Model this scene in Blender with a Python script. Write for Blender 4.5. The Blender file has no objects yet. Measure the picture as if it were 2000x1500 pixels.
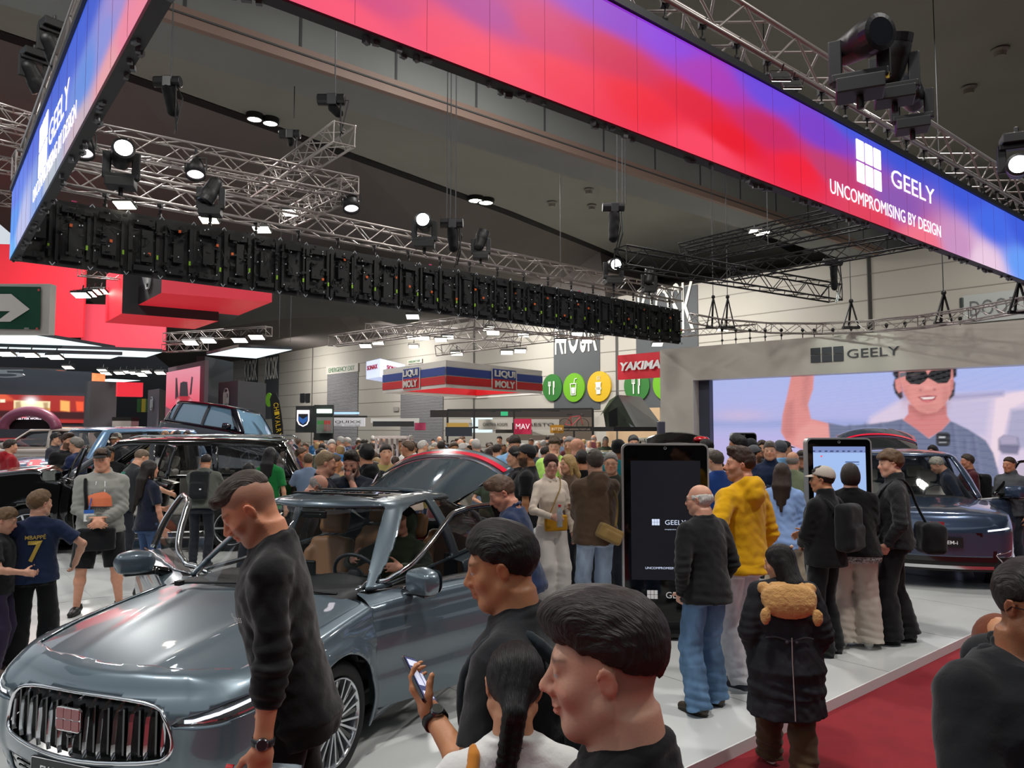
import bpy,math,random
import numpy as np
from mathutils import Matrix,Vector,Euler
SC=bpy.context.scene;COL=SC.collection
random.seed(7)
CAMZ=2.08;PIT=math.radians(3.47);FPX=1450.0
cd=bpy.data.cameras.new('camera');cam=bpy.data.objects.new('camera',cd);COL.objects.link(cam)
cam.location=(0,0,CAMZ);cam.rotation_euler=(math.pi/2+PIT,0,0)
cd.sensor_width=36.0;cd.lens=FPX/2000*36;cd.clip_end=400;cd.clip_start=0.05
SC.camera=cam
w=bpy.data.worlds.new('hall_air');SC.world=w;w.use_nodes=True
w.node_tree.nodes['Background'].inputs[0].default_value=(0.86,0.93,1.0,1)
w.node_tree.nodes['Background'].inputs[1].default_value=0.75
SC.view_settings.view_transform='Standard';SC.view_settings.look='None'
SC.view_settings.gamma=1;SC.view_settings.use_curve_mapping=False
SC.view_settings.exposure=0.0
def lamp(name,loc,energy,size,color=(1,.97,.93),aim=None,spot=None):
 if spot:
  d=bpy.data.lights.new(name,'SPOT');d.spot_size=math.radians(spot);d.spot_blend=.6;d.shadow_soft_size=size
 else:
  d=bpy.data.lights.new(name,'AREA');d.shape='DISK';d.size=size
 d.energy=energy;d.color=color
 o=bpy.data.objects.new(name,d);COL.objects.link(o);o.location=loc
 t=Vector(aim)if aim else Vector((loc[0],loc[1],0))
 o.rotation_euler=(t-Vector(loc)).to_track_quat('-Z','Y').to_euler()
 return o
for i,(x,y)in enumerate([(-7,4),(0,3),(7,4),(-8,13),(1,12),(9,13),(-14,24),(-3,24),(8,24),(-22,38),(-8,38),(3,32)]):
 lamp('high_bay_lamp',(x,y,10.2),430 if y<20 else 1200,.8)
for i,(x,y)in enumerate([(14,21),(7,29),(-1,38),(-9,47),(-18,56)]):
 lamp('wall_fill_light',(x,y,7.8),(120,230,420,480,480)[i],1.6,aim=(x+4,y+4,3))  # fill lights added to brighten the cream wall, not fittings of the hall
def ray(px,py):
 x=(px-1000)/FPX;y=(750-py)/FPX
 return Vector((x,math.cos(PIT)-y*math.sin(PIT),math.sin(PIT)+y*math.cos(PIT)))
def P(px,py,Y):
 d=ray(px,py);return Vector((0,0,CAMZ))+d*(Y/d.y)
def G(px,py,z):
 d=ray(px,py);return Vector((0,0,CAMZ))+d*((z-CAMZ)/d.z)
def rz(a):return np.array([[math.cos(a),-math.sin(a),0],[math.sin(a),math.cos(a),0],[0,0,1.]])
def rx(a):return np.array([[1.,0,0],[0,math.cos(a),-math.sin(a)],[0,math.sin(a),math.cos(a)]])
def ry(a):return np.array([[math.cos(a),0,math.sin(a)],[0,1.,0],[-math.sin(a),0,math.cos(a)]])
def nrm(v):
 v=np.asarray(v,float);return v/max(1e-9,np.linalg.norm(v))
def lin(c):
 if isinstance(c,str):
  c=c.lstrip('#');c=c if len(c)==6 else ''.join(x*2 for x in c);c=[int(c[i:i+2],16)/255 for i in(0,2,4)]
  return tuple(x/12.92 if x<=.04045 else((x+.055)/1.055)**2.4 for x in c)
 return tuple(c)
MATS={}
def mat(name,col=(.5,.5,.5),rough=.6,metal=0,emit=0,ecol=None,coat=0,bump=None,trans=0,alpha=1,var=None,attr=None,spec=None,sheen=0,sss=0,ior=None):
 if name in MATS:return MATS[name]
 m=bpy.data.materials.new(name);m.use_nodes=True;nt=m.node_tree;N=nt.nodes;L=nt.links
 b=N['Principled BSDF'];c=lin(col)+(1,)
 b.inputs['Base Color'].default_value=c;b.inputs['Roughness'].default_value=rough;b.inputs['Metallic'].default_value=metal
 m.diffuse_color=c
 src=None
 if attr:
  a=N.new('ShaderNodeVertexColor');a.layer_name=attr;src=a.outputs['Color'];L.new(src,b.inputs['Base Color'])
 if emit:
  if attr:L.new(src,b.inputs['Emission Color']);b.inputs['Base Color'].default_value=(0,0,0,1);L.remove(b.inputs['Base Color'].links[0])
  else:b.inputs['Emission Color'].default_value=lin(ecol if ecol is not None else col)+(1,)
  b.inputs['Emission Strength'].default_value=emit
 if coat:b.inputs['Coat Weight'].default_value=coat;b.inputs['Coat Roughness'].default_value=.03
 if trans:b.inputs['Transmission Weight'].default_value=trans
 if ior:b.inputs['IOR'].default_value=ior
 if alpha<1:b.inputs['Alpha'].default_value=alpha
 if spec is not None:b.inputs['Specular IOR Level'].default_value=spec
 if sheen:b.inputs['Sheen Weight'].default_value=sheen
 if sss:b.inputs['Subsurface Weight'].default_value=sss;b.inputs['Subsurface Scale'].default_value=.01
 tc=None
 def coords(st):
  nonlocal tc
  if tc is None:tc=N.new('ShaderNodeTexCoord')
  mp=N.new('ShaderNodeMapping');mp.inputs['Scale'].default_value=st;L.new(tc.outputs['Object'],mp.inputs[0]);return mp.outputs[0]
 if var:
  n=N.new('ShaderNodeTexNoise');n.inputs['Scale'].default_value=var[0];n.inputs['Detail'].default_value=5
  L.new(coords(var[2]if len(var)>2 else(1,1,1)),n.inputs['Vector'])
  mr=N.new('ShaderNodeMapRange');mr.inputs[1].default_value=.3;mr.inputs[2].default_value=.7;mr.inputs[3].default_value=1-var[1];mr.inputs[4].default_value=1+var[1]
  L.new(n.outputs['Fac'],mr.inputs[0])
  mx=N.new('ShaderNodeVectorMath');mx.operation='SCALE'
  if src:L.new(src,mx.inputs[0])
  else:mx.inputs[0].default_value=c[:3]
  L.new(mr.outputs[0],mx.inputs['Scale']);L.new(mx.outputs[0],b.inputs['Emission Color' if emit else 'Base Color'])
 if bump:
  kind=bump[3]if len(bump)>3 else 'noise'
  if kind=='wave':
   n=N.new('ShaderNodeTexWave');n.inputs['Scale'].default_value=bump[0];n.inputs['Distortion'].default_value=1.5;o=n.outputs['Fac']
  else:
   n=N.new('ShaderNodeTexNoise');n.inputs['Scale'].default_value=bump[0];n.inputs['Detail'].default_value=4;o=n.outputs['Fac']
  L.new(coords(bump[2]if len(bump)>2 else(1,1,1)),n.inputs['Vector'])
  bp=N.new('ShaderNodeBump');bp.inputs['Strength'].default_value=bump[1];bp.inputs['Distance'].default_value=.006
  L.new(o,bp.inputs['Height']);L.new(bp.outputs[0],b.inputs['Normal'])
 MATS[name]=m;return m
def cloth(col,kind='knit',rough=.9):
 c=col if isinstance(col,str)else '%02x'%int(hash(col)&255)
 b={'knit':(60,.25,(1,1,1)),'denim':(14,.5,(1,1,.5)),'smooth':(9,.35,(1,1,.6)),'fleece':(90,.9,(1,1,1))}[kind]
 v=(9,.35,(1,1,.5))if kind=='denim' else(6,.06)
 return mat('%s_cloth_%s'%(kind,c.strip('#')),col,rough,bump=b,var=v,sheen=.15 if kind!='denim' else 0,spec=.2)
def tag(o,label=None,cat=None,group=None,kind=None):
 if label:o['label']=label
 if cat:o['category']=cat
 if group:o['group']=group
 if kind:o['kind']=kind
 return o
ROOTM={}
def thing(name,label,cat,loc=(0,0,0),rotz=0,group=None,rot=None):
 o=bpy.data.objects.new(name,None);COL.objects.link(o);o.location=loc
 o.rotation_euler=rot if rot else(0,0,rotz);o.empty_display_size=.1
 ROOTM[o.name]=(Matrix.Translation(Vector(loc))@Euler(o.rotation_euler).to_matrix().to_4x4()).inverted()
 return tag(o,label,cat,group)
def rootof(o):
 while o.parent:o=o.parent
 return o
def link_mesh(name,V,F,m,parent=None,local=False,smooth=False,cols=None,base=True):
 V=np.asarray(V,float).reshape(-1,3)
 loc=None
 if parent is not None:
  if not local:
   M=np.array(ROOTM.get(rootof(parent).name,Matrix.Identity(4)))
   V=V@M[:3,:3].T+M[:3,3]
 elif base and len(V):
  loc=((V[:,0].min()+V[:,0].max())/2,(V[:,1].min()+V[:,1].max())/2,V[:,2].min());V=V-np.array(loc)
 me=bpy.data.meshes.new(name)
 if isinstance(F,np.ndarray)and F.ndim==2:
  k=F.shape[1];nf=len(F)
  me.vertices.add(len(V));me.vertices.foreach_set('co',V.astype(np.float32).ravel())
  me.loops.add(nf*k);me.loops.foreach_set('vertex_index',F.astype(np.int32).ravel())
  me.polygons.add(nf);me.polygons.foreach_set('loop_start',np.arange(0,nf*k,k,dtype=np.int32))
  me.update(calc_edges=True)
 else:
  me.from_pydata([tuple(v)for v in V],[],[tuple(int(i)for i in f)for f in F])
 if smooth:me.polygons.foreach_set('use_smooth',np.ones(len(me.polygons),dtype=bool))
 if cols is not None:
  ca=me.color_attributes.new('col','FLOAT_COLOR','POINT')
  cc=np.ones((len(V),4),np.float32);cc[:,:3]=cols;ca.data.foreach_set('color',cc.ravel())
 ms=m if isinstance(m,(list,tuple))else[m]
 for x in ms:me.materials.append(x)
 o=bpy.data.objects.new(name,me);COL.objects.link(o)
 if parent is not None:o.parent=parent
 elif loc is not None:o.location=loc
 return o
class MB:
 def __init__(s):s.V=[];s.F=[];s.mi=[];s.cur=0;s.n=0
 def add(s,V,F):
  V=np.asarray(V,float).reshape(-1,3)
  s.V.append(V);s.F+=[tuple(i+s.n for i in f)for f in F];s.mi+=[s.cur]*len(F);s.n+=len(V);return s
 def box(s,c,size,R=None):
  hx,hy,hz=[x/2 for x in size]
  v=np.array([(x,y,z)for x in(-hx,hx)for y in(-hy,hy)for z in(-hz,hz)])
  if R is not None:v=v@np.asarray(R).T
  return s.add(v+np.array(c),[(0,1,3,2),(4,6,7,5),(0,4,5,1),(2,3,7,6),(0,2,6,4),(1,5,7,3)])
 def beam(s,a,b,w,h,up=(0,0,1)):
  a=np.array(a,float);b=np.array(b,float);d=nrm(b-a);u=np.array(up,float)
  if abs(d@u)>.99:u=np.array([0,1.,0])
  x=nrm(np.cross(d,u));z=np.cross(x,d)
  return s.box((a+b)/2,(np.linalg.norm(b-a),w,h),np.stack([d,x,z],1))
 def cyl(s,a,b,r,r2=None,n=8,cap=True):
  a=np.array(a,float);b=np.array(b,float);r2=r if r2 is None else r2;d=nrm(b-a)
  u=nrm(np.cross(d,(0,0,1)if abs(d[2])<.9 else(1,0,0)));v=np.cross(d,u)
  t=np.arange(n)*2*math.pi/n;c=np.outer(np.cos(t),u)+np.outer(np.sin(t),v)
  F=[(i,(i+1)%n,n+(i+1)%n,n+i)for i in range(n)]
  if cap:F+=[tuple(range(n))[::-1],tuple(range(n,2*n))]
  return s.add(np.vstack([a+c*r,b+c*r2]),F)
 def tube(s,pts,r,n=8,closed=False,cap=True):
  pts=[np.array(p,float)for p in pts];m=len(pts);V=[];rr=r if hasattr(r,'__len__')else[r]*m
  u=None
  for i,p in enumerate(pts):
   d=nrm((pts[(i+1)%m]if(closed or i<m-1)else p)-(pts[i-1]if(closed or i>0)else p))
   if u is None:u=nrm(np.cross(d,(0,0,1)if abs(d[2])<.9 else(1,0,0)))
   u=nrm(u-d*(u@d));v=np.cross(d,u)
   t=np.arange(n)*2*math.pi/n;V.append(p+(np.outer(np.cos(t),u)+np.outer(np.sin(t),v))*rr[i])
  F=[]
  for i in range(m if closed else m-1):
   a=i*n;b=((i+1)%m)*n
   F+=[(a+k,a+(k+1)%n,b+(k+1)%n,b+k)for k in range(n)]
  if cap and not closed:F+=[tuple(range(n))[::-1],tuple((m-1)*n+k for k in range(n))]
  return s.add(np.vstack(V),F)
 def lathe(s,prof,c=(0,0,0),axis=(0,0,1),n=24):
  ax=nrm(axis);u=nrm(np.cross(ax,(0,0,1)if abs(ax[2])<.9 else(1,0,0)));v=np.cross(ax,u)
  t=np.arange(n)*2*math.pi/n;ring=np.outer(np.cos(t),u)+np.outer(np.sin(t),v);V=[];F=[]
  for r,h in prof:V.append(np.array(c)+ring*r+ax*h)
  for i in range(len(prof)-1):
   F+=[(i*n+k,i*n+(k+1)%n,(i+1)*n+(k+1)%n,(i+1)*n+k)for k in range(n)]
  return s.add(np.vstack(V),F)
 def prism(s,poly,o,x,y,depth):
  x=np.array(x,float);y=np.array(y,float);z=nrm(np.cross(x,y));o=np.array(o,float);n=len(poly)
  A=np.array([o+x*p[0]+y*p[1]for p in poly]);
  if depth==0:return s.add(A,[tuple(range(n))])
  F=[tuple(range(n))[::-1],tuple(range(n,2*n))]+[(i,(i+1)%n,n+(i+1)%n,n+i)for i in range(n)]
  return s.add(np.vstack([A,A+z*depth]),F)
 def quad(s,*p):return s.add(p,[(0,1,2,3)])
 def sph(s,c,r,n=12,m=8):
  r=np.array(r if hasattr(r,'__len__')else(r,r,r),float);V=[];F=[]
  for i in range(m+1):
   a=math.pi*i/m
   for k in range(n):
    t=2*math.pi*k/n;V.append(np.array(c)+r*np.array([math.sin(a)*math.cos(t),math.sin(a)*math.sin(t),math.cos(a)]))
  for i in range(m):
   F+=[(i*n+k,(i+1)*n+k,(i+1)*n+(k+1)%n,i*n+(k+1)%n)for k in range(n)]
  return s.add(V,F)
 def build(s,name,m,parent=None,local=False,smooth=False,bevel=0,label=None,base=True):
  o=link_mesh(name,np.vstack(s.V),s.F,m,parent,local,smooth,base=base)
  if isinstance(m,(list,tuple)):o.data.polygons.foreach_set('material_index',np.array(s.mi,dtype=np.int32))
  if bevel:
   b=o.modifiers.new('bevel','BEVEL');b.width=bevel;b.segments=2;b.limit_method='ANGLE'
  if label:o['label']=label
  return o
def circ(r,n=24,a0=0,a1=2*math.pi,cx=0,cy=0,ry_=None):
 k=n if a1-a0>6.28 else n-1
 return[(cx+r*math.cos(a0+(a1-a0)*i/k),cy+(ry_ or r)*math.sin(a0+(a1-a0)*i/k))for i in range(n)]
def rrect(w,h,r,n=5,cx=0,cy=0):
 out=[]
 for q,(sx,sy)in enumerate([(1,1),(-1,1),(-1,-1),(1,-1)]):
  for i in range(n+1):
   a=math.pi/2*(q+i/n);out.append((cx+sx*(w/2-r)+r*math.cos(a),cy+sy*(h/2-r)+r*math.sin(a)))
 return out
_tc={}
def textmesh(s,extr=.0,bold=0.0,shear=0.0,spacing=1.0,res=3):
 k=(s,extr,bold,shear,spacing)
 if k in _tc:return _tc[k]
 cu=bpy.data.curves.new('txt','FONT');cu.body=s;cu.size=1;cu.extrude=extr;cu.offset=bold;cu.shear=shear
 cu.space_character=spacing;cu.resolution_u=res;cu.fill_mode='BOTH' if extr else 'FRONT'
 o=bpy.data.objects.new('txt',cu);COL.objects.link(o);bpy.context.view_layer.update()
 me=bpy.data.meshes.new_from_object(o.evaluated_get(bpy.context.evaluated_depsgraph_get()))
 V=np.array([v.co[:]for v in me.vertices]);F=[tuple(p.vertices)for p in me.polygons]
 bpy.data.objects.remove(o);bpy.data.curves.remove(cu);bpy.data.meshes.remove(me)
 V[:,0]-=(V[:,0].min()+V[:,0].max())/2;V[:,1]-=(V[:,1].min()+V[:,1].max())/2
 V[:,0]/=max(1e-6,V[:,0].max()-V[:,0].min());V[:,1]/=max(1e-6,V[:,1].max()-V[:,1].min())
 _tc[k]=(V,F);return _tc[k]
def put_text(mb,s,o,x,y,w,h,depth=.002,**kw):
 V,F=textmesh(s,extr=.5,**kw);z=nrm(np.cross(x,y));zz=V[:,2]
 zz=zz/(zz.max()-zz.min()+1e-9)
 mb.add(np.array(o,float)+np.outer(V[:,0]*w,nrm(x))+np.outer(V[:,1]*h,nrm(y))+np.outer(zz*depth+depth*.6,z),F)
def copy_tree(o,parent=None):
 c=o.copy();COL.objects.link(c)
 if parent is not None:c.parent=parent
 for ch in list(o.children):copy_tree(ch,c)
 return c
class SDF:
 def __init__(s):s.P=[]
 def add(s,kind,op='u',k=.0,**a):s.P.append((kind,op,k,a));return s
 def rc(s,a,b,ra,rb=None,k=.02,op='u'):return s.add('rc',op,k,a=np.array(a,float),b=np.array(b,float),ra=ra,rb=ra if rb is None else rb)
 def cc(s,a,b,ra,rb=None,k=.02,op='u'):return s.add('cc',op,k,a=np.array(a,float),b=np.array(b,float),ra=ra,rb=ra if rb is None else rb)
 def el(s,c,r,R=None,k=.02,op='u'):return s.add('el',op,k,c=np.array(c,float),r=np.array(r if hasattr(r,'__len__')else(r,r,r),float),R=R)
 def bx(s,c,r,R=None,rd=.01,k=.01,op='u'):return s.add('bx',op,k,c=np.array(c,float),r=np.array(r,float),R=R,rd=rd)
 def pl(s,p,n,k=.005,op='i'):return s.add('pl',op,k,p=np.array(p,float),n=nrm(n))
 def loft(s,prof,o,R,off=0,z0=-9,z1=9,k=.02,op='u'):return s.add('loft',op,k,t=np.array(prof,float),o=np.array(o,float),R=R,off=off,z0=z0,z1=z1)
 def fn(s,f,op='u',k=.01):return s.add('fn',op,k,f=f)
 def __call__(s,X):
  X=X.astype(np.float32);d=np.full(len(X),9.,np.float32)
  for kind,op,k,a in s.P:
   if kind in('rc','cc'):
    ab=(a['b']-a['a']).astype(np.float32);L2=float(ab@ab)+1e-9;pa=X-a['a'].astype(np.float32);t=pa@ab/L2;h=np.clip(t,0,1)
    q=pa-h[:,None]*ab;rr=a['ra']+h*(a['rb']-a['ra'])
    if kind=='rc':e=np.sqrt((q*q).sum(1))-rr
    else:
     q=pa-t[:,None]*ab;e=np.maximum(np.sqrt((q*q).sum(1))-rr,np.abs(t-.5)*math.sqrt(L2)-.5*math.sqrt(L2))
   elif kind=='pl':e=(X-a['p'].astype(np.float32))@a['n'].astype(np.float32)
   elif kind=='fn':e=a['f'](X)
   elif kind=='loft':
    q=(X-a['o'])@a['R'];t=a['t'];z=q[:,2]
    A=np.interp(z,t[:,0],t[:,1])+a['off'];B=np.interp(z,t[:,0],t[:,2])+a['off'];C=np.interp(z,t[:,0],t[:,3])
    u=q[:,0]/A;v=(q[:,1]-C)/B;k0=np.sqrt(u*u+v*v)+1e-6;k1=np.sqrt((u/A)**2+(v/B)**2)+1e-6
    e=k0*(k0-1)/k1;e=np.maximum(e,np.maximum(a['z0']-z,z-a['z1']))
   else:
    q=X-a['c']
    if a['R']is not None:q=q@a['R']
    if kind=='el':
     r=a['r'];k0=np.sqrt(((q/r)**2).sum(1))+1e-6;k1=np.sqrt(((q/(r*r))**2).sum(1))+1e-6;e=k0*(k0-1)/k1
    else:
     q=np.abs(q)-a['r']+a['rd'];e=np.sqrt((np.maximum(q,0)**2).sum(1))+np.minimum(q.max(1),0)-a['rd']
   k=max(k,1e-5)
   if op=='u':h=np.clip(.5+.5*(e-d)/k,0,1);d=e*(1-h)+d*h-k*h*(1-h)
   elif op=='s':h=np.clip(.5-.5*(e+d)/k,0,1);d=d*(1-h)-e*h+k*h*(1-h)
   elif op=='i':h=np.clip(.5-.5*(e-d)/k,0,1);d=e*(1-h)+d*h+k*h*(1-h)
   elif op=='+':d=d+e
   d=d.astype(np.float32)
  return d
def nets(f,lo,hi,h,slack=1.4):
 lo=np.array(lo,float);B=6;nb=np.maximum(1,np.ceil((np.array(hi)-lo)/(h*B)).astype(int));n=nb*B
 g=[lo[i]+(np.arange(nb[i])*B+(B-1)/2)*h for i in range(3)]
 C=np.stack(np.meshgrid(*g,indexing='ij'),-1).reshape(-1,3);dc=f(C)
 V=np.repeat(np.repeat(np.repeat(dc.reshape(nb),B,0),B,1),B,2).astype(np.float32)
 keep=np.nonzero(np.abs(dc)<(B*.87+1.5)*h*slack)[0]
 if not len(keep):return np.zeros((0,3)),np.zeros((0,4),int)
 bi=np.stack(np.unravel_index(keep,nb),1)*B;o=np.stack(np.meshgrid(*[np.arange(B)]*3,indexing='ij'),-1).reshape(-1,3)
 I=(bi[:,None]+o[None]).reshape(-1,3);val=np.concatenate([f(lo+I[j:j+400000]*h)for j in range(0,len(I),400000)])
 V[I[:,0],I[:,1],I[:,2]]=val
 V[0]=V[-1]=9;V[:,0]=V[:,-1]=9;V[:,:,0]=V[:,:,-1]=9
 ins=V<0;s=np.zeros(tuple(n-1),np.uint8)
 cor=[(i,j,k)for i in(0,1)for j in(0,1)for k in(0,1)]
 for(i,j,k)in cor:s+=ins[i:n[0]-1+i,j:n[1]-1+j,k:n[2]-1+k]
 A=np.stack(np.nonzero((s>0)&(s<8)),1)
 if not len(A):return np.zeros((0,3)),np.zeros((0,4),int)
 cv=np.stack([V[A[:,0]+i,A[:,1]+j,A[:,2]+k]for(i,j,k)in cor],1)
 acc=np.zeros((len(A),3));cnt=np.zeros(len(A));cr=np.array(cor,float)
 for a in range(8):
  for ax in range(3):
   b=a|(4>>ax)
   if b==a:continue
   va=cv[:,a];vb=cv[:,b];m=(va<0)!=(vb<0);t=np.where(m,va/(va-vb+1e-12),0)
   acc+=m[:,None]*(cr[a]+t[:,None]*(cr[b]-cr[a]));cnt+=m
 vert=lo+(A+acc/cnt[:,None])*h
 idx=np.full(tuple(n),-1,np.int32);idx[A[:,0],A[:,1],A[:,2]]=np.arange(len(A));F=[]
 for ax in range(3):
  u,v=(ax+1)%3,(ax+2)%3;e=[slice(0,m)for m in n];e2=list(e);e[ax]=slice(0,n[ax]-1);e2[ax]=slice(1,n[ax])
  x=ins[tuple(e)]!=ins[tuple(e2)];Q=np.stack(np.nonzero(x),1)
  Q=Q[(Q[:,u]>0)&(Q[:,v]>0)];fl=ins[Q[:,0],Q[:,1],Q[:,2]]
  du=np.zeros(3,int);du[u]=1;dv=np.zeros(3,int);dv[v]=1
  q=[idx[tuple((Q-w_).T)]for w_ in(du+dv,dv,np.zeros(3,int),du)]
  q=np.stack(q,1);q[~fl]=q[~fl][:,::-1];F.append(q)
 F=np.vstack(F);F=F[(F>=0).all(1)]
 return vert,F
def bounds_of(sd,pad=.03):
 lo=[];hi=[]
 for kind,op,k,a in sd.P:
  if op!='u':continue
  if kind in('rc','cc'):
   r=max(a['ra'],a['rb']);lo.append(np.minimum(a['a'],a['b'])-r);hi.append(np.maximum(a['a'],a['b'])+r)
  elif kind in('el','bx'):
   r=np.linalg.norm(a['r'])if a['R']is not None else a['r'];lo.append(a['c']-r);hi.append(a['c']+r)
  elif kind=='loft':
   t=a['t'];z0=max(a['z0'],t[0,0]-.02);z1=min(a['z1'],t[-1,0]+.02);m=t[:,1:3].max()+a['off']+.03
   for z in(z0,z1):
    c=a['o']+a['R']@np.array([0,0,z]);lo.append(c-m);hi.append(c+m)
 return np.min(lo,0)-pad,np.max(hi,0)+pad
def sdf_obj(name,sd,h,m,parent,pad=.03,colf=None,lo=None,hi=None):
 if lo is None:lo,hi=bounds_of(sd,pad)
 V,F=nets(sd,lo,hi,h)
 if not len(V):return None
 return link_mesh(name,V,F,m,parent,local=True,smooth=True,cols=colf(V)if colf else None)
def vnoise(X,s,seed=0):
 x,y,z=X[:,0]*s+seed,X[:,1]*s+seed*1.7,X[:,2]*s-seed
 return(np.sin(x*1.7+np.sin(y*1.3+z)*1.4)+np.sin(y*2.1+np.sin(z*1.1+x)*1.5)+np.sin(z*1.9+np.sin(x*1.2+y)*1.3))/3
def skinmat():return mat('skin','#c08a6a',.48,attr='col',sss=.06,bump=(180,.12,(1,1,1)),spec=.4)
MALE=[(-.17,.150,.105,-.01),(-.10,.168,.118,-.01),(0,.160,.112,.0),(.13,.148,.108,.005),(.28,.168,.118,.012),(.38,.178,.112,.006),(.46,.172,.090,-.006),(.50,.120,.070,-.018),(.54,.066,.062,-.02),(.60,.060,.060,-.01)]
FEM=[(-.17,.158,.108,-.015),(-.10,.172,.122,-.018),(0,.150,.108,-.005),(.14,.125,.094,.0),(.28,.148,.118,.02),(.38,.152,.105,.012),(.46,.146,.078,-.006),(.50,.100,.060,-.018),(.54,.054,.052,-.02),(.60,.049,.050,-.008)]
PRE={'down':((.245,.03,.80),(1,-.8,0)),'relax':((.235,.10,.83),(1,-.9,0)),'pocket':((.20,.07,.90),(1,-1,0)),'crossed':((-.07,.215,1.16),(.7,0,-1)),'clasp':((.035,.22,1.00),(1,-.5,-.4)),'phone':((.10,.36,1.20),(.8,-.2,-1)),'reach':((.20,.50,1.25),(.5,0,-1)),'back':((.10,-.17,.92),(1,-.5,0)),'hip':((.20,.03,1.02),(1,-.6,0)),'point':((.25,.50,1.48),(.5,0,-1)),'up':((.28,.20,1.85),(1,0,-.3)),'face':((.03,.15,1.47),(.6,.4,-1)),'hold':((.13,.28,1.08),(1,-.4,-.6))}
def ik(S,W,hint,l1=.29,l2=.25):
 d=W-S;L=np.linalg.norm(d)
 if L>l1+l2-.003:W=S+d/L*(l1+l2-.003);d=W-S;L=np.linalg.norm(d)
 a=(l1*l1-l2*l2+L*L)/(2*L);hh=math.sqrt(max(1e-6,l1*l1-a*a));u=d/L
 n=np.array(hint,float);n=nrm(n-u*(n@u));return S+u*a+n*hh,W
def hand(sd,W,D,N,side,curl=.5,k=.006,spread=.25,grip=0,fs=1.0,h=.01):
 D=nrm(D);N=nrm(N-D*(N@D));T=np.cross(D,N)*side
 if h>=.016:
  sd.el(W+D*.07,(.035,.035,.035),k=.03).rc(W+D*.05,W+D*.13+N*.02*curl,.026,.016,k=.02).rc(W+D*.03+T*.02,W+D*.08+T*.045+N*.02,.013,.011,k=.01);return
 R=np.stack([T,D,N],1)
 sd.bx(W+D*.048,(.040*fs,.046*fs,.014*fs),R,rd=.013,k=.02)
 sd.rc(W-D*.03,W+D*.02,.026*fs,.027*fs,k=.02)
 for i,(off,L,r)in enumerate([(.030,.074,.0092),(.010,.082,.0096),(-.011,.076,.0092),(-.030,.060,.0082)]):
  b=W+(D*.088+T*off-D*(.004*abs(i-1)))*fs;dd=nrm(D+T*(off*spread*6));c=curl*(1+.08*i);p=b;a=c*.7
  for s_,f in enumerate((.45,.31,.24)):
   v=dd*math.cos(a)+N*math.sin(a);q=p+v*L*f*fs;sd.rc(p,q,r*(1-.1*s_)*fs,r*(.92-.1*s_)*fs,k=.004 if s_ else.01);p=q;a+=c*1.05
 b=W+(D*.018+T*.030)*fs;v=nrm(D*.62+T*(.75-.5*grip)+N*(.25+.9*grip));q=b+v*.042*fs;sd.rc(b,q,.0155*fs,.0125*fs,k=.012)
 v2=nrm(v+D*.5+N*.3*grip-T*.4*grip);q2=q+v2*.032*fs;sd.rc(q,q2,.0118*fs,.0105*fs,k=.004);sd.rc(q2,q2+nrm(v2+N*.3)*.022*fs,.0105*fs,.0085*fs,k=.003)
def head_sdf(sd,hc,Rh,s,fem=False,age=0,fat=0,nose=1.0,h=.01):
 H=lambda p:hc+Rh@(np.array(p,float)*s)
 fw=1+.12*fat
 sd.el(H((0,-.016,.034)),np.array((.0745,.097,.088))*s,Rh,k=.03)
 sd.el(H((0,.030,-.030)),np.array((.058*fw,.062,.082))*s,Rh,k=.03)
 sd.el(H((0,.060,-.096)),np.array((.024*fw,.022,.020))*s,Rh,k=.03)
 if h>.016:
  sd.rc(H((0,.085,0)),H((0,.108,-.03)),.012*s,.014*s,k=.012);sd.el(H((.076,-.004,-.005)),np.array((.014,.02,.03))*s,Rh,k=.01);sd.el(H((-.076,-.004,-.005)),np.array((.014,.02,.03))*s,Rh,k=.01);return
 for x in(-1,1):
  sd.rc(H((x*.056*fw,.0,-.052)),H((x*.020,.062,-.100)),.020*s,.018*s,k=.028)
  sd.el(H((x*.040,.060,-.026)),np.array((.022,.020,.022))*s,Rh,k=.028)
 sd.rc(H((-.036,.078,.026)),H((.036,.078,.026)),.0125*s,k=.022)
 for x in(-1,1):sd.el(H((x*.031,.101,.004)),np.array((.0165,.014,.0125))*s,Rh,k=.016,op='s')
 for x in(-1,1):sd.el(H((x*.031,.0795,.004)),.0128*s,None,k=.002);sd.rc(H((x*.019,.0905,.0115)),H((x*.044,.083,.011)),.0035*s,k=.005);sd.rc(H((x*.021,.088,-.006)),H((x*.042,.083,-.006)),.003*s,k=.006)
 sd.rc(H((0,.086,.016)),H((0,.112*nose if nose>1 else.110,-.027)),.0075*s,.0115*s,k=.012)
 for x in(-1,1):sd.el(H((x*.012,.101,-.032)),.0088*s,None,k=.008)
 sd.el(H((0,.096,-.044)),np.array((.010,.008,.012))*s,Rh,k=.012)
 sd.el(H((0,.0925,-.0585)),np.array((.024,.0115,.0062))*s,Rh,k=.006);sd.el(H((0,.0905,-.0705)),np.array((.021,.0125,.0075))*s,Rh,k=.006)
 sd.rc(H((-.021,.0985,-.0648)),H((.021,.0985,-.0648)),.0022*s,k=.004,op='s')
 for x in(-1,1):
  R=Rh@ry(x*.25)@rx(-.18)
  sd.el(H((x*.080,-.008,-.004)),np.array((.0085,.0185,.031))*s,R,k=.006)
  sd.el(H((x*.089,-.004,.0)),np.array((.007,.010,.019))*s,R,k=.005,op='s')
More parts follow.
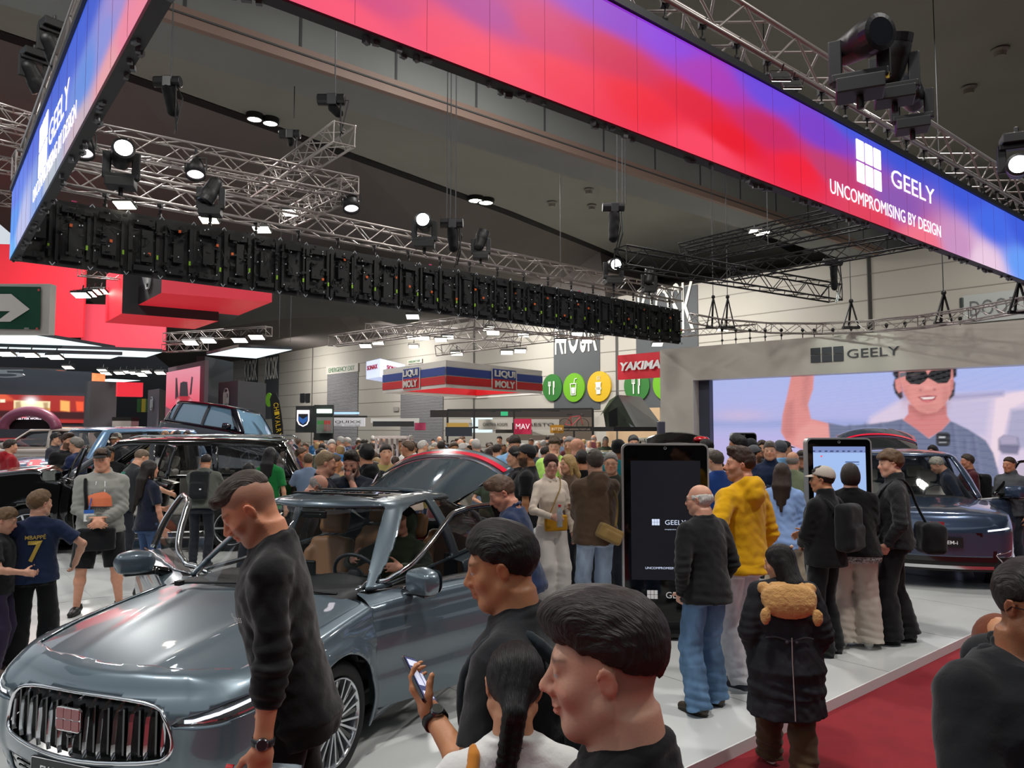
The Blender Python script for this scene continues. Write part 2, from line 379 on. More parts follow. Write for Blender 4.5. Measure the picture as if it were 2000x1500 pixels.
def head_col(X,hc,Rh,s,skin,hairc,o):
 q=((X-hc)@Rh)/s;n=len(X);c=np.tile(np.array(lin(skin)),(n,1));x,y,z=np.abs(q[:,0]),q[:,1],q[:,2]
 ax=q[:,0]
 near=(np.abs(q)<.2).all(1)
 def mix(m,col):
  m=np.clip(m,0,1)[:,None]*near[:,None];c[:]=c*(1-m)+np.array(lin(col)if isinstance(col,str)else col)*m
 c*=(1+.05*vnoise(X,60)[:,None])
 red=np.array(lin(skin))*np.array([1.12,.72,.68])
 mix(np.exp(-(((x-.045)/.02)**2+((z+.03)/.02)**2))*(y>.03)*.4,red);mix(np.exp(-((x/.016)**2+((z+.03)/.012)**2))*(y>.08)*.5,red)
 mix((x>.079)*(y<.03)*.35,red)
 lip=np.exp(-((x/.022)**4+((z+.0645)/.0125)**4))*(y>.082);mix(lip*.75,np.array(lin(skin))*np.array([.95,.5,.5])if o.get('lips')is None else o['lips'])
 eye=(((x-.031)/.0125)**2+((z-.0035)/.0050)**2<1)*(y>.078);mix(eye*1.0,(.42,.38,.35));mix((((x-.031)/.0062)**2+((z-.003)/.0062)**2<1)*(y>.08)*.97,(.02,.012,.008))
 mix(np.exp(-(((x-.034)/.018)**4+((z-.0305-.1*(.034-x)*.5)/.0042)**2))*(y>.06)*.85*(o.get('brow',1)),hairc)
 b=o.get('beard',0)
 if b:
  m=((z<-.028+.9*np.maximum(0,.06-y)*.8)&(z>-.14)&(y>-.015)&((x>.028)|(z<-.052)|((z<-.040)))).astype(float)*np.clip((.0-z)/.03,0,1);m*=1-np.clip(lip*1.5,0,1)
  mix(m*b*(.9+.1*vnoise(X,300)),hairc)
 st=o.get('scalp')
 if st:
  line=z-(.012+.62*(y));m=np.clip((z-.0+.55*np.maximum(0,-y-.02)*0-(.075*np.clip((y-.03)/.05,0,1)))/.02,0,1)*((y<.075)|(z>.07));m=np.where(y<-.02,np.clip((z+.045)/.02,0,1),np.where(y<.03,np.clip((z-.02)/.02,0,1),np.clip((z-.02-(y-.03)*1.0)/.015,0,1)))
  mix(m*st*(x<.0795),o.get('scalpc',hairc))
 return c
def hair_sdf(style,hc,Rh,s,t=1.0,seed=0,down=None,Rt=None,h=.01):
 sd=SDF();H=lambda p:hc+Rh@(np.array(p,float)*s)
 def cap(th=.010,top=.014,n=(0,-.611,.79),p=(0,.084,.072),wd=0):
  sd.el(H((0,-.018,.036)),np.array((.0755+th+wd,.098+th,.088+th))*s,Rh,k=.01);sd.el(H((0,.01,.072)),np.array((.062,.078,.052+top))*s,Rh,k=.03)
  sd.fn(lambda X:(-(((X-hc)@Rh/s-np.array(p))@nrm(n))*s+.006*vnoise(X,70,seed)+.004*vnoise(X,160,seed)).astype(np.float32),'i',.006)
  for x in(-1,1):sd.el(H((x*.082,.012,-.012)),np.array((.02,.028,.04))*s,Rh,k=.006,op='s')
  sd.el(H((0,.115,-.005)),np.array((.085,.066,.073))*s,Rh,k=.012,op='s')
 if style=='short':cap(.008*t,.012*t)
 elif style=='buzz':cap(.003,.003)
 elif style=='thick':cap(.014*t,.026*t)
 elif style=='quiff':
  cap(.010*t,.022*t);sd.rc(H((-.03,.07,.115)),H((.03,.07,.118)),.026*s,k=.03);sd.el(H((0,.0,.11)),np.array((.06,.075,.035))*s,Rh,k=.03)
 elif style=='slick':
  cap(.010*t,.02*t,n=(0,-.40,.9),p=(0,.086,.070));sd.el(H((0,.03,.105)),np.array((.062,.085,.046))*s,Rh,k=.03);sd.el(H((0,-.05,.06)),np.array((.07,.07,.075))*s,Rh,k=.03)
 elif style=='mohawk':
  sd.el(H((0,.004,.060)),np.array((.062,.098,.080))*s,Rh,k=.02);sd.rc(H((-.026,.082,.092)),H((.026,.082,.092)),.020*s,k=.02);sd.el(H((0,-.035,.062)),np.array((.056,.084,.078))*s,Rh,k=.02)
  sd.fn(lambda X:-(((X-hc)@Rh/s-np.array((0,.09,.066)))@nrm((0,-.10,1))).astype(np.float32)*s,'i',.006)
 elif style=='fringe':
  cap(.016*t,.026*t);sd.rc(H((-.045,.075,.075)),H((.045,.078,.075)),.024*s,k=.03);sd.rc(H((-.03,.095,.06)),H((.035,.097,.055)),.012*s,k=.02)
 elif style=='ring':
  sd.el(H((0,-.022,.010)),np.array((.0835,.103,.070))*s,Rh,k=.01)
  sd.fn(lambda X:-(((X-hc)@Rh/s-np.array((0,.03,-.0)))@nrm((0,-.8,.35))).astype(np.float32)*s,'i',.006)
  sd.el(H((0,.02,.085)),np.array((.066,.105,.07))*s,Rh,k=.012,op='s')
  for x in(-1,1):sd.el(H((x*.086,.010,-.014)),np.array((.018,.026,.036))*s,Rh,k=.006,op='s')
 elif style in('long','bob','pony','bun','braid','half'):
  sd.el(H((0,-.018,.036)),np.array((.088,.110,.099))*s,Rh,k=.01)
  if style=='bob':sd.el(H((0,-.03,-.03)),np.array((.094,.100,.095))*s,Rh,k=.04);sd.pl(H((0,0,-.105)),-Rh[:,2],.01)
  sd.el(H((0,.125,-.030)),np.array((.072,.085,.118))*s,Rh,k=.012,op='s')
  if style in('pony','bun','braid'):
   for x in(-1,1):sd.el(H((x*.090,.012,-.015)),np.array((.02,.028,.04))*s,Rh,k=.006,op='s')
   sd.fn(lambda X:-(((X-hc)@Rh/s-np.array((0,.05,-.03)))@nrm((0,-.5,.8))).astype(np.float32)*s,'i',.01)
  if style in('long','half'):
   L=t;dn=np.array(down if down is not None else(0,-.25,-1.));dn=dn/abs(dn[2])
   for x in(-.062,-.032,0,.032,.062):
    a=H((x,-.055-.02*(1-abs(x)/.07),.0));m_=a+dn*.14*s+np.array((0,-.02,0));e=a+dn*(.22+.20*L)*(1.12-.4*abs(x)/.062+.06*math.sin(x*300))*s+Rh@np.array((x*.2,0,0));sd.rc(a,m_,.040*s,.040*s,k=.03);sd.rc(m_,e,.038*s,.016*s,k=.03)
   for x in(-.078,.078):sd.rc(H((x,.005,.01)),H((x*1.05,-.01,-.13)),.022*s,.024*s,k=.03)
  if style=='pony':sd.rc(H((0,-.115,.04)),H((0,-.15,-.06)),.030*s,.032*s,k=.02);sd.rc(H((0,-.15,-.06)),H((0,-.13,-.22)),.030*s,.012*s,k=.02)
  if style=='bun':sd.el(H((0,-.12,.06)),.042*s,k=.01)
  if style=='braid':
   c0=H((0,-.125,-.065));dn=np.array(down if down is not None else(0,-.1,-1.));dn=nrm(dn);sx=Rh[:,0]
   sd.rc(H((0,-.09,-.02)),c0,.05*s,.036*s,k=.03)
   for i in range(11):
    for j in(-1,1):sd.el(c0+dn*(.022*i+(.011 if j>0 else 0))*s+sx*j*.014*s,np.array((.024,.024,.020))*(1-.04*i)*s,k=.004)
 amp=(.0016 if h<.008 else.002)*s
 if style not in('buzz',)and h<.016:
  def strands(X):
   q=(X-hc)@Rh/s
   if style in('long','bob','pony','braid','half'):return(amp*np.sin(q[:,0]*260+2*np.sin(q[:,2]*18+q[:,1]*25)+seed)*.6+amp*.5*vnoise(q*np.array([3,2,.5]),40,seed)).astype(np.float32)
   return(amp*vnoise(q*np.array([1.6,.5,1.2]),110,seed)+(amp*.8 if h<.008 else.0045)*vnoise(q*np.array([1.3,.8,1]),45 if h<.008 else 62,seed)).astype(np.float32)
  sd.fn(strands,'+')
 return sd
def hairmat(c):return mat('hair_'+c.strip('#'),c,.5,bump=(70,1.0,(5,.35,.6)),var=(60,.35,(5,.35,.6)),spec=.35)
def person(label,loc,yaw,H=1.75,h=.012,skin='#c89678',hair=('short','#3a2a20'),top=dict(),bottom=dict(),shoes='#222222',arms=('down','down'),lean=0,side=0,twist=0,head=(0,0,0),feet=None,fem=False,w=1.0,belly=0,hs=1.0,face=None,curl=(.45,.45),group=None,seat=False,cat='person',hf=None,sole=None,wristdir=(None,None),palm=(None,None),grip=(0,0),neck=(0,0,0),h_head=None):
 root=thing('person',label,cat,loc,math.radians(yaw),group);S=H/1.75;root.scale=(S,S,S)
 face=face or{};hc_col=hair[1]if hair else '#5a4636'
 pel=np.array((0,0,.95));Rt=rz(math.radians(twist))@ry(math.radians(side))@rx(-math.radians(lean));T=lambda p:pel+Rt@(np.array(p,float)-pel)
 prof=np.array(FEM if fem else MALE,float);prof[:,1]*=w;prof[:,2]*=w
 if belly:prof[:,2]+=belly*np.exp(-((prof[:,0]-.12)/.16)**2);prof[:,3]+=belly*.7*np.exp(-((prof[:,0]-.12)/.16)**2)
 sw=(.165 if fem else.185)*(.5+.5*w);ar=(.82 if fem else 1.0)*(.6+.4*w)
 Sh=[T((x*sw,-.008,1.388))for x in(-1,1)]
 arm=[]
 for i,x in enumerate((-1,1)):
  a=arms[i]
  if isinstance(a,str):W,hi=PRE[a];W=np.array((x*W[0],W[1],W[2]));hi=np.array((x*hi[0],hi[1],hi[2]))
  else:W,hi=np.array(a[0],float),np.array(a[1],float)
  E,W=ik(Sh[i],T(W),Rt@hi);arm.append((Sh[i],E,W))
 hd=[math.radians(v)for v in head];Rh=Rt@rz(hd[0])@rx(-hd[1])@ry(hd[2]);nb=T((0,-.018,1.47));hs_=.97*hs*(.96 if fem else 1.0)
 hc=T((0,-.002,1.555))+Rh@np.array((0,.016,.070))*hs_+np.array(neck)
 if seat:feet=feet or((-.12,.45,0),(.12,.45,0))
 feet=feet or((-.10,.0,0),(.10,.02,0));legs=[]
 for i,x in enumerate((-1,1)):
  hp=pel+np.array((x*.088*w,0,-.04));an=np.array(feet[i][:3],float)+np.array((0,-.03,.085));
  K,an=ik(hp,an,(x*.12,1,.15),.43,.41);yw=math.radians(feet[i][3])if len(feet[i])>3 else math.radians(-x*8);legs.append((hp,K,an,yw))
 b=SDF();thin=.86
 pb=prof.copy();pb[:6,1:3]*=.9
 b.loft(pb,pel,Rt,z0=-.04,z1=.60,k=.0).el(pel+np.array((0,-.005,-.03)),(.135*w,.095*w,.085),k=.03)
 for i in(0,1):
  A,E,W=arm[i];b.rc(T(((-.05,.05)[i],-.022,1.46)),A,.034,.044*ar,k=.03).rc(A,E,.046*ar,.037*ar,k=.04).rc(E,E+(W-E)*.35,.038*ar,.038*ar,k=.02).rc(E+(W-E)*.35,W,.037*ar,.0255*ar,k=.02)
  D=nrm(wristdir[i]if wristdir[i]is not None else(W-E));x=-1 if i==0 else 1
  if wristdir[i]is not None:D=nrm(Rt@D)
  Np=Rt@np.array(palm[i],float)if palm[i]is not None else(np.array((-x,.3,0))if D[2]<-.6 else(np.array((-x*.2,-.6,.8))if arms[i]=='phone' else Rt@np.array((-x*.3,-1.,-.2))))
  if np.linalg.norm(np.cross(Np,D))<.1:Np=Np+np.array((0,.5,.3))
  hand(b,W,D,Np,(1 if x>0 else-1)*(1),curl[i],fs=.98 if not fem else.88,h=h,grip=grip[i])
 for hp,K,an,yw in legs:
  b.rc(hp,K,.082*w*thin,.050,k=.04).rc(K,K+(an-K)*.35,.052,.055,k=.03).rc(K+(an-K)*.35,an,.053,.034,k=.03)
  f=rz(yw);b.rc(an+f@np.array((0,-.02,-.045)),an+f@np.array((0,.14,-.055)),.036,.028,k=.03)
 b.rc(T((0,-.022,1.44)),hc+Rh@np.array((0,-.028,-.045))*hs_,.058 if not fem else.049,.054 if not fem else.047,k=.035)
 head_sdf(b,hc,Rh,hs_,fem,fat=face.get('fat',0),nose=face.get('nose',1),h=h)
 if face.get('ex'):face['ex'](b,lambda p:hc+Rh@(np.array(p,float)*hs_))
 colf=lambda X:head_col(X,hc,Rh,hs_,skin,lin(hc_col),face)
 if h<.009:
  pass
 sdf_obj('body',b,h,skinmat(),root,colf=colf)
 hh=h
 if hair and hair[0]!='bald':
  dn=hair[3]if len(hair)>3 else None
  hsd=hair_sdf(hair[0],hc,Rh,hs_,hair[2]if len(hair)>2 else 1,seed=H*10,down=dn,h=h)
  sdf_obj('hair',hsd,hf or min(h,.016),hairmat(hair[1]),root)
 bt=dict(c='#20242c',kind='smooth',len='long',loose=.010,hip=.0);bt.update(bottom)
 s=SDF();lo=bt['loose'];pl_=prof.copy();s.loft(pl_,pel,Rt*.5+np.eye(3)*.5 if lean<30 else Rt,off=.009+bt['hip'],z0=-.13,z1=.09+bt.get('rise',0),k=0)
 if bt['len']=='skirt':
  zt=.50;s.fn(lambda X:np.maximum(np.sqrt(X[:,0]**2+(X[:,1]/.8)**2)-(.175+.06*np.clip((.9-X[:,2])/.5,0,1)),np.maximum(bt.get('hem',.45)-X[:,2],X[:,2]-.95)).astype(np.float32)*.8,'u',.03)
 else:
  for hp,K,an,yw in legs:
   s.rc(hp,K,.078*w+lo*.4,.058+lo,k=.022)
   if bt['len']=='short':s.P.pop();s.cc(hp+(0,0,.02),hp+(K-hp)*1.0,.092*w+lo*.5,.078+lo,k=.03)
   else:s.rc(K,K+(an-K)*.4,.060+lo,.058+lo*1.2,k=.02).cc(K+(an-K)*.35,an+(an-K)*bt.get('over',.08),.058+lo*1.2,.046+lo*1.6,k=.02)
 if h<.016:
  am=bt.get('fold',.0045);Ks=[(l[1],l[2])for l in legs]
  def fl(X):
   d=am*vnoise(X*np.array([1,1,.8]),24,H)
   for K,an in Ks:
    r=np.linalg.norm((X-an)*np.array([1,1,1]),axis=1);d=d+am*1.0*np.sin((X[:,2]+.25*X[:,0])*95)*np.exp(-(r/.17)**2);r=np.linalg.norm(X-K,axis=1);d=d+am*.6*np.sin((X[:,2]-.3*X[:,0])*80)*np.exp(-(r/.13)**2)
   return d.astype(np.float32)
  s.fn(fl,'+')
 sdf_obj({'short':'shorts','skirt':'skirt'}.get(bt['len'],'trousers'),s,h*1.15,cloth(bt['c'],bt['kind']),root)
 tp=dict(c='#15161a',kind='knit',sleeve='long',th=.016,hem=-.10,collar='crew',loose=0.0,fold=.0045);tp.update(top)
 s=SDF();th=tp['th'];pt=prof.copy();pt[:,1:3]+=np.interp(pt[:,0],[-.2,.1,.4,.5],[tp['loose'],tp['loose'],tp['loose']*.3,0])[:,None]
 zt={'crew':.525,'hood':.535,'shirt':.53,'high':.58,'v':.50}[tp['collar']]
 if belly or tp['loose']>0:pass
 pt[:,1:3]+=(.010*np.clip((.12-pt[:,0])/.12,0,1))[:,None]
 s.loft(pt,pel,Rt,off=th,z0=tp['hem'],z1=zt,k=0)
 for x in(-1,1):s.rc(T((x*.055,-.024,1.462)),T((x*sw*.93,-.010,1.405)),.030+th*.6,.040*ar+th*.8,k=.03)
 for i in(0,1):
  A,E,W=arm[i];r0=.047*ar+th*.9+tp['loose']*.2;r1=.041*ar+th*.9+tp['loose']*.3;r2=.030*ar+th*.8
  if tp['sleeve']=='short':s.rc(A,A+(E-A)*.15,r0,r0,k=.04).cc(A,A+(E-A)*.72,r0,r1+.012,k=.03)
  elif tp['sleeve']=='none':s.rc(A,A+(E-A)*.05,r0*.9,r0*.85,k=.04)
  elif tp['sleeve']=='push':s.rc(A,E,r0,r1,k=.04).cc(E-(W-E)*.02,E+(W-E)*.36,r1+.002,r1-.002,k=.015).rc(E+(W-E)*.30,E+(W-E)*.34,r1-.002,r1-.004,k=.01)
  else:s.rc(A,E,r0,r1,k=.04).cc(E-(W-E)*.03,E+(W-E)*.97,r1,r2,k=.015)
 if tp['collar']=='crew':s.rc(T((0,-.024,1.42)),T((0,-.024,1.468)),.080 if not fem else.068,.077 if not fem else.066,k=.03).fn(lambda X:(np.sqrt((np.sqrt((((X-T((0,-.020,1.482)))@Rt)[:,0]/1.15)**2+((X-T((0,-.020,1.482)))@Rt)[:,1]**2)-(.062 if fem else.070))**2+(((X-T((0,-.020,1.482)))@Rt)[:,2]+.22*((X-T((0,-.020,1.482)))@Rt)[:,1])**2)-.013).astype(np.float32),'u',.012)
 elif tp['collar']=='hood':
  s.el(T((0,-.115,1.44)),(.105,.050,.095),Rt@rx(.35),k=.03);s.el(T((0,-.145,1.40)),(.085,.04,.065),Rt@rx(.3),k=.03)
  for x in(-1,1):s.rc(T((x*.065,-.075,1.50)),T((x*.055,.055,1.425)),.030,.022,k=.025)
  s.rc(T((-.055,-.095,1.515)),T((.055,-.095,1.515)),.026,k=.03)
 elif tp['collar']=='high':
  s.cc(T((0,-.02,1.44)),T((0,-.012,1.545)),.080,.073,k=.02)
 elif tp['collar']=='shirt':
  for x in(-1,1):s.rc(T((x*.058,-.055,1.512)),T((x*.040,.062,1.455)),.015,.014,k=.012)
  s.rc(T((-.04,-.085,1.515)),T((.04,-.085,1.515)),.016,k=.015)
 if tp.get('coat'):
  z1=tp['coat'];s.fn(lambda X:np.maximum((np.sqrt((X[:,0]/1.25)**2+(X[:,1]+.01)**2)-(.150*w+.05*np.clip((.95-X[:,2])/.4,0,1))),np.maximum(z1-X[:,2],X[:,2]-1.0)).astype(np.float32)*.85,'u',.03)
 if tp.get('ex'):tp['ex'](s,T)
 if tp.get('bump_hem'):
  s.loft(pt,pel,Rt,off=th+.006,z0=tp['hem'],z1=tp['hem']+.06,k=.01)
 if h<.016:
  am=tp['fold'];AW=[(a[1],a[2],a[0])for a in arm]
  def ft(X):
   d=am*vnoise((X-pel)@Rt*np.array([1,1,.7]),17,H*3);d=d+am*.5*vnoise(X,41,2)
   for E,W,A in AW:
    ax=nrm(W-A);u=X@ax;r=np.linalg.norm(X-E,axis=1);d=d+am*.9*np.sin(u*110+X[:,0]*20)*np.exp(-(r/.11)**2);r=np.linalg.norm(X-A-np.array((0,.03,-.1)),axis=1);d=d+am*.7*np.sin((X[:,0]*A[0]*6+X[:,2])*60)*np.exp(-(r/.10)**2)
    if tp['sleeve']in('long','push'):
     r=np.linalg.norm(X-(E+(W-E)*(.9 if tp['sleeve']=='long' else.25)),axis=1);d=d+am*1.0*np.sin(u*160+X[:,1]*30)*np.exp(-(r/.07)**2)
   hz=(X-pel)@Rt;d=d+am*.8*np.sin(hz[:,2]*70+hz[:,0]*14)*np.exp(-((hz[:,2]-tp['hem']-.05)/.07)**2)
   return d.astype(np.float32)
  s.fn(ft,'+')
 sdf_obj(tp.get('name',{'hood':'hoodie','shirt':'shirt','high':'jacket'}.get(tp['collar'],'sweater' if tp['sleeve']!='short' else 't_shirt')),s,h*1.1 if h>=.012 else h,cloth(tp['c'],tp['kind']),root)
 if shoes:
  for hp,K,an,yw in legs:
   s=SDF();f=rz(yw);F=lambda p:an+f@np.array(p,float)-np.array((0,0,.085))
   s.rc(F((0,-.045,.045)),F((0,.06,.042)),.042,.040,k=.02).rc(F((0,.06,.036)),F((0,.155,.026)),.043,.034,k=.02).cc(F((0,-.03,.05)),F((0,-.03,.10)),.046,.042,k=.02)
   s.pl(F((0,0,.012)),(0,0,-1),.004)
   sdf_obj('shoe',s,min(h,.014),mat('shoe_'+shoes.strip('#'),shoes,.5,bump=(30,.15)),root)
   if h<.02:
    m=MB();pts=[(.044*math.cos(a)*(1.02 if math.sin(a)<0 else 1),.055+(.135*math.sin(a)))for a in np.linspace(0,2*math.pi,25)[:-1]]
    m.prism(pts,F((0,0,0)),f@np.array((1,0,0)),f@np.array((0,1,0)),.022);m.build('sole',mat('sole_'+(sole or shoes).strip('#'),sole or shoes,.7),root,local=True)
 info=dict(root=root,T=T,Rt=Rt,Rh=Rh,hc=hc,s=hs_,arm=arm,legs=legs,pel=pel,S=S,H=lambda p:hc+Rh@(np.array(p,float)*hs_),top=None,body=b)
 return info
def glasses(I,c='#111111',dark=False):
 m=MB();H=I['H']
 for x in(-1,1):
  m.tube([H((x*.031+.022*math.cos(a),.101-.010*abs(math.cos(a))*(1 if x*math.cos(a)>0 else.3),.0+.017*math.sin(a)))for a in np.linspace(0,2*math.pi,15)[:-1]],.0016,5,closed=True)
  m.tube([H((x*.054,.092,.004)),H((x*.077,.05,.006)),H((x*.084,.0,.004)),H((x*.084,-.015,-.012))],.0016,5)
 m.tube([H((-.009,.104,.004)),H((0,.108,.006)),H((.009,.104,.004))],.0016,5)
 o=m.build('glasses',mat('frame_'+c.strip('#'),c,.3),I['root'],local=True)
 g=MB()
 for x in(-1,1):
  pts=[H((x*.031+.021*math.cos(a),.1005-.009*abs(math.cos(a))*(1 if x*math.cos(a)>0 else.3),.0+.016*math.sin(a)))for a in np.linspace(0,2*math.pi,15)[:-1]]
  g.add(pts,[tuple(range(14))])
 if dark:g.build('lens',mat('dark_lens','#0a0a0c',.08),o,local=True)
 return o
def cap_hat(I,c,back=False,band=None,brim=True):
 H=I['H'];Rh=I['Rh'];s=I['s'];sd=SDF()
 sd.el(H((0,-.018,.045)),np.array((.088,.110,.098))*s,Rh,k=.01)
 sd.fn(lambda X:-(((X-I['hc'])@Rh/s-np.array((0,0,.040)))@nrm((0,-.22,1))).astype(np.float32)*s,'i',.003)
 o=sdf_obj('cap',sd,.008,cloth(c,'smooth'),I['root'])
 if brim:
  m=MB();f=-1 if back else 1;n=14;V=[]
  for j in range(5):
   for i in range(n+1):
    a=math.pi*i/n;r=j/4;V.append(H((.072*math.cos(a)*(1-.06*r),f*(.085*(.75+.25*math.sin(a))+.075*r*math.sin(a)),.052-.022*r*math.sin(a)-.012*abs(math.cos(a))**2*1.5+(.0 if f>0 else-.02))))
  F=[(j*(n+1)+i,j*(n+1)+i+1,(j+1)*(n+1)+i+1,(j+1)*(n+1)+i)for j in range(4)for i in range(n)]
  m.add(V,F);b=m.build('brim',cloth(c,'smooth'),o,local=True,smooth=True);q=b.modifiers.new('thick','SOLIDIFY');q.thickness=.004
 return o
def bag_back(I,c='#1b1c20',size=1.0,strap=True):
 T=I['T'];Rt=I['Rt'];sd=SDF();sd.bx(T((0,-.22,1.20)),np.array((.145,.085,.23))*size,Rt,rd=.06,k=.02);sd.bx(T((0,-.29,1.13)),np.array((.11,.04,.12))*size,Rt,rd=.03,k=.012)
 sd.fn(lambda X:(.004*vnoise(X,22,3)).astype(np.float32),'+')
 root=thing('backpack','x','backpack');return sd,root
def slung(name,label,I,pts,r,m,parent=None,w=None):
 sd=SDF();T=I['T'];P_=[T(p)for p in pts];rr_=max(.006,r*.55);n=3;Q=[]
 for i in range(len(P_)-1):
  a,b=P_[max(i-1,0)],P_[min(i+2,len(P_)-1)];c,d=P_[i],P_[i+1]
  for k in range(n):t=k/n;Q.append(.5*(2*c+(d-a)*t+(2*a-5*c+4*d-b)*t*t+(3*c-a-3*d+b)*t**3))
 Q.append(P_[-1])
 for a,b in zip(Q,Q[1:]):sd.rc(a,b,rr_,k=.004)
 return sdf_obj(name,sd,max(.005,rr_*.55),m,parent if parent is not None else I['root'])
def cut(V,F,g,keep_out=True):
 V=[tuple(v)for v in V];new={};I=[];O=[];g=list(g)
 for f in F:
  s=[g[i]<0 for i in f]
  if all(s):I.append(tuple(f));continue
  if not any(s):O.append(tuple(f));continue
  a=[];b=[]
  for k in range(len(f)):
   i,j=f[k],f[(k+1)%len(f)]
   (a if g[i]<0 else b).append(i)
   if(g[i]<0)!=(g[j]<0):
    e=(min(i,j),max(i,j))
    if e not in new:
     t=g[e[0]]/(g[e[0]]-g[e[1]]);p,q=V[e[0]],V[e[1]]
     new[e]=len(V);V.append(tuple(p[m]+t*(q[m]-p[m])for m in range(3)));g.append(0.0)
    a.append(new[e]);b.append(new[e])
  if len(a)>2:I.append(tuple(a))
  if len(b)>2:O.append(tuple(b))
 return np.array(V),I,O
def compact(V,F):
 key={};m={};out=[]
 for f in F:
  for i in f:
   if i not in m:
    k=(round(float(V[i][0]),4),round(float(V[i][1]),4)+0.0,round(float(V[i][2]),4))
    if k not in key:key[k]=len(out);out.append(V[i])
    m[i]=key[k]
 G_=[]
 for f in F:
  g=[m[i]for i in f];g=[a for n,a in enumerate(g)if a!=g[n-1]]
  if len(set(g))>2 and len(set(g))==len(g):G_.append(tuple(g))
 return np.array(out),G_
def polysd(poly,X,Y):
 P_=np.array(poly,float);d=np.full(len(X),1e9);ins=np.zeros(len(X),bool);n=len(P_)
 for i in range(n):
  a,b=P_[i],P_[(i+1)%n];e=b-a;wx,wy=X-a[0],Y-a[1];t=np.clip((wx*e[0]+wy*e[1])/(e@e+1e-12),0,1)
  d=np.minimum(d,(wx-e[0]*t)**2+(wy-e[1]*t)**2)
  c=((a[1]>Y)!=(b[1]>Y));xi=a[0]+(Y-a[1])*(b[0]-a[0])/((b[1]-a[1])if abs(b[1]-a[1])>1e-9 else 1e-9);ins^=c&(X<xi)
 return np.sqrt(d)*np.where(ins,-1,1)
def sm(x,xs,ys):
 x=np.asarray(x,float);xs=np.array(xs,float);ys=np.array(ys,float);dx=np.diff(xs);dl=np.diff(ys)/dx
 m=np.zeros(len(xs));m[0]=dl[0];m[-1]=dl[-1]
 for i in range(1,len(xs)-1):m[i]=0 if dl[i-1]*dl[i]<=0 else 2*dl[i-1]*dl[i]/(dl[i-1]+dl[i])
 i=np.clip(np.searchsorted(xs,x)-1,0,len(xs)-2);t=np.clip((x-xs[i])/dx[i],0,1)
 return(2*t**3-3*t**2+1)*ys[i]+(t**3-2*t**2+t)*dx[i]*m[i]+(-2*t**3+3*t**2)*ys[i+1]+(t**3-t**2)*dx[i]*m[i+1]
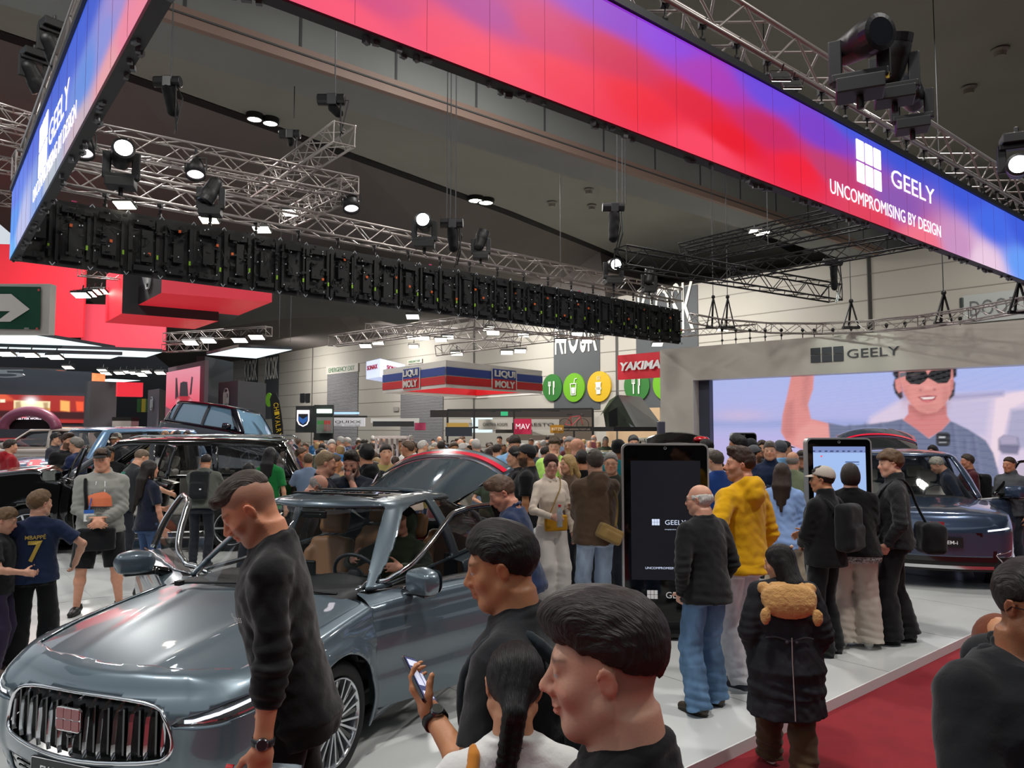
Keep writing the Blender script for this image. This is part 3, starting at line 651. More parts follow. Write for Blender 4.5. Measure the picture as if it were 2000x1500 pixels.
class Car:
 def __init__(s,D):s.D=D;s.L=D['L'];s.W=D['W']
 def half(s,x):
  D=s.D;L=s.L;w=s.W/2;nf,nr=D.get('nf',.75),D.get('nr',.55);e=D.get('pe',2.6)
  f=np.clip((nf-x)/nf,0,1);r=np.clip((x-(L-nr))/nr,0,1)
  ff=D.get('wf',.80);fr=D.get('wr',.84)
  return w*(1-(1-ff)*f**2-(1-fr)*r**2-D.get('waist',.0)*np.exp(-((x-L*.5)/(.25*L))**2))
 def body(s,nx=150,nz=26):
  D=s.D;L=s.L
  rf=D.get('rf',.30);rr=D.get('rr',.22)
  hf=float(s.half(np.array([rf]))[0]);n1=26;pts=[]
  bow=D.get('bow',.14)
  yc=np.linspace(0,1,22);hn=hf-D.get('cf',.22)
  for t in yc[:-1]:pts.append((bow*(t**2)*(hn/hf),t*hn))
  x0,y0=pts[-1][0]+.0,hn
  xb=bow*(hn/hf)
  for i in range(n1):
   a=math.pi/2*i/(n1-1);xx=xb+(rf+.15-xb)*(1-math.cos(a));yy=hn+(float(s.half(np.array([rf+.15]))[0])-hn)*math.sin(a);pts.append((xx,yy))
  for x in np.linspace(rf+.15,L-rr-.12,nx)[1:]:pts.append((x,float(s.half(np.array([x]))[0])))
  hr=float(s.half(np.array([L-rr-.12]))[0]);hn2=hr-D.get('cr',.20);bow2=D.get('bow2',.10)
  for i in range(1,18):
   a=math.pi/2*i/17;pts.append((L-rr-.12+(rr+.12-bow2)*math.sin(a),hn2+(hr-hn2)*math.cos(a)))
  for t in np.linspace(1,0,14)[1:]:pts.append((L-bow2*t*t,t*hn2))
  P_=np.array(pts);nc=len(P_);px,py=P_[:,0],P_[:,1]
  top=lambda x,y:s.top(x,y)
  zs=s.shoulder(px,py)
  zb=sm(px,*D['sill'])
  rows=[]
  for j in range(nz+1):
   v=j/nz;z=zb+(zs-zb)*v
   inset=s.inset(px,py,z,v)
   cx=np.clip(px,.9,L-.8);dx,dy=px-cx,py;r=np.hypot(dx,dy)+1e-9
   ang=np.stack([dx/r,dy/r],1)
   X=px-ang[:,0]*inset*np.where(px<.9,D.get('finset',1.),1.);Y=py-ang[:,1]*inset
   X,Y,z=s.tweak(X,Y,z,v)
   Y=np.maximum(Y,0);rows.append(np.stack([X,Y,z],1))
  X0,Y0,Z0=rows[-1].T;nt=22;rd=D.get('rd',.07)
  for j in range(1,nt+1):
   t=j/nt;t=t*t*.6+t*.4;cx=np.clip(X0,.55,L-.5)
   X=X0+(cx-X0)*t;Y=Y0*(1-t);a=min(1,t/.12);Z=top(X,Y);edge=Z0
   k=1-(1-a)**2.2;Zr=edge+(Z-edge)*k;rows.append(np.stack([X,Y,np.where(t>.12,Z,Zr)],1))
  R=np.array(rows);nr_=len(rows);V=R.reshape(-1,3);F=[]
  for j in range(nr_-1):
   for i in range(nc-1):
    F.append((j*nc+i,(j+1)*nc+i,(j+1)*nc+i+1,j*nc+i+1))
  V2=V*np.array([1,-1,1]);F2=[tuple(i+len(V)for i in f[::-1])for f in F]
  return np.vstack([V,V2]),[f[::-1]for f in F]+[f[::-1]for f in F2],nc,nr_
 def shoulder(s,x,y):return sm(x,*s.D['shoulder'])
 def top(s,x,y):
  D=s.D;c=sm(x,*D['top']);w=s.half(x);e=sm(x,*D['shoulder']);u=np.clip(np.abs(y)/w,0,1)
  z=c-(c-e)*u**D.get('crown',2.4)
  for(xc,yc,wx,wy,a)in D.get('ribs',[]):z=z+a*np.exp(-((np.abs(y)-yc-(x-xc)*D.get('ribslope',0))/wy)**2)*np.clip(1-np.abs((x-xc)/wx),0,1)**.5
  return z
 def inset(s,x,y,z,v):
  D=s.D;zt=sm(x,*D['shoulder']);zb=sm(x,*D['sill']);zm=D.get('zmid',.62)
  up=np.clip((z-zm)/(zt-zm+1e-6),0,1);lo=np.clip((zm-z)/(zm-zb+1e-6),0,1)
  r=D.get('tumble',.05)*up**2+D.get('tuck',.05)*lo**2.2
  for(zc,wz,a)in D.get('grooves',[]):r=r+a*np.exp(-((z-zc-(x-2)*D.get('gslope',0))/wz)**2)*np.clip((x-.6)/.5,0,1)*np.clip((s.L-.4-x)/.4,0,1)
  for xc in D['wheels']:r=r-D.get('flare',.022)*np.exp(-(((x-xc)**2+(z-D['wr_'])**2)**.5-D['arch'])**2/.07**2)*(z>D['wr_']-.25)
  return r
 def tweak(s,X,Y,z,v):return X,Y,z
 def cabin(s,nu=150,nv=30):
  D=s.D;bx=D['belt']
  x0,x1,hb,rt0,rt1,hr,zr=D['cabin']
  def outline(xa,xb,h,bowf,bowr,n=nu,rfr=.16,rbk=.2):
   pts=[];hn=h-rfr
   for t in np.linspace(0,1,24)[:-1]:pts.append((xa+bowf*t*t,t*hn))
   for i in range(12):a=math.pi/2*i/11;pts.append((xa+bowf+(rfr*1.3)*(1-math.cos(a)),hn+(h-hn)*math.sin(a)))
   for x in np.linspace(xa+bowf+rfr*1.3,xb-bowr-rbk,90)[1:]:pts.append((x,h))
   for i in range(1,13):a=math.pi/2*i/12;pts.append((xb-bowr-rbk+rbk*math.sin(a),h-rbk+rbk*math.cos(a)))
   for t in np.linspace(1,0,18)[1:]:pts.append((xb-bowr*t*t,t*(h-rbk)))
   return np.array(pts)
  A=outline(x0,x1,hb,D.get('bowf',.22),D.get('bowr',.12),rfr=.12,rbk=D.get('rbk',.2))
  B=outline(rt0,rt1,hr,D.get('bowf',.22)*.5,.05,rfr=.12,rbk=D.get('rbk',.2)*.8)
  t=np.linspace(0,1,len(A))
  taper=D.get('taper',.0)
  zb=D['zbelt'];rows=[]
  zroof=lambda x,y:sm(x,*D['roof'])-(D.get('rcrown',.05))*(np.abs(y)/hr)**2.2
  for j in range(nv+1):
   v=j/nv;q=A+(B-A)*v;zz=np.interp(q[:,0],*zb)
   zt=sm(np.clip(B[:,0],rt0,rt1),*D['roof'])-D.get('rcrown',.05)-.025
   z=zz+(zt-zz)*(v+.06*v*(1-v));bulge=.022*math.sin(math.pi*v)
   q=q.copy();q[:,1]+=bulge*(q[:,1]>.2)*D.get('bulge',1)
   if taper:q[:,1]*=1-taper*np.clip((q[:,0]-D['tx'])/(x1-D['tx']),0,1)**1.5
   rows.append(np.stack([q[:,0],q[:,1],z],1))
  X0,Y0,Z0=rows[-1].T
  for j in range(1,15):
   t_=j/14;t_=.3*t_+.7*t_*t_;cx=np.clip(X0,rt0+.25,rt1-.3);X=X0+(cx-X0)*t_;Y=Y0*(1-t_);a=min(1,t_/.10);k=1-(1-a)**2
   Z=zroof(X,Y);rows.append(np.stack([X,Y,Z0+(Z-Z0)*k],1))
  R=np.array(rows);nr_,nc=R.shape[:2];V=R.reshape(-1,3);F=[(j*nc+i,j*nc+i+1,(j+1)*nc+i+1,(j+1)*nc+i)for j in range(nr_-1)for i in range(nc-1)]
  V2=V*np.array([1,-1,1]);F2=[tuple(i+len(V)for i in f[::-1])for f in F]
  return np.vstack([V,V2]),F+F2
def paint(name,col,metal=.55,rough=.22):return mat('car_paint_'+name,col,rough,metal=metal,coat=1.0)
CHR=lambda:mat('chrome','#d8dadc',.12,metal=1)
BLK=lambda:mat('gloss_black','#08090a',.12,coat=.6)
TRIM=lambda:mat('black_trim','#0b0c0d',.55)
def GLS():return mat('window_glass','#aab4b4',.03,trans=1,ior=1.05,spec=.9)
def glassy(name='tinted_glass',c='#1a2024',a=.55):return mat(name,c,.04,alpha=a,spec=1.0,coat=1)
def wheel(parent,c,axis,r,wd=.215,spokes=10,rim='#c9ccd0',twin=True,capc='#b0b4b8',style=0):
 ax=nrm(axis);c=np.array(c,float);u=nrm(np.cross(ax,(0,0,1)));v=np.cross(ax,u);rr=r*.72
 m=MB();pr=[(rr,wd*.36),(rr+.012,wd*.47),(r*.88,wd*.52),(r*.965,wd*.44),(r,wd*.33),(r,-wd*.33),(r*.965,-wd*.44),(r*.88,-wd*.52),(rr,-wd*.47),(rr*.93,-wd*.3)]
 m.lathe(pr,c,ax,56);w_=m.build('wheel',mat('tyre_rubber','#101112',.75,bump=(60,.2)),parent,local=True,smooth=True)
 tr=MB()
 for i in range(72):
  a=2*math.pi*i/72;d=u*math.cos(a)+v*math.sin(a);t=np.cross(ax,d)
  tr.box(c+d*r*.998,(.004,.012,wd*.6),np.stack([d,t,ax],1))
 tr.build('tread',mat('tyre_rubber'),w_,local=True)
 m=MB();m.lathe([(rr*1.0,wd*.46),(rr*1.02,wd*.50),(rr*.975,wd*.50),(rr*.95,wd*.40),(rr*.92,wd*.1),(rr*.9,-wd*.3)],c,ax,56)
 m.build('rim_barrel',mat('wheel_silver',rim,.25,metal=.9),w_,local=True,smooth=True)
 m=MB();m.lathe([(.001,-wd*.1),(rr*.9,-wd*.12)],c,ax,32);m.lathe([(.001,wd*.05),(rr*.62,wd*.03),(rr*.62,-wd*.05)],c,ax,32);m.build('brake_disc',mat('brake_steel','#2c2e30',.4,metal=.8),w_,local=True,smooth=True)
 m=MB();n=spokes
 for i in range(n):
  for k in((-1,1)if twin else(0,)):
   a0=2*math.pi*(i+.14*k)/n;a1=2*math.pi*(i+(.22 if twin else 0)*k)/n
   p0=c+(u*math.cos(a0)+v*math.sin(a0))*rr*.17+ax*wd*.40;p1=c+(u*math.cos(a1)+v*math.sin(a1))*rr*.965+ax*wd*.46
   m.beam(p0,p1,rr*(.052 if twin else.11),wd*.10,up=ax)
 m.build('spokes',mat('wheel_silver'),w_,local=True)
 if twin:
  m=MB()
  for i in range(n):
   a=2*math.pi*(i+.5)/n;m.beam(c+(u*math.cos(a)+v*math.sin(a))*rr*.3+ax*wd*.36,c+(u*math.cos(a)+v*math.sin(a))*rr*.95+ax*wd*.42,rr*.10,wd*.04,up=ax)
  m.build('spoke_insert',BLK(),w_,local=True)
 m=MB();m.lathe([(.001,wd*.47),(rr*.14,wd*.46),(rr*.20,wd*.42),(rr*.21,wd*.2)],c,ax,24);m.build('hub_cap',mat('hub_'+capc.strip('#'),capc,.3,metal=.8),w_,local=True,smooth=True)
 return w_
def seat_mesh(parent,c,R,col,s=1.0,hold=True):
 R=np.array(R);sd=SDF();f=lambda p:np.array(c)+R@(np.array(p,float)*s)
 sd.bx(f((0,0,.08)),np.array((.26,.23,.09))*s,R,rd=.05,k=.02)
 for y in(-.21,.21):sd.rc(f((-.2,y,.13)),f((.2,y,.15)),.055*s,k=.04)
 Rb=R@ry(.32);g=lambda p:f((.22,0,.12))+Rb@(np.array(p,float)*s)
 sd.bx(g((.0,0,.30)),np.array((.06,.21,.33))*s,Rb,rd=.05,k=.03)
 for y in(-.19,.19):sd.rc(g((-.05,y,.05)),g((-.04,y,.48)),.05*s,k=.04)
 sd.rc(g((0,-.06,.6)),g((0,.06,.6)),.04*s,k=.03)
 o=sdf_obj('seat',sd,.02,mat('leather_'+col.strip('#'),col,.5,bump=(40,.1)),parent)
 h=SDF();h.bx(g((-.03,0,.76)),np.array((.055,.135,.10))*s,Rb,rd=.05,k=.02);q=sdf_obj('head_restraint',h,.016,mat('leather_'+col.strip('#')),o)
 return o
def mirror(parent,c,R,m,side,k=1.0):
 sd=SDF();R=np.array(R);f=lambda p:np.array(c)+R@(np.array(p,float)*np.array([1,side,1])*k)
 sd.el(f((0,.03,0)),np.array((.075,.125,.078))*k,R,k=.02);sd.bx(f((-.01,.03,-.005)),np.array((.055,.105,.06))*k,R,rd=.03,k=.03)
 sd.pl(f((.045,0,0)),R@np.array((1,.12*side,0)),.012)
 o=sdf_obj('mirror',sd,.009,m,parent)
 s2=SDF();s2.bx(f((.0,.0,-.068)),np.array((.045,.10,.018))*k,R,rd=.015,k=.01).rc(f((.01,-.06,-.055)),f((.02,-.17,-.09)),.028*k,.035*k,k=.02);sdf_obj('mirror_foot',s2,.009,BLK(),o)
 g=MB();g.prism(rrect(.20*k,.125*k,.045),f((.052,.03,0)),R@np.array((0,1,0)),R@np.array((0,0,1)),.003);g.build('mirror_glass',mat('mirror_silver','#c0c8cc',.02,metal=1),o,local=True)
 return o
def place_car(label,front,ang,cat='car',name='car',z=0):
 r=thing(name,label,cat,(front[0],front[1],z),ang);return r
def shell_parts(root,car,paintm,D,side_windows,doors,open_=(),glass=None,seams=True,roofm=None,hood=None,tail=None,extra_cut=None,cladding=None,wind=True,rearglass=True):
 out={}
 V,F,nc,nr_=car.body(D.get('nx',150),D.get('nz',26))
 for xc in D['wheels']:
  g=np.maximum(np.hypot(V[:,0]-xc,V[:,2]-D['wr_'])-D['arch'],.45-np.abs(V[:,1]));V,I,F=cut(V,F,g)
 x0,x1,hb=D['cabin'][:3]
 g=polysd([(x0+.10,-hb+.30),(x0+.06,0),(x0+.10,hb-.30),(x0+.22,hb-.05),(x1-.30,hb-.05),(x1-.15,0),(x1-.30,-hb+.05),(x0+.22,-hb+.05)],V[:,0],V[:,1]);g=np.maximum(g,.55-V[:,2]);V,I,F=cut(V,F,g)
 extra=extra_cut(V,F)if extra_cut else[]
 if extra:V,F,ex=extra;out.update(ex)
 zc=D.get('zcut',.42)
 VV,FF=V,F
 for nm,(poly,side)in doors.items():
  sd=polysd(poly,VV[:,0],VV[:,2]);g=np.maximum(sd,.30-VV[:,1]*side);g=np.maximum(g,VV[:,2]-np.interp(VV[:,0],*D['zbelt'])-.035)
  VV,I,FF=cut(VV,FF,g+.004);out[nm]=compact(VV,I)
  gg=np.maximum(polysd(poly,VV[:,0],VV[:,2]),.30-VV[:,1]*side);gg=np.maximum(gg,VV[:,2]-np.interp(VV[:,0],*D['zbelt'])-.035);VV,gone,FF=cut(VV,FF,gg-.003)
 if hood:
  h=polysd(hood,VV[:,0],VV[:,1]);up=.02-(VV[:,2]-(sm(VV[:,0],*D['shoulder'])-.045));g=np.maximum(h,up)
  VV,I,FF=cut(VV,FF,g+.0);out['hood']=compact(VV,I)
  g=np.maximum(polysd(hood,VV[:,0],VV[:,1])-.006,.02-(VV[:,2]-(sm(VV[:,0],*D['shoulder'])-.051)));VV,gone,FF=cut(VV,FF,g)
 if cladding:
  zcl=np.interp(VV[:,0],*cladding);rad=np.minimum(*[np.hypot(VV[:,0]-xc,VV[:,2]-D['wr_'])-D['arch']-.05 for xc in D['wheels']]);VV,I,FF=cut(VV,FF,np.minimum(VV[:,2]-zcl,rad));cv,cf=compact(VV,I);link_mesh('cladding',cv,cf,TRIM(),root,local=True,smooth=True)
 bv,bf=compact(VV,FF);bo=link_mesh('body_panels',bv,bf,paintm,root,local=True,smooth=True)
 q=bo.modifiers.new('thick','SOLIDIFY');q.thickness=.012;q.offset=-1
 V,F=car.cabin();x0,x1,hb,rt0,rt1,hr,zr=D['cabin']
 res={}
 for nm,(poly,side)in side_windows.items():
  g=np.maximum(polysd(poly,V[:,0],V[:,2]),.3-V[:,1]*side);V,I,F=cut(V,F,g);res[nm]=compact(V,I)
 if wind:
  e=D.get('ws_e',.07);g=polysd([(x0-.3,-hb-.3),(x0-.3,hb+.3),(x0+D.get('bowf',.22)+.02,hb-e),(rt0+D.get('bowf',.22)*.5+.06,hr-e-.01),(rt0+.04,0),(rt0+D.get('bowf',.22)*.5+.06,-hr+e+.01),(x0+D.get('bowf',.22)+.02,-hb+e)],V[:,0],V[:,1]);g=np.maximum(g,V[:,2]-D['wstop']);V,I,F=cut(V,F,g);res['windscreen']=compact(V,I)
 if rearglass:
  g=polysd(D['rg'],V[:,0],V[:,1]);g=np.maximum(g,D.get('rgz',1.0)-V[:,2]);V,I,F=cut(V,F,g);res['rear_glass']=compact(V,I)
 if D.get('sunroof'):
  g=polysd(D['sunroof'],V[:,0],V[:,1]);g=np.maximum(g,1.2-V[:,2]);V,I,F=cut(V,F,g);res['sunroof']=compact(V,I)
 rf=compact(V,F);ro=link_mesh('roof',*rf,roofm or paintm,root,local=True,smooth=True);q=ro.modifiers.new('thick','SOLIDIFY');q.thickness=.03;q.offset=-1
 out['glass']=res;return out
def rot_about(V,hinge,ang,axis='z',side=1):
 V=np.asarray(V,float);R=rz(ang)if axis=='z' else(ry(ang)if axis=='y' else rx(ang));return(V-np.array(hinge))@R.T+np.array(hinge)
def struct(o,name=None):o['kind']='structure';return o
def carpet():
 m=MB();m.box((0,30,-.06),(160,110,.1));struct(m.build('floor',mat('hall_floor','#5a5753',.8,var=(5,.06)),base=False))
carpet()
U_=nrm((3.62,3.0,0));V_=np.array((-U_[1],U_[0],0))
E0=np.array(G(1380,1480,.08));E0[2]=0
def stage():
 a=E0-U_*9.5;b=E0+U_*19;c=b+V_*21;d=a+V_*17
 m=MB();F=[(0,1,2,3),(7,6,5,4)]+[(i,i+4,(i+1)%4+4,(i+1)%4)for i in range(4)]
 m.add([p+np.array((0,0,.08))for p in(a,b,c,d)]+[p for p in(a,b,c,d)],F)
 t=thing('stage_platform','low glossy white platform of the car stand, edged by the red carpet','platform',tuple(E0))
 M=mat('stage_white','#c9cbc9',.22,var=(1.5,.05),spec=.5);m.build('deck',M,t)
 m=MB();m.beam(a+(0,0,.04),b+(0,0,.04),.012,.082);m.build('edge_strip',mat('edge_white','#dcdedb',.35),t)
 m=MB()
 for i in range(20):p=a+U_*i*1.5;m.beam(p+(0,0,.081),p+V_*17+(0,0,.081),.006,.003)
 for i in range(1,8):m.beam(a+V_*i*2.4+(0,0,.081),b+V_*i*2.4+(0,0,.081),.006,.003)
 m.build('deck_joint',mat('joint_grey','#a3a5a3',.5),t)
stage()
def aisle():
 a=E0-U_*14-V_*8;b=E0+U_*18.9-V_*8;c=E0+U_*18.9+V_*.02;d=E0-U_*14+V_*.02;m=MB();m.add([p+np.array((0,0,.004))for p in(a,b,c,d)]+[p-np.array((0,0,.008))for p in(a,b,c,d)],[(0,1,2,3),(7,6,5,4),(0,4,5,1),(2,6,7,3)])
 tag(m.build('aisle_carpet',mat('red_carpet','#841722',.95,bump=(220,.6),var=(5,.10))),'deep red carpet of the aisle along the white stage','carpet')
aisle()
def T3(x0,D,t,z):return np.array((x0[0]+D[0]*t,x0[1]+D[1]*t,z))
WD=nrm((-.676,.737,0));W0=np.array((2.76,40,0));WZ=8.75;WN=np.array((-WD[1],WD[0],0))
if WN[1]>0:WN=-WN
def wallpt(px,py):
 d=np.array(ray(px,py));o=np.array((0,0,CAMZ));t=((W0-o)@WN)/(d@WN);return o+d*t
def wt(px):return float((wallpt(px,838)-W0)@WD)
CREAM=mat('wall_cream','#aaa59b',.7,var=(.6,.03))
t0,t1=-28,60
m=MB();m.quad(T3(W0,WD,t0,0),T3(W0,WD,t1,0),T3(W0,WD,t1,WZ),T3(W0,WD,t0,WZ));struct(m.build('wall_right',CREAM,base=False))
m=MB()
for k in range(1,9):z=k*1.0;m.beam(T3(W0,WD,t0,z)+WN*.01,T3(W0,WD,t1,z)+WN*.01,.02,.035)
o=m.build('trim_1',mat('wall_joint','#837f76',.8),base=False);struct(o)
m=MB()
for px in(1707,1207,926,609):t=wt(px);m.beam(T3(W0,WD,t,0)+WN*.03,T3(W0,WD,t,WZ)+WN*.03,.14 if px in(1707,1207)else.07,.06)
struct(m.build('trim_2',mat('wall_post','#4d4b48',.7),base=False))
def wall_rect(name,label,cat,pxa,pxb,z0,z1,col,dep=.04,m_=None):
 ta,tb=wt(pxa),wt(pxb);t=thing(name,label,cat,tuple(T3(W0,WD,(ta+tb)/2,z0)))
 m=MB();a=T3(W0,WD,ta,z0);b=T3(W0,WD,tb,z0);h=np.array((0,0,z1-z0));m.add([a+WN*.0,b,b+h,a+h,a+WN*dep,b+WN*dep,b+h+WN*dep,a+h+WN*dep],[(0,1,2,3),(4,7,6,5),(0,4,5,1),(1,5,6,2),(2,6,7,3),(3,7,4,0)])
 m.build('panel',m_ or mat('panel_'+col.strip('#'),col,.7),t);return t
zat=lambda px,py:float(wallpt(px,py)[2])
kcol='#474a4c'
def kiosk_banner(pxa,pxb,pyb,txt_py,label,zb=3.1,side='k'):
 t=wall_rect('wall_banner',label,'banner',pxa,pxb,zb,WZ-.05,kcol)
 pc=(pxa+pxb)/2;ta,tb=wt(pxa),wt(pxb);w_=abs(ta-tb)*.92;z1,z0=zat(pc,txt_py[0]),zat(pc,txt_py[1])
 m=MB();put_text(m,'KIOSK',T3(W0,WD,(ta+tb)/2,(z0+z1)/2)+WN*.06,-WD,(0,0,1),w_,z1-z0,.02);m.build('lettering',mat('sign_offwhite','#d8d6cc',.6),t);return t
kiosk_banner(1245,1367,700,(556,655),'dark grey wall banner lettered KIOSK behind the black screen end',3.1)
kiosk_banner(1083,1173,700,(590,690),'dark grey wall banner lettered KIOSK above the three round food signs',3.1)
kiosk_banner(516,543,800,(698,741),'far dark wall banner lettered KIOSK, right one of the distant pair',3.0)
kiosk_banner(475,502,800,(704,744),'far dark wall banner lettered KIOSK, left one of the distant pair',3.0)
def disc_sign(px,py,rpx,col,kind,label):
 c=wallpt(px,py);R=abs(np.linalg.norm(wallpt(px+rpx,py)-wallpt(px-rpx,py)))/2*.99;t=thing('round_sign',label,'sign',tuple(c),group=None)
 m=MB();m.prism(circ(R,48),c+WN*.02,-WD,(0,0,1),.10);m.build('disc',mat('disc_'+col.strip('#'),col,.35),t)
 m=MB();o=c+WN*.15;x=-WD;y=(0,0,1);s=R/1.6
 W=lambda poly:m.prism([(a*s,b*s)for a,b in poly],o,x,y,.02)
 if kind=='fork':
  W(rrect(.13,1.0,.06,4,-.32,-.35));W(rrect(.42,.12,.05,4,-.32,.22))
  for k in(-.48,-.32,-.16):W(rrect(.07,.50,.03,3,k,.47))
  W(rrect(.16,1.6,.07,4,.34,-.07));W(rrect(.26,.80,.12,4,.38,.32))
 elif kind=='drink':
  for a,b in(((-.42,.40),(-.32,-.82)),((.42,.40),(.32,-.82)),((-.36,-.82),(.36,-.82)),((-.48,.42),(.48,.42)),((.12,.40),(.22,.92)),((.22,.92),(.52,.98))):
   d=np.array(b)-np.array(a);L=np.hypot(*d);n_=np.array((-d[1],d[0]))/L*.045;W([tuple(np.array(a)-n_),tuple(np.array(b)-n_),tuple(np.array(b)+n_),tuple(np.array(a)+n_)])
  W([(-.27,0),(-.20,-.68),(.20,-.68),(.27,0)])
 else:
  W([(-.34,.30),(-.26,-.80),(.26,-.80),(.34,.30)]);W(rrect(.80,.16,.05,4,0,.38));W(rrect(.78,.26,.05,4,0,-.22))
  for k in(-.18,0,.18):m.tube([o+np.array(x)*s*(k+.04*math.sin(q*2.2))+np.array((0,0,(.62+q*.12)*s))for q in range(5)],.025*s,5)
 m.build('symbol',mat('symbol_white','#d9dbd2',.5),t);return t
disc_sign(1081,757,19,'#2f6a2c','fork','dark green round wall sign with white fork and knife, leftmost of three')
disc_sign(1123.5,757,21,'#64a01e','drink','light green round wall sign with a white drinking glass and straw')
disc_sign(1172.5,755,23,'#c9a31c','cup','yellow round wall sign with a white steaming takeaway cup')
disc_sign(1246,753,25,'#2f6a2c','fork','dark green round fork-and-knife sign behind the rooftop tent')
disc_sign(1304,750,27,'#64a01e','drink','light green round wall sign cut off by the red banner and white column')
def roller(n,pxa,pxb,z1,label_col):
 ta,tb=wt(pxa),wt(pxb);m=MB();N_=60
 for k in range(N_):
  za,zb_=z1*k/N_,z1*(k+.5)/N_;zc=z1*(k+1)/N_
  m.quad(T3(W0,WD,ta,za)+WN*.03,T3(W0,WD,tb,za)+WN*.03,T3(W0,WD,tb,zb_)+WN*.07,T3(W0,WD,ta,zb_)+WN*.07);m.quad(T3(W0,WD,ta,zb_)+WN*.07,T3(W0,WD,tb,zb_)+WN*.07,T3(W0,WD,tb,zc)+WN*.03,T3(W0,WD,ta,zc)+WN*.03)
 o=m.build('door_%d'%n,mat('shutter','#8d8c8e',.45,metal=.3),base=False);struct(o)
roller(1,639,699,zat(670,728),0);roller(2,783,866,zat(825,748),0)
def small_sign(px,py,wpx,hpx,col,txt,tcol,label,name='wall_sign'):
 c=wallpt(px,py);w_=np.linalg.norm(wallpt(px-wpx/2,py)-wallpt(px+wpx/2,py));h_=abs(zat(px,py-hpx/2)-zat(px,py+hpx/2));t=thing(name,label,'sign',tuple(c))
 m=MB();m.prism(rrect(w_,h_,.03),c+WN*.05,-WD,(0,0,1),.05);m.build('panel',mat('panel_'+col.strip('#'),col,.6),t)
 if txt:m=MB();put_text(m,txt,c+WN*.11,-WD,(0,0,1),w_*.8,h_*.55,.01);m.build('lettering',mat('ink_'+tcol.strip('#'),tcol,.5),t)
 return t
small_sign(669,721,62,16,'#b3afa6','EMERGENCY EXIT','#4b7a52','beige header box with green exit lettering over the left shutter')
small_sign(812,706,28,8,'#b3afa6','EMERGENCY EXIT','#4b7a52','small green exit lettering on the wall above the blue and red sign')
small_sign(592,777,8,17,'#1c1d1f','','#fff','small black accessibility sign, left of the pair')
small_sign(602,777,8,17,'#1c1d1f','','#fff','small black washroom sign, right of the pair')
small_sign(937,770,34,13,'#3a3134','','#fff','dark wall sign hidden behind the hanging ring')
small_sign(775,799,10,8,'#8f8a84','','#fff','little grey notice beside the right shutter')
small_sign(1955,598,150,56,'#a9aca9','DOOR 8','#5c5f5f','pale wall sign with grey stencilled door lettering, far right')
small_sign(1880,592,8,20,'#24302a','','#fff','slim dark wall plate left of the door lettering')
t=wall_rect('kiosk_recess','warm beige recess of the food kiosks under the round signs','kiosk',1185,1290,0,3.1,'#b79a78');
ZC=11.2
slot=[(-260,-40),(0,60),(245,142),(700,304),(1000,414),(1185,490),(1300,545)]
S_=[np.array(G(px,py,ZC))for px,py in slot];S_[0]=S_[1]+(S_[1]-S_[2])*2.0
CG=mat('ceiling_grey','#8c8c83',.9,var=(.35,.07));CB=mat('soffit_brown','#6b6460',.9,var=(.4,.06))
far=[np.array((-.0,0,0))]
m=MB();n=len(S_);back=[np.array((p[0]+60,p[1]-50,ZC))for p in S_];m.add(S_+back,[(i,i+1,n+i+1,n+i)for i in range(n-1)]);
e=S_[-1];m.quad(e,np.array((e[0]+12,e[1]+6,ZC)),np.array((70,10,ZC)),back[-1]);struct(m.build('ceiling',CG,base=False))
m=MB()
for i in range(n-1):
 a,b=S_[i],S_[i+1];d=nrm(b-a);s_=np.array((d[1],-d[0],0));s_=-s_
 m.add([a-s_*.05,b-s_*.05,b+s_*.45,a+s_*.45,a-s_*.05+(0,0,.6),b-s_*.05+(0,0,.6),b+s_*.45+(0,0,.6),a+s_*.45+(0,0,.6)],[(0,1,2,3),(4,5,6,7),(0,1,5,4),(2,3,7,6)])
struct(m.build('trim_3',mat('slot_black','#040404',.9),base=False))
m=MB();LO=[]
for(px,py),p in zip(slot,S_):
 d=nrm((S_[2]-S_[1]));
 tt={-260:62,0:60,245:54,700:None,1000:None,1185:None,1300:None}[px]
 if tt is None:tt=wt(px)if px<1250 else wt(1275)
 LO.append(T3(W0,WD,tt,WZ))
U2=[p+np.array((-.3,.3,.05))for p in S_]
m.add(U2+LO,[(i,i+1,n+i+1,n+i)for i in range(n-1)]);struct(m.build('trim_4',CB,base=False))
m=MB();m.quad(LO[-1],LO[-1]-WD*30,np.array((60,10,11.5)),U2[-1]);struct(m.build('trim_5',CB,base=False))
ba=np.array(G(296,28,8.7));bb=np.array(G(1615,465,8.7));bd=nrm(bb-ba);bd[2]=0;bd=nrm(bd);bn=np.array((bd[1],-bd[0],0))
B0=ba-bd*14;B1=bb+bd*9;
m=MB();m.add([B0,B1,B1+(0,0,2.6),B0+(0,0,2.6),B0-bn*1.2,B1-bn*1.2,B1-bn*1.2+(0,0,2.6),B0-bn*1.2+(0,0,2.6)],[(0,1,2,3),(4,7,6,5),(0,4,5,1)]);
bt=thing('ceiling_beam','long grey ceiling bulkhead with vertical joints and a copper lower edge','beam',tuple(B0));m.build('fascia',mat('bulkhead_grey','#868a87',.8,var=(.25,.10)),bt)
m=MB();L=float(np.linalg.norm(B1-B0))
for k in range(int(L/2.0)):p=B0+bd*(k*2.0+.5)+bn*.006;m.beam(p+(0,0,.3),p+(0,0,2.55),.05,.012,up=bn)
m.build('joint',mat('joint_dark','#4a4d4c',.8),bt)
m=MB();m.beam(B0+bn*.05+(0,0,.10),B1+bn*.05+(0,0,.10),.14,.30);m.build('lower_edge',mat('edge_copper','#8b7468',.6),bt)
m=MB();m.beam(B0+bn*.13+(0,0,.12),B1+bn*.13+(0,0,.12),.02,.03);m.build('edge_groove',mat('joint_dark'),bt)
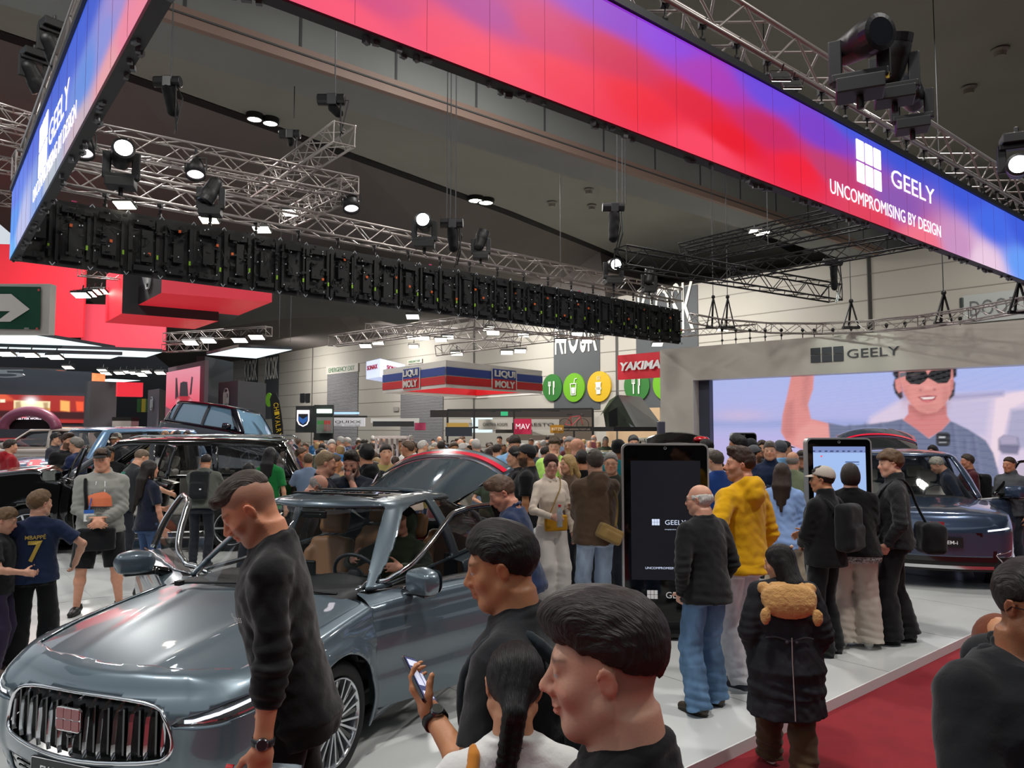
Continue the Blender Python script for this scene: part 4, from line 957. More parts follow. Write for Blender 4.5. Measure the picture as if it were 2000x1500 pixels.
m=MB();w0,w1,w2=[np.array(G(px,py,ZC-.08))for px,py in((1222,343),(1560,500),(1590,440))];m.add([w0,w1,w2,w0+(0,0,.05),w1+(0,0,.05),w2+(0,0,.05)],[(0,1,2),(3,5,4),(0,3,4,1),(1,4,5,2),(2,5,3,0)])
struct(m.build('trim_6',mat('slot_black'),base=False))
def soffit(name,pts,col):
 v=[np.array(P(*p))for p in pts];m=MB();k=len(v);m.add(v+[p+np.array((0,0,.3))for p in v],[tuple(range(k)),tuple(range(k,2*k))]+[(i,(i+1)%k,k+(i+1)%k,k+i)for i in range(k)]);struct(m.build(name,mat('soffit_'+col.strip('#'),col,.9,var=(.3,.05)),base=False))
soffit('trim_7',[(425,598,44),(560,560,33),(830,600,34),(815,634,42),(775,634,44),(700,618,43),(560,622,46),(430,640,50)],'#6a6d69')
soffit('trim_8',[(300,560,46),(720,585,52),(700,655,62),(560,690,78),(150,690,78),(100,600,60)],'#3f4140')
m=MB();m.quad((-75,60,0),(-20,98,0),(-20,98,11),(-75,60,11));struct(m.build('wall_back',mat('far_dark','#343436',.9),base=False))
m=MB();m.quad((-75,60,0),(-45,-12,0),(-45,-12,13),(-75,60,13));struct(m.build('wall_left',mat('far_dark'),base=False))
m=MB();m.quad((-45,-12,0),(0,-24,0),(0,-24,13),(-45,-12,13));m.quad((0,-24,0),(45,-10,0),(45,-10,13),(0,-24,13));struct(m.build('wall_front',mat('wall_mid','#55534f',.9),base=False))
def lampdiscs():
 for k,(a,b)in enumerate([((497,233),(528,241)),((929,392),(949,396)),((577,649),(586,650))]):
  for j,(px,py)in enumerate((a,b)):
   p=np.array(G(px,py,ZC-.15))if py<600 else np.array(P(px,py,55));r=.16*p[1]/22
   t=thing('ceiling_downlight',['left','right'][j]+' lamp of the '+['upper pair of downlights in the black ceiling slot','middle pair of downlights in the black ceiling slot','faraway pair of downlights over the light panel'][k],'ceiling light',tuple(p))
   m=MB();m.lathe([(.001,0),(r*1.3,0)],p,(0,0,1),20);m.build('lens',mat('downlight_glow','#f4fff2',.5,emit=9),t);m=MB();m.lathe([(r*1.3,-.02),(r*1.6,0),(r*1.6,.2)],p,(0,0,1),20);m.build('housing',TRIM(),t)
 for i,(px,py,nm,lb)in enumerate([(1892,172,'f','below'),(1953,98,'f','upper'),(1150,371,'g',''),(1156,402,'g',''),(1078,396,'g','')]):
  p=np.array(G(px,py,ZC-.04));t=thing('ceiling_fitting',['round ceiling fitting right of the moving heads','round ceiling fitting near the top right corner','small beige ceiling fitting, uppermost of three','small beige ceiling fitting, lowest and rightmost of three','small beige ceiling fitting, leftmost of three'][i],'ceiling fitting',tuple(p))
  m=MB();m.lathe([(.001,-.16),(.12,-.16),(.14,-.05),(.2,0)],p,(0,0,1),16);m.build('cover',mat('fitting','#8a857c',.6),t)
lampdiscs()
def screen_grid(name,o,x,y,nx,ny,colf,parent,m_,off=.0):
 o,x,y=[np.array(v,float)for v in(o,x,y)];u,v=np.meshgrid(np.linspace(0,1,nx+1),np.linspace(0,1,ny+1),indexing='ij');u=u.ravel();v=v.ravel()
 Pt=o+np.outer(u,x)+np.outer(v,y)+nrm(np.cross(x,y))*off;i,j=np.meshgrid(np.arange(nx),np.arange(ny),indexing='ij');i=i.ravel();j=j.ravel();k=i*(ny+1)+j
 F=np.stack([k,k+ny+1,k+ny+2,k+1],1);return link_mesh(name,Pt,F,m_,parent,cols=colf(u,v,Pt))
def topx(Pt):
 q=Pt-np.array((0,0,CAMZ));d=q[:,1]*math.cos(PIT)+q[:,2]*math.sin(PIT);u=-q[:,1]*math.sin(PIT)+q[:,2]*math.cos(PIT);return 1000+FPX*q[:,0]/d,750-FPX*u/d
def rbf(U,V,ctrl,s=1.0,p=3):
 acc=np.zeros((len(U),3));ws=np.zeros(len(U))
 for(a,b,c)in ctrl:
  w_=1/(((U-a)**2+((V-b)*s)**2)+1e-3)**(p/2);acc+=w_[:,None]*np.array(lin(c));ws+=w_
 return acc/ws[:,None]
SCR=mat('led_picture','#ffffff',.5,attr='col',emit=1.0)
LZ=4.52;A_=np.array(G(339,-83,LZ));B_=np.array(G(20,508,LZ));C_=np.array(G(1325,672,LZ));E_=np.array(G(2000,548,LZ));E_=A_+(E_-A_)*1.25
UP=np.array((0,0,1.0))
def uv_of(px,py,o,x):
 d=np.array(ray(px,py));n_=np.cross(x,UP);c=np.array((0,0,CAMZ));t=((o-c)@n_)/(d@n_);q=c+d*t-o;return float(q@x/(x@x)),float(q[2])
def geely_logo(mb,o,x,y,h,tile=True,only=None):
 x=nrm(x);y=nrm(y)
 w_=h*1.23
 for i in range(3):
  for j in range(2):mb.prism(rrect(w_/3*.885,h/2*.915,h*.03,3,(i-1)*w_/3,(.5-j)*h/2),o,x,y,.004)
def led_band():
 for nm,a,b,ctrl,lab,seg in(('near',A_,E_,[(560,0,'#f04a72'),(650,20,'#f4486c'),(760,10,'#d03a78'),(850,60,'#ef3b62'),(950,20,'#b0308e'),(940,120,'#f53c5a'),(1050,60,'#d02868'),(1100,150,'#ef2c4c'),(1180,20,'#8a34c4'),(1200,110,'#d01e50'),(1250,200,'#ee1534'),(1300,80,'#8b3bd8'),(1380,150,'#a830b4'),(1350,200,'#e01036'),(1420,270,'#e80226'),(1380,290,'#f8405f'),(1500,180,'#6b45da'),(1500,260,'#c81e60'),(1560,330,'#f01436'),(1600,260,'#7a3cc8'),(1620,330,'#c0386c'),(1700,420,'#e03c58'),(1660,240,'#4656da'),(1760,300,'#3c52d4'),(1800,470,'#f07088'),(1750,400,'#8a56b0'),(1880,370,'#3a56d8'),(1870,480,'#c890c0'),(1920,510,'#e8c8e0'),(1940,440,'#3f66e4'),(2000,450,'#3658d8'),(2000,520,'#5f98f4'),(2060,480,'#3658d8')],'long overhead LED banner glowing red, purple and blue with a white slogan',29),('left',B_,A_,[(182,0,'#2e50c8'),(230,0,'#9a84c8'),(285,0,'#e88098'),(160,60,'#3258d0'),(210,60,'#8088d4'),(255,60,'#e8809a'),(120,150,'#3156cc'),(170,150,'#5a84d8'),(215,150,'#e09aa0'),(70,260,'#3a5ad2'),(110,260,'#3a66d8'),(155,260,'#c0a8b4'),(35,370,'#4a6ee0'),(80,370,'#7a9ade'),(100,340,'#aab2c0'),(28,440,'#3f88e8'),(45,440,'#b0b4e0'),(22,500,'#58a8f0'),(300,-60,'#d878a0'),(250,-150,'#4860d0')],'tall-looking left LED banner glowing blue and pink in steep perspective',18)):
  t=thing('led_banner',lab,'screen',tuple(a));x=b-a;L=float(np.linalg.norm(x));n_=nrm(np.cross(x,UP))
  cu=[uv_of(px,py,a,x)+(c,)for px,py,c in ctrl]
  rng=np.random.RandomState(3)
  def cf(u,v,Pt):
   c=rbf(u*L*.32,v,[(q[0]*L*.32,q[1],q[2])for q in cu],s=1.0,p=4.5);return c
  screen_grid('display',a,x,UP,500,40,cf,t,SCR,.012)
  m=MB();m.beam(a-n_*.05+(0,0,.5),b-n_*.05+(0,0,.5),.10,1.02);m.build('cabinet_frame',mat('led_cabinet','#17181a',.6),t)
  m=MB();m.beam(a+(0,0,1.04)-n_*.03,b+(0,0,1.04)-n_*.03,.14,.07);m.build('hanging_bar',mat('dark_bar','#2a2c2e',.5,metal=.4),t)
  m=MB();k=int(L/.5);rr=random.Random(4)
  for i in range(1,k):p=a+x*i/k+n_*.0125;m.beam(p+(0,0,.01),p+(0,0,.99),.002,.002,up=n_)
  m.build('panel_seam',mat('seam_dark','#7a1838',.5),t);m=MB()
  for i in range(k*7):
   p=a+x*((i+.5)/(k*7));
   if(i%14)<8 and rr.random()<.8:m.box(p-n_*(.03+.07*rr.random())+(0,0,-.012-.02*rr.random()),(.03+.03*rr.random(),.03,.02+.03*rr.random()),rz(math.atan2(x[1],x[0])+rr.uniform(-.6,.6)))
  m.build('bottom_latches',mat('latch_grey','#56595c',.5,metal=.3),t)['kind']='stuff'
  m=MB();xd=nrm(x);W_=mat('screen_white','#fdeef8',.5,emit=1.05)
  if nm=='near':Lp,Gp,Sp=(1694.5,324.5),(1782,367),(1738,413);hs=(.53,.22,.16);ws=(0,1.3,3.0)
  else:Lp,Gp,Sp=(88,284),(118,226),(104,313);hs=(.58,.26,.16);ws=(0,1.3,3.0)
  q=[a+x*uv_of(p[0],p[1],a,x)[0]+UP*uv_of(p[0],p[1],a,x)[1]+n_*.016 for p in(Lp,Gp,Sp)]
  geely_logo(m,q[0],xd,UP,hs[0]);m.build('logo',W_,t)
  m=MB();put_text(m,'GEELY',q[1],xd,UP,ws[1],hs[1],.003,bold=.0);put_text(m,'UNCOMPROMISING BY DESIGN',q[2],xd,UP,ws[2],hs[2],.003,bold=.0);m.build('lettering',W_,t)
led_band()
def led_back():
 t=thing('led_banner','black back of the far LED banner, studded with coloured cable tags','screen',tuple(B_));a,b=B_,C_;x=b-a;L=float(np.linalg.norm(x));xd=nrm(x);n_=nrm(np.cross(UP,x));
 if n_@(-a)<0:n_=-n_
 m=MB();m.beam(a+(0,0,.5),b+(0,0,.5),.06,1.0);m.build('cabinet_frame',mat('cabinet_black','#060607',.6),t)
 m=MB();TG_=[];CK=[];tg={'#c9cdd2':MB()};k=int(L/.5);rr=random.Random(5)
 R=rz(math.atan2(xd[1],xd[0]))
 for i in range(k):
  p=a+xd*(i+.5)*L/k-n_*-.04
  for dx in(-.2,.2):m.box(p+xd*(dx+rr.uniform(-.03,.03))+n_*.03+(0,0,.5+rr.uniform(-.04,.04)),(rr.uniform(.03,.07),.05,rr.uniform(.7,.96)),R)
  m.box(p+xd*rr.uniform(-.05,.05)+n_*.05+(0,0,.5+rr.uniform(-.1,.1)),(rr.uniform(.12,.24),.07,rr.uniform(.3,.55)),R);m.box(p+n_*.05+(0,0,.86),(.3,.06,.1),R);m.box(p+n_*.05+(0,0,.12),(.3,.06,.08),R)
  for q in range(16):
   z=rr.uniform(.05,.95);dx=rr.uniform(-.22,.22);s_=rr.uniform(.015,.04);m.box(p+xd*dx+n_*rr.uniform(.06,.12)+(0,0,z),(s_*2,.03,s_),R)
  for q in range(3):z=rr.uniform(.1,.9);z2=z+rr.uniform(-.3,.3);dx=rr.uniform(-.2,.2);m.tube([p+xd*dx+n_*.1+(0,0,z),p+xd*(dx+.05)+n_*.14+(0,0,(z+z2)/2),p+xd*(dx+rr.uniform(-.1,.1))+n_*.1+(0,0,np.clip(z2,.05,.95))],.007,4)
  TG_.append(('#7fae1e',MB()));TG_[-1][1].box(p+xd*.19+n_*.10+(0,0,.30+rr.uniform(-.04,.04)),(.028,.02,.07),R)
  if rr.random()<.75:TG_.append(('#c8571c',MB()));TG_[-1][1].box(p+xd*rr.uniform(-.2,.2)+n_*.11+(0,0,rr.uniform(.3,.8)),(.04,.02,.045),R)
  for q in range(5):tg['#c9cdd2'].box(p+xd*rr.uniform(-.22,.22)+n_*.11+(0,0,rr.uniform(.05,.97)),(.012,.015,.018),R)
  for z in(-.02,1.0):
   mk=MB();CK.append(mk)
   for dx in(-.035,.035):mk.beam(p+xd*.25+n_*.08+(0,0,z),p+xd*(.25+dx)+n_*.08+(0,0,z+(.05 if z<.5 else-.05)),.012,.012)
  if rr.random()<.12:TG_.append(('#b8366c',MB()));TG_[-1][1].box(p+n_*.1+(0,0,.985),(.07,.02,.02),R)
 m.build('cabinet_backs',mat('cabinet_black2','#090a0b',.7),t,bevel=0);[q.build('corner_clip',mat('clip_steel','#9aa0a6',.4,metal=.6),t)for q in CK]
 for c,q in TG_:q.build('cable_tag',mat('tag_'+c.strip('#'),c,.6),t)
 tg['#c9cdd2'].build('screw_heads',mat('tag_c9cdd2','#c9cdd2',.5),t)['kind']='stuff'
led_back()
ALU=mat('truss_aluminium','#a49c98',.38,metal=.75);BLT=mat('truss_black','#0e0e10',.5,metal=.3)
TN=[0]
def truss(label,pts,w_=.4,h_=.4,m_=None,r=.024,name='lighting_truss',group=None,seg=None,tri=False):
 pts=[np.array(p,float)for p in pts];t=thing(name,label,'truss',tuple(pts[0]),group=group);ch=MB();dg=MB();seg=seg or h_*1.15
 rows=[]
 for i,p in enumerate(pts):
  d=nrm(pts[min(i+1,len(pts)-1)]-pts[max(i-1,0)]);s=nrm(np.cross(d,UP));u=np.cross(s,d);rows.append([p-s*w_/2,p+s*w_/2,p+s*w_/2+u*h_,p-s*w_/2+u*h_])
 for c in range(4):ch.tube([q[c]for q in rows],r,7)
 for i in range(len(pts)-1):
  A,B=rows[i],rows[i+1];L=np.linalg.norm(pts[i+1]-pts[i]);n=max(2,int(round(L/seg)));
  for k in range(n):
   for f in range(4):
    a0,a1=A[f],A[(f+1)%4];b0,b1=B[f],B[(f+1)%4];t0_,t1_=k/n,(k+1)/n;p=a0+(b0-a0)*t0_;q=a1+(b1-a1)*t1_;p2=a0+(b0-a0)*t1_;q2=a1+(b1-a1)*t0_
    if k%2:p,q=q2,p2
    dg.cyl(p,q,r*.5,n=5,cap=False)
  for e in(0,n):
   for f in range(4):a0,a1=A[f]+(B[f]-A[f])*e/n,A[(f+1)%4]+(B[(f+1)%4]-A[(f+1)%4])*e/n;dg.cyl(a0,a1,r*.6,n=5,cap=False)
 ch.build('chords',m_ or ALU,t,smooth=True);dg.build('lacing',m_ or ALU,t,smooth=True);return t
def chains(a,b,z0,z1,n,label,group):
 for i in range(n):
  p=a+(b-a)*((i+.5)/n);m=MB();m.cyl(p+(0,0,z1),p+(0,0,z0),.010,n=5);m.box(p+(0,0,z1),(.07,.07,.08));m.sph(p+(0,0,(z0+z1)/2),(.03,.03,.04),6,4);m.box(p+(0,0,z0+.03),(.05,.04,.05))
  o=m.build('hanging_clamp',mat('rig_black','#0c0c0d',.5));tag(o,label,'clamp',group)
nN=nrm(np.cross(E_-A_,UP));nL=nrm(np.cross(A_-B_,UP));nF=nrm(np.cross(UP,C_-B_));
if nF@(-B_)<0:nF=-nF
truss('silver box truss carrying the red and blue overhead banner',[A_-nN*.28+(0,0,1.36),E_-nN*.28+(0,0,1.36)],.42,.42,r=.030)
truss('silver box truss above the steep left banner',[B_-nL*.30+(0,0,1.28),A_-nL*.30+(0,0,1.28)],.42,.42,r=.030)
truss('silver box truss carrying the black-backed far banner',[B_+nF*.0+(0,0,1.22),C_+(0,0,1.22)],.34,.36,r=.026)
chains(A_-nN*.1,E_-nN*.1,LZ*0+1.05,1.36,30,'black clamp and chain between the coloured banner and its truss','banner clamps on the near truss')
chains(B_,C_,1.02,1.22,20,'black clamp between the black-backed banner and its truss','banner clamps on the far truss')
def q(px,py,Y):return np.array(P(px,py,Y))
truss('silver truss slung across the upper left, over the spot lamps',[q(150,282,10.0),q(693,385,12.4)],.30,.30,r=.020)
truss('lower silver truss of the left rig, behind the slung one',[q(150,318,12.2),q(610,398,15.0)],.30,.26,r=.018)
truss('short silver truss rising to the hoist at upper centre',[q(500,392,14.5),q(672,282,10.6)],.32,.30,r=.020)
truss('short silver truss closing the corner of the left rig',[q(682,385,12.3),q(560,440,15.5)],.30,.28,r=.018)
truss('silver truss running behind the left banner, higher',[q(-40,225,14),q(90,262,15.5)],.3,.3,r=.02)
truss('silver truss running behind the left banner, lower',[q(-40,268,15),q(100,300,16.5)],.3,.3,r=.02)
truss('silver truss glimpsed under the left banner corner',[q(-40,395,17),q(30,402,17.5)],.3,.3,r=.02)
truss('silver truss cross piece far left behind the banner',[q(-30,330,15.5),q(60,345,16.5)],.3,.3,r=.02)
truss('black truss ending in mid air at right of centre',[q(1212,520,13.5),q(1632,588,17.0)],.34,.36,BLT,r=.020)
truss('upper black truss running right behind the banner',[q(1345,515,15.5),q(1760,428,14.0)],.34,.30,BLT,r=.020)
truss('lower black truss running right behind the banner',[q(1430,545,16.5),q(1860,470,14.5)],.34,.30,BLT,r=.020)
truss('thin black truss beside the upper black one',[q(1330,500,17),q(1700,415,15.6)],.3,.26,BLT,r=.018)
TG='square lighting frame above the blue and red sign'
truss('long silver truss sloping up over the blue and red sign',[q(650,676,22),q(935,640,17.5)],.30,.30,r=.020)
truss('silver truss behind the sloping one, left part',[q(720,648,25),q(1010,668,20)],.30,.26,r=.018)
truss('silver truss hanging low left of the round signs',[q(858,694,20),q(1180,655,24)],.30,.28,r=.018)
truss('silver truss reaching right under the black banner',[q(935,640,17.5),q(1170,663,22)],.30,.26,r=.018)
truss('silver truss above the far left light panels',[q(155,538,22),q(330,556,24)],.30,.30,r=.018)
truss('silver truss over the square light panel',[q(325,668,28),q(525,656,26)],.32,.32,r=.02)
truss('second silver truss left of the square light panel',[q(322,688,30),q(400,684,29)],.32,.3,r=.02)
cz=[(1345,630,19.6),(1410,642,19.2),(1500,650,18.4),(1600,652,17.3),(1700,648,16.3),(1800,640,15.3),(1900,626,14.4),(2010,606,13.5),(2100,590,12.8)]
truss('curved silver truss hanging over the white portal',[q(*c)for c in cz],.26,.24,r=.017,seg=.35)
truss('thin silver truss behind the left end of the portal',[q(1325,658,23),q(1478,646,23)],.22,.2,r=.013)
RB=mat('rig_black','#0c0c0d',.5)
def wire(px,py0,Y,zt,label,r=.010,group=None,name='suspension_cable'):
 p=q(px,py0,Y);m=MB();m.cyl(p,(p[0],p[1],zt),r,n=5);o=m.build(name,mat('cable_steel','#3d3e40',.5,metal=.3));tag(o,label,'cable',group)
for px,py0,Y,n_ in[(333,190,11,'above the left hanging chain bag'),(654,190,10.6,'above the hoist at upper centre'),(873,430,12.6,'left of three running down to the centre hoist'),(880,430,12.8,'middle of three running down to the centre hoist'),(890,430,13,'right of three running down to the centre hoist'),(1206,400,13.4,'left of the right hoist'),(1216,400,13.5,'at the middle of the right hoist'),(1222,400,13.6,'right of the right hoist'),(1095,560,20,'alone between the two hoists'),(1662,590,17,'down to the middle sling of the curved truss'),(1843,580,15,'down to the right sling of the curved truss'),(1393,590,19.2,'down to the left sling of the curved truss'),(1421,590,19.0,'down to the second sling of the curved truss'),(1500,480,16,'thin, in front of the black trusses'),(574,230,14,'thin, crossing the grey beam at upper left'),(567,668,26,'down to the right corner of the square light panel'),(545,660,25,'down to the back of the square light panel')]:
 wire(px,py0,Y,ZC,'thin steel cable '+n_)
def chain_bag(px,py0,py1,Y,label,tilt=0,wd=.12):
 a,b=q(px,py0,Y),q(px+tilt,py1,Y);t=thing('chain_hoist',label,'hoist',tuple(b));m=MB();m.cyl(a-(.22,0,0),a+(.18,0,0),.085,n=14);m.box(a+(0,0,-.02),(.14,.18,.17));m.build('hoist_motor',mat('hoist_black','#151517',.35),t,bevel=.01)
 s=SDF();s.rc(a-(0,0,.12),b+(0,0,.10),wd,wd*.9,k=.03);s.fn(lambda X:(.008*vnoise(X,18,2)).astype(np.float32),'+');V,F=nets(s,np.minimum(a,b)-.2,np.maximum(a,b)+.2,.025);link_mesh('chain_bag',V,F,cloth('#0a0a0b','smooth'),t,smooth=True)
 m=MB();m.tube([a+(.12,-.03,0),a+(.14,-.06,-.5),b+(.06,0,-.2)],.014,5);m.tube([a+(.08,.05,0),b+(.14,0,.3),b+(.02,0,-.25)],.010,5);m.build('chain',RB,t)
chain_bag(330,160,230,11,'black chain bag hanging alone at upper left',8,.10);chain_bag(650,195,235,10.6,'black chain hoist at the tip of the short truss',12,.07)
chain_bag(884,436,495,12.6,'black chain hoist above the far truss, centre',2,.10);chain_bag(1200,405,475,13.4,'black chain hoist above the black truss corner',-2,.10)
chain_bag(1628,512,570,16,'black chain hoist on the free end of the black truss',2,.08);chain_bag(568,262,290,14,'small black hoist above the left silver truss',0,.07)
def sling(px,py0,py1,Y,label,s=.18):
 a,b=q(px,py0,Y),q(px,py1,Y);m=MB()
 for dx,dy in((-s,0),(s,0),(0,.12)):m.beam(a,b+np.array((dx,dy,0)),.045,.02)
 m.sph(a,.05);m.box(b,(s*2.1,.08,.06));o=m.build('lifting_sling',RB);tag(o,label,'sling')
for px,y0,y1,Y,l in[(1393,580,640,19.2,'leftmost'),(1421,580,640,19,'second'),(1662,588,640,16.6,'middle'),(1843,572,632,15,'fourth'),(1990,548,610,13.6,'rightmost')]:sling(px,y0,y1,Y,'black triangular sling holding the curved truss, %s of five'%l)
def moving_head(px,py,Y,s,aim,label,on=True,yaw=0,down=True,col='#f2fbff'):
 c=q(px,py,Y);t=thing('moving_head_light',label,'stage light',tuple(c));k=-1 if down else 1;u=np.array((0,0,1.0))*k;R=rz(yaw);a=nrm(aim)
 m=MB();m.box(c-u*.36*s,(.34*s,.26*s,.12*s),R);m.cyl(c-u*.42*s,c-u*.52*s,.03*s);m.build('base',RB,t,bevel=.02*s)
 m=MB();x=R@np.array((1,0,0))
 for d in(-1,1):m.beam(c+x*d*.17*s-u*.30*s,c+x*d*.17*s+u*.05*s,.05*s,.10*s,up=x)
 m.box(c-u*.27*s,(.40*s,.12*s,.07*s),R);m.build('yoke',RB,t,bevel=.012*s)
 sd=SDF();sd.rc(c-a*.14*s,c+a*.10*s,.115*s,.135*s,k=.02);sd.cc(c+a*.05*s,c+a*.20*s,.13*s,.135*s,k=.02);V,F=nets(sd,c-.4*s,c+.4*s,.018*s*1.2);hd=link_mesh('head',V,F,RB,t,smooth=True)
 m=MB();m.lathe([(.001,0),(.105*s,0)],c+a*.242*s,a,24);m.build('lens',mat('spot_on',col,.3,emit=14)if on else mat('spot_off','#20242a',.05,coat=1),t)
 m=MB();m.lathe([(.105*s,.243*s),(.138*s,.235*s),(.138*s,.16*s)],c,a,24);m.build('lens_ring',mat('hoist_black'),t)
moving_head(238,305,9.3,1.0,(.5,-.8,.12),'black moving head above the left rig shining toward the camera',True,.3,False)
moving_head(412,372,10.6,.9,(-.3,-.3,-.8),'unlit black moving head hanging in the left rig',False,.2,False)
moving_head(829,437,11.8,.95,(.0,-1,.02),'lit white-lens moving head standing on the far truss',True,0,False);moving_head(939,470,13,.8,(.3,.2,1),'unlit moving head on the far truss, pointing up',False,0,False)
moving_head(1198,517,15.5,1.0,(.1,-1,-.2),'lit moving head standing near the right end of the far truss',True,.1,False);moving_head(1268,540,17.5,.9,(.2,.3,.9),'unlit moving head at the right end of the far truss',False,.1,False)
moving_head(1677,85,5.6,1.0,(.2,-.8,-.1),'big black moving head on the near truss, left of the group',False,-.4,False);moving_head(1745,118,5.9,.85,(.05,-.3,.9),'black moving head with a label and yellow sticker on the near truss',False,-.4,False)
moving_head(1780,186,6.6,.8,(-.6,-.7,.2),'small dark moving head lowest on the near truss',False,-.4,False)
moving_head(1988,328,8.2,.9,(-.5,-.8,-.1),'lit moving head at the right frame edge',True,-.4,True);moving_head(105,100,8.2,.8,(.2,.4,-.7),'dark moving head inside the left banner truss, upper',False,.9,True);moving_head(66,150,9.2,.8,(.2,.4,-.7),'dark moving head inside the left banner truss, lower',False,.9,True)
m=MB();o=q(1730,146,5.5);m.box(o,(.05,.01,.05));tag(m.build('yellow_sticker',mat('sticker_yellow','#e0d020',.5)),'small yellow sticker on a moving head yoke','sticker')
def flood(px,py,Y,label,s=.30,group=None,tilt=-.35,on=True,col='#fff6e2'):
 c=q(px,py,Y);t=thing('flood_light',label,'flood light',tuple(c),group=group);R=rx(tilt);f=lambda p:c+R@np.array(p)*s
 m=MB();m.box(c+R@np.array((0,0,.08))*s,(s*1.05,s*.75,s*.14),R);m.build('housing',RB,t,bevel=.008)
 m=MB();m.box(c+R@np.array((0,0,.0))*s,(s*.95,s*.65,s*.02),R);m.build('lamp_face',mat('flood_glow',col,.5,emit=9),t)
 m=MB();m.tube([f((-.58,0,.05)),f((-.58,0,.4)),f((.58,0,.4)),f((.58,0,.05))],.02*s,5);m.cyl(f((0,0,.4)),f((0,0,.75)),.04*s,n=6);m.build('bracket',RB,t)
FL=[(243,401,11.5,'leftmost'),(408,430,12.6,'second'),(511,449,13.3,'third'),(565,416,14,'fourth')]
for px,py,Y,l in FL:flood(px,py,Y,'bright flood lamp above the black-backed banner, %s of four'%l)
for i,(px,py,Y)in enumerate([(714,676,21),(738,670,21.5),(806,659,22),(828,661,22),(861,664,20),(875,659,22),(806,619,19),(963,650,19),(955,642,20),(892,691,20.5),(990,689,20),(1016,686,21),(1022,655,22),(1095,666,22),(1146,667,23),(1127,653,22),(1284,673,23),(808,677,25)]):
 flood(px,py,Y,'warm flood lamp in the trusses over the striped sign',.33,'flood lamps over the blue and red sign')
for i,(px,py,Y)in enumerate([(372,670,27),(407,666,27),(468,665,26),(501,659,25.5)]):flood(px,py,Y,'round white lamp under the far truss above the square light panel',.5,'lamps over the square light panel',col='#e8fff6')
for i,(px,py,Y)in enumerate([(12,692,20),(58,694,20.5),(107,698,21)]):flood(px,py,Y,'warm lamp under the long light panels at far left',.4,'lamps under the long light panels')
for i,(px,py,Y)in enumerate([(207,730,40),(233,729,41),(262,729,42),(275,731,42),(286,727,43),(277,733,43),(313,729,40),(133,718,38),(200,724,42),(245,727,44)]):flood(px,py,Y,'tiny distant white lamp in the dark far end of the hall',.5,'tiny lamps at the far end',col='#e8fff0')
for i,(px,py,Y)in enumerate([(170,575,22),(182,571,23),(195,570,24),(158,577,21)]):flood(px,py,Y,'white lamp between the two red hanging boxes',.45,'lamps between the red hanging boxes')
flood(1523,153,5.2,'lit flood lamp hooked under the near truss, left of two',.14,col='#ffffff',tilt=.9);flood(1545,168,5.4,'lit flood lamp hooked under the near truss, right of two',.14,col='#ffffff',tilt=.9)
flood(1475,453,15.5,'small lit lamp on the black truss, left of two',.25);flood(1490,456,15.5,'small lit lamp on the black truss, right of two',.25);flood(1413,643,19.5,'small white lamp at the left end of the curved truss',.3)
def par(px,py,Y,label,s=1.0):
 c=q(px,py,Y);t=thing('par_can',label,'stage light',tuple(c));a=nrm((.15,-.35,-.9));m=MB();m.lathe([(.001,-.26),(.09,-.24),(.135,-.08),(.14,.08),(.12,.08),(.118,.02)],c,a,20);m.build('can',RB,t,smooth=True)
 m=MB();m.lathe([(.001,.03),(.118,.03)],c,a,20);m.build('lens',mat('par_glow','#fff2fa',.4,emit=3),t);m=MB();m.tube([c-(.16,0,0),c+(-.16,0,.2),c+(.16,0,.2),c+(.16,0,0)],.012,5);m.cyl(c+(0,0,.2),c+(0,0,.34),.02,n=6);m.build('bracket',RB,t)
par(382,335,10.8,'round black lamp hanging from the slung left truss');par(686,402,12.3,'round black lamp hanging at the corner of the left rig');par(163,292,9.5,'round black lamp beside the left banner edge',.8)
k_=1.30;PA=np.array((3.1*k_,15.5*k_,0));PB=PA+np.array((4.68,-4.22,0))*k_;PD=nrm(PB-PA);PL=float(np.linalg.norm(PB-PA));PN=np.array((PD[1],-PD[0],0))
if PN[1]>0:PN=-PN
def pt(px,py,off=0):
 d=np.array(ray(px,py));o=np.array((0,0,CAMZ));t=((PA+PN*off-o)@PN)/(d@PN);return o+d*t
def px_t(px):return float((pt(px,838)-PA)@PD)
ZT=4.24;ZF=3.36;tc1=px_t(1355);ts0=px_t(1376);tend=PL*1.55
portal=thing('display_wall','pale grey portal wall framing the giant video screen','display stand',tuple(PA+PD*2))
WH=mat('portal_white','#b5b0a6',.38,bump=(1.2,.35,(1,1,1)),var=(.8,.04))
def pbox(m,ta,tb,z0,z1,da,db):
 c=PA+PD*(ta+tb)/2+PN*(da+db)/2;m.box((c[0],c[1],(z0+z1)/2),(tb-ta,abs(db-da),z1-z0),rz(math.atan2(PD[1],PD[0])))
m=MB();pbox(m,0,tc1,.08,ZT,-.6,.0);m.build('column',WH,portal);m=MB();pbox(m,tc1,tend,ZF,ZT,-.6,0);m.build('fascia',WH,portal)
m=MB();pbox(m,tc1,tend,.08,.35,-.6,0);m.build('plinth',WH,portal)
m=MB();pbox(m,tc1-.02,ts0,.3,ZF+.02,-.55,-.3);pbox(m,tc1-.02,tend,.3,ZF,-.60,-.52);m.build('screen_reveal',mat('reveal_slate','#3b3d4c',.5),portal)
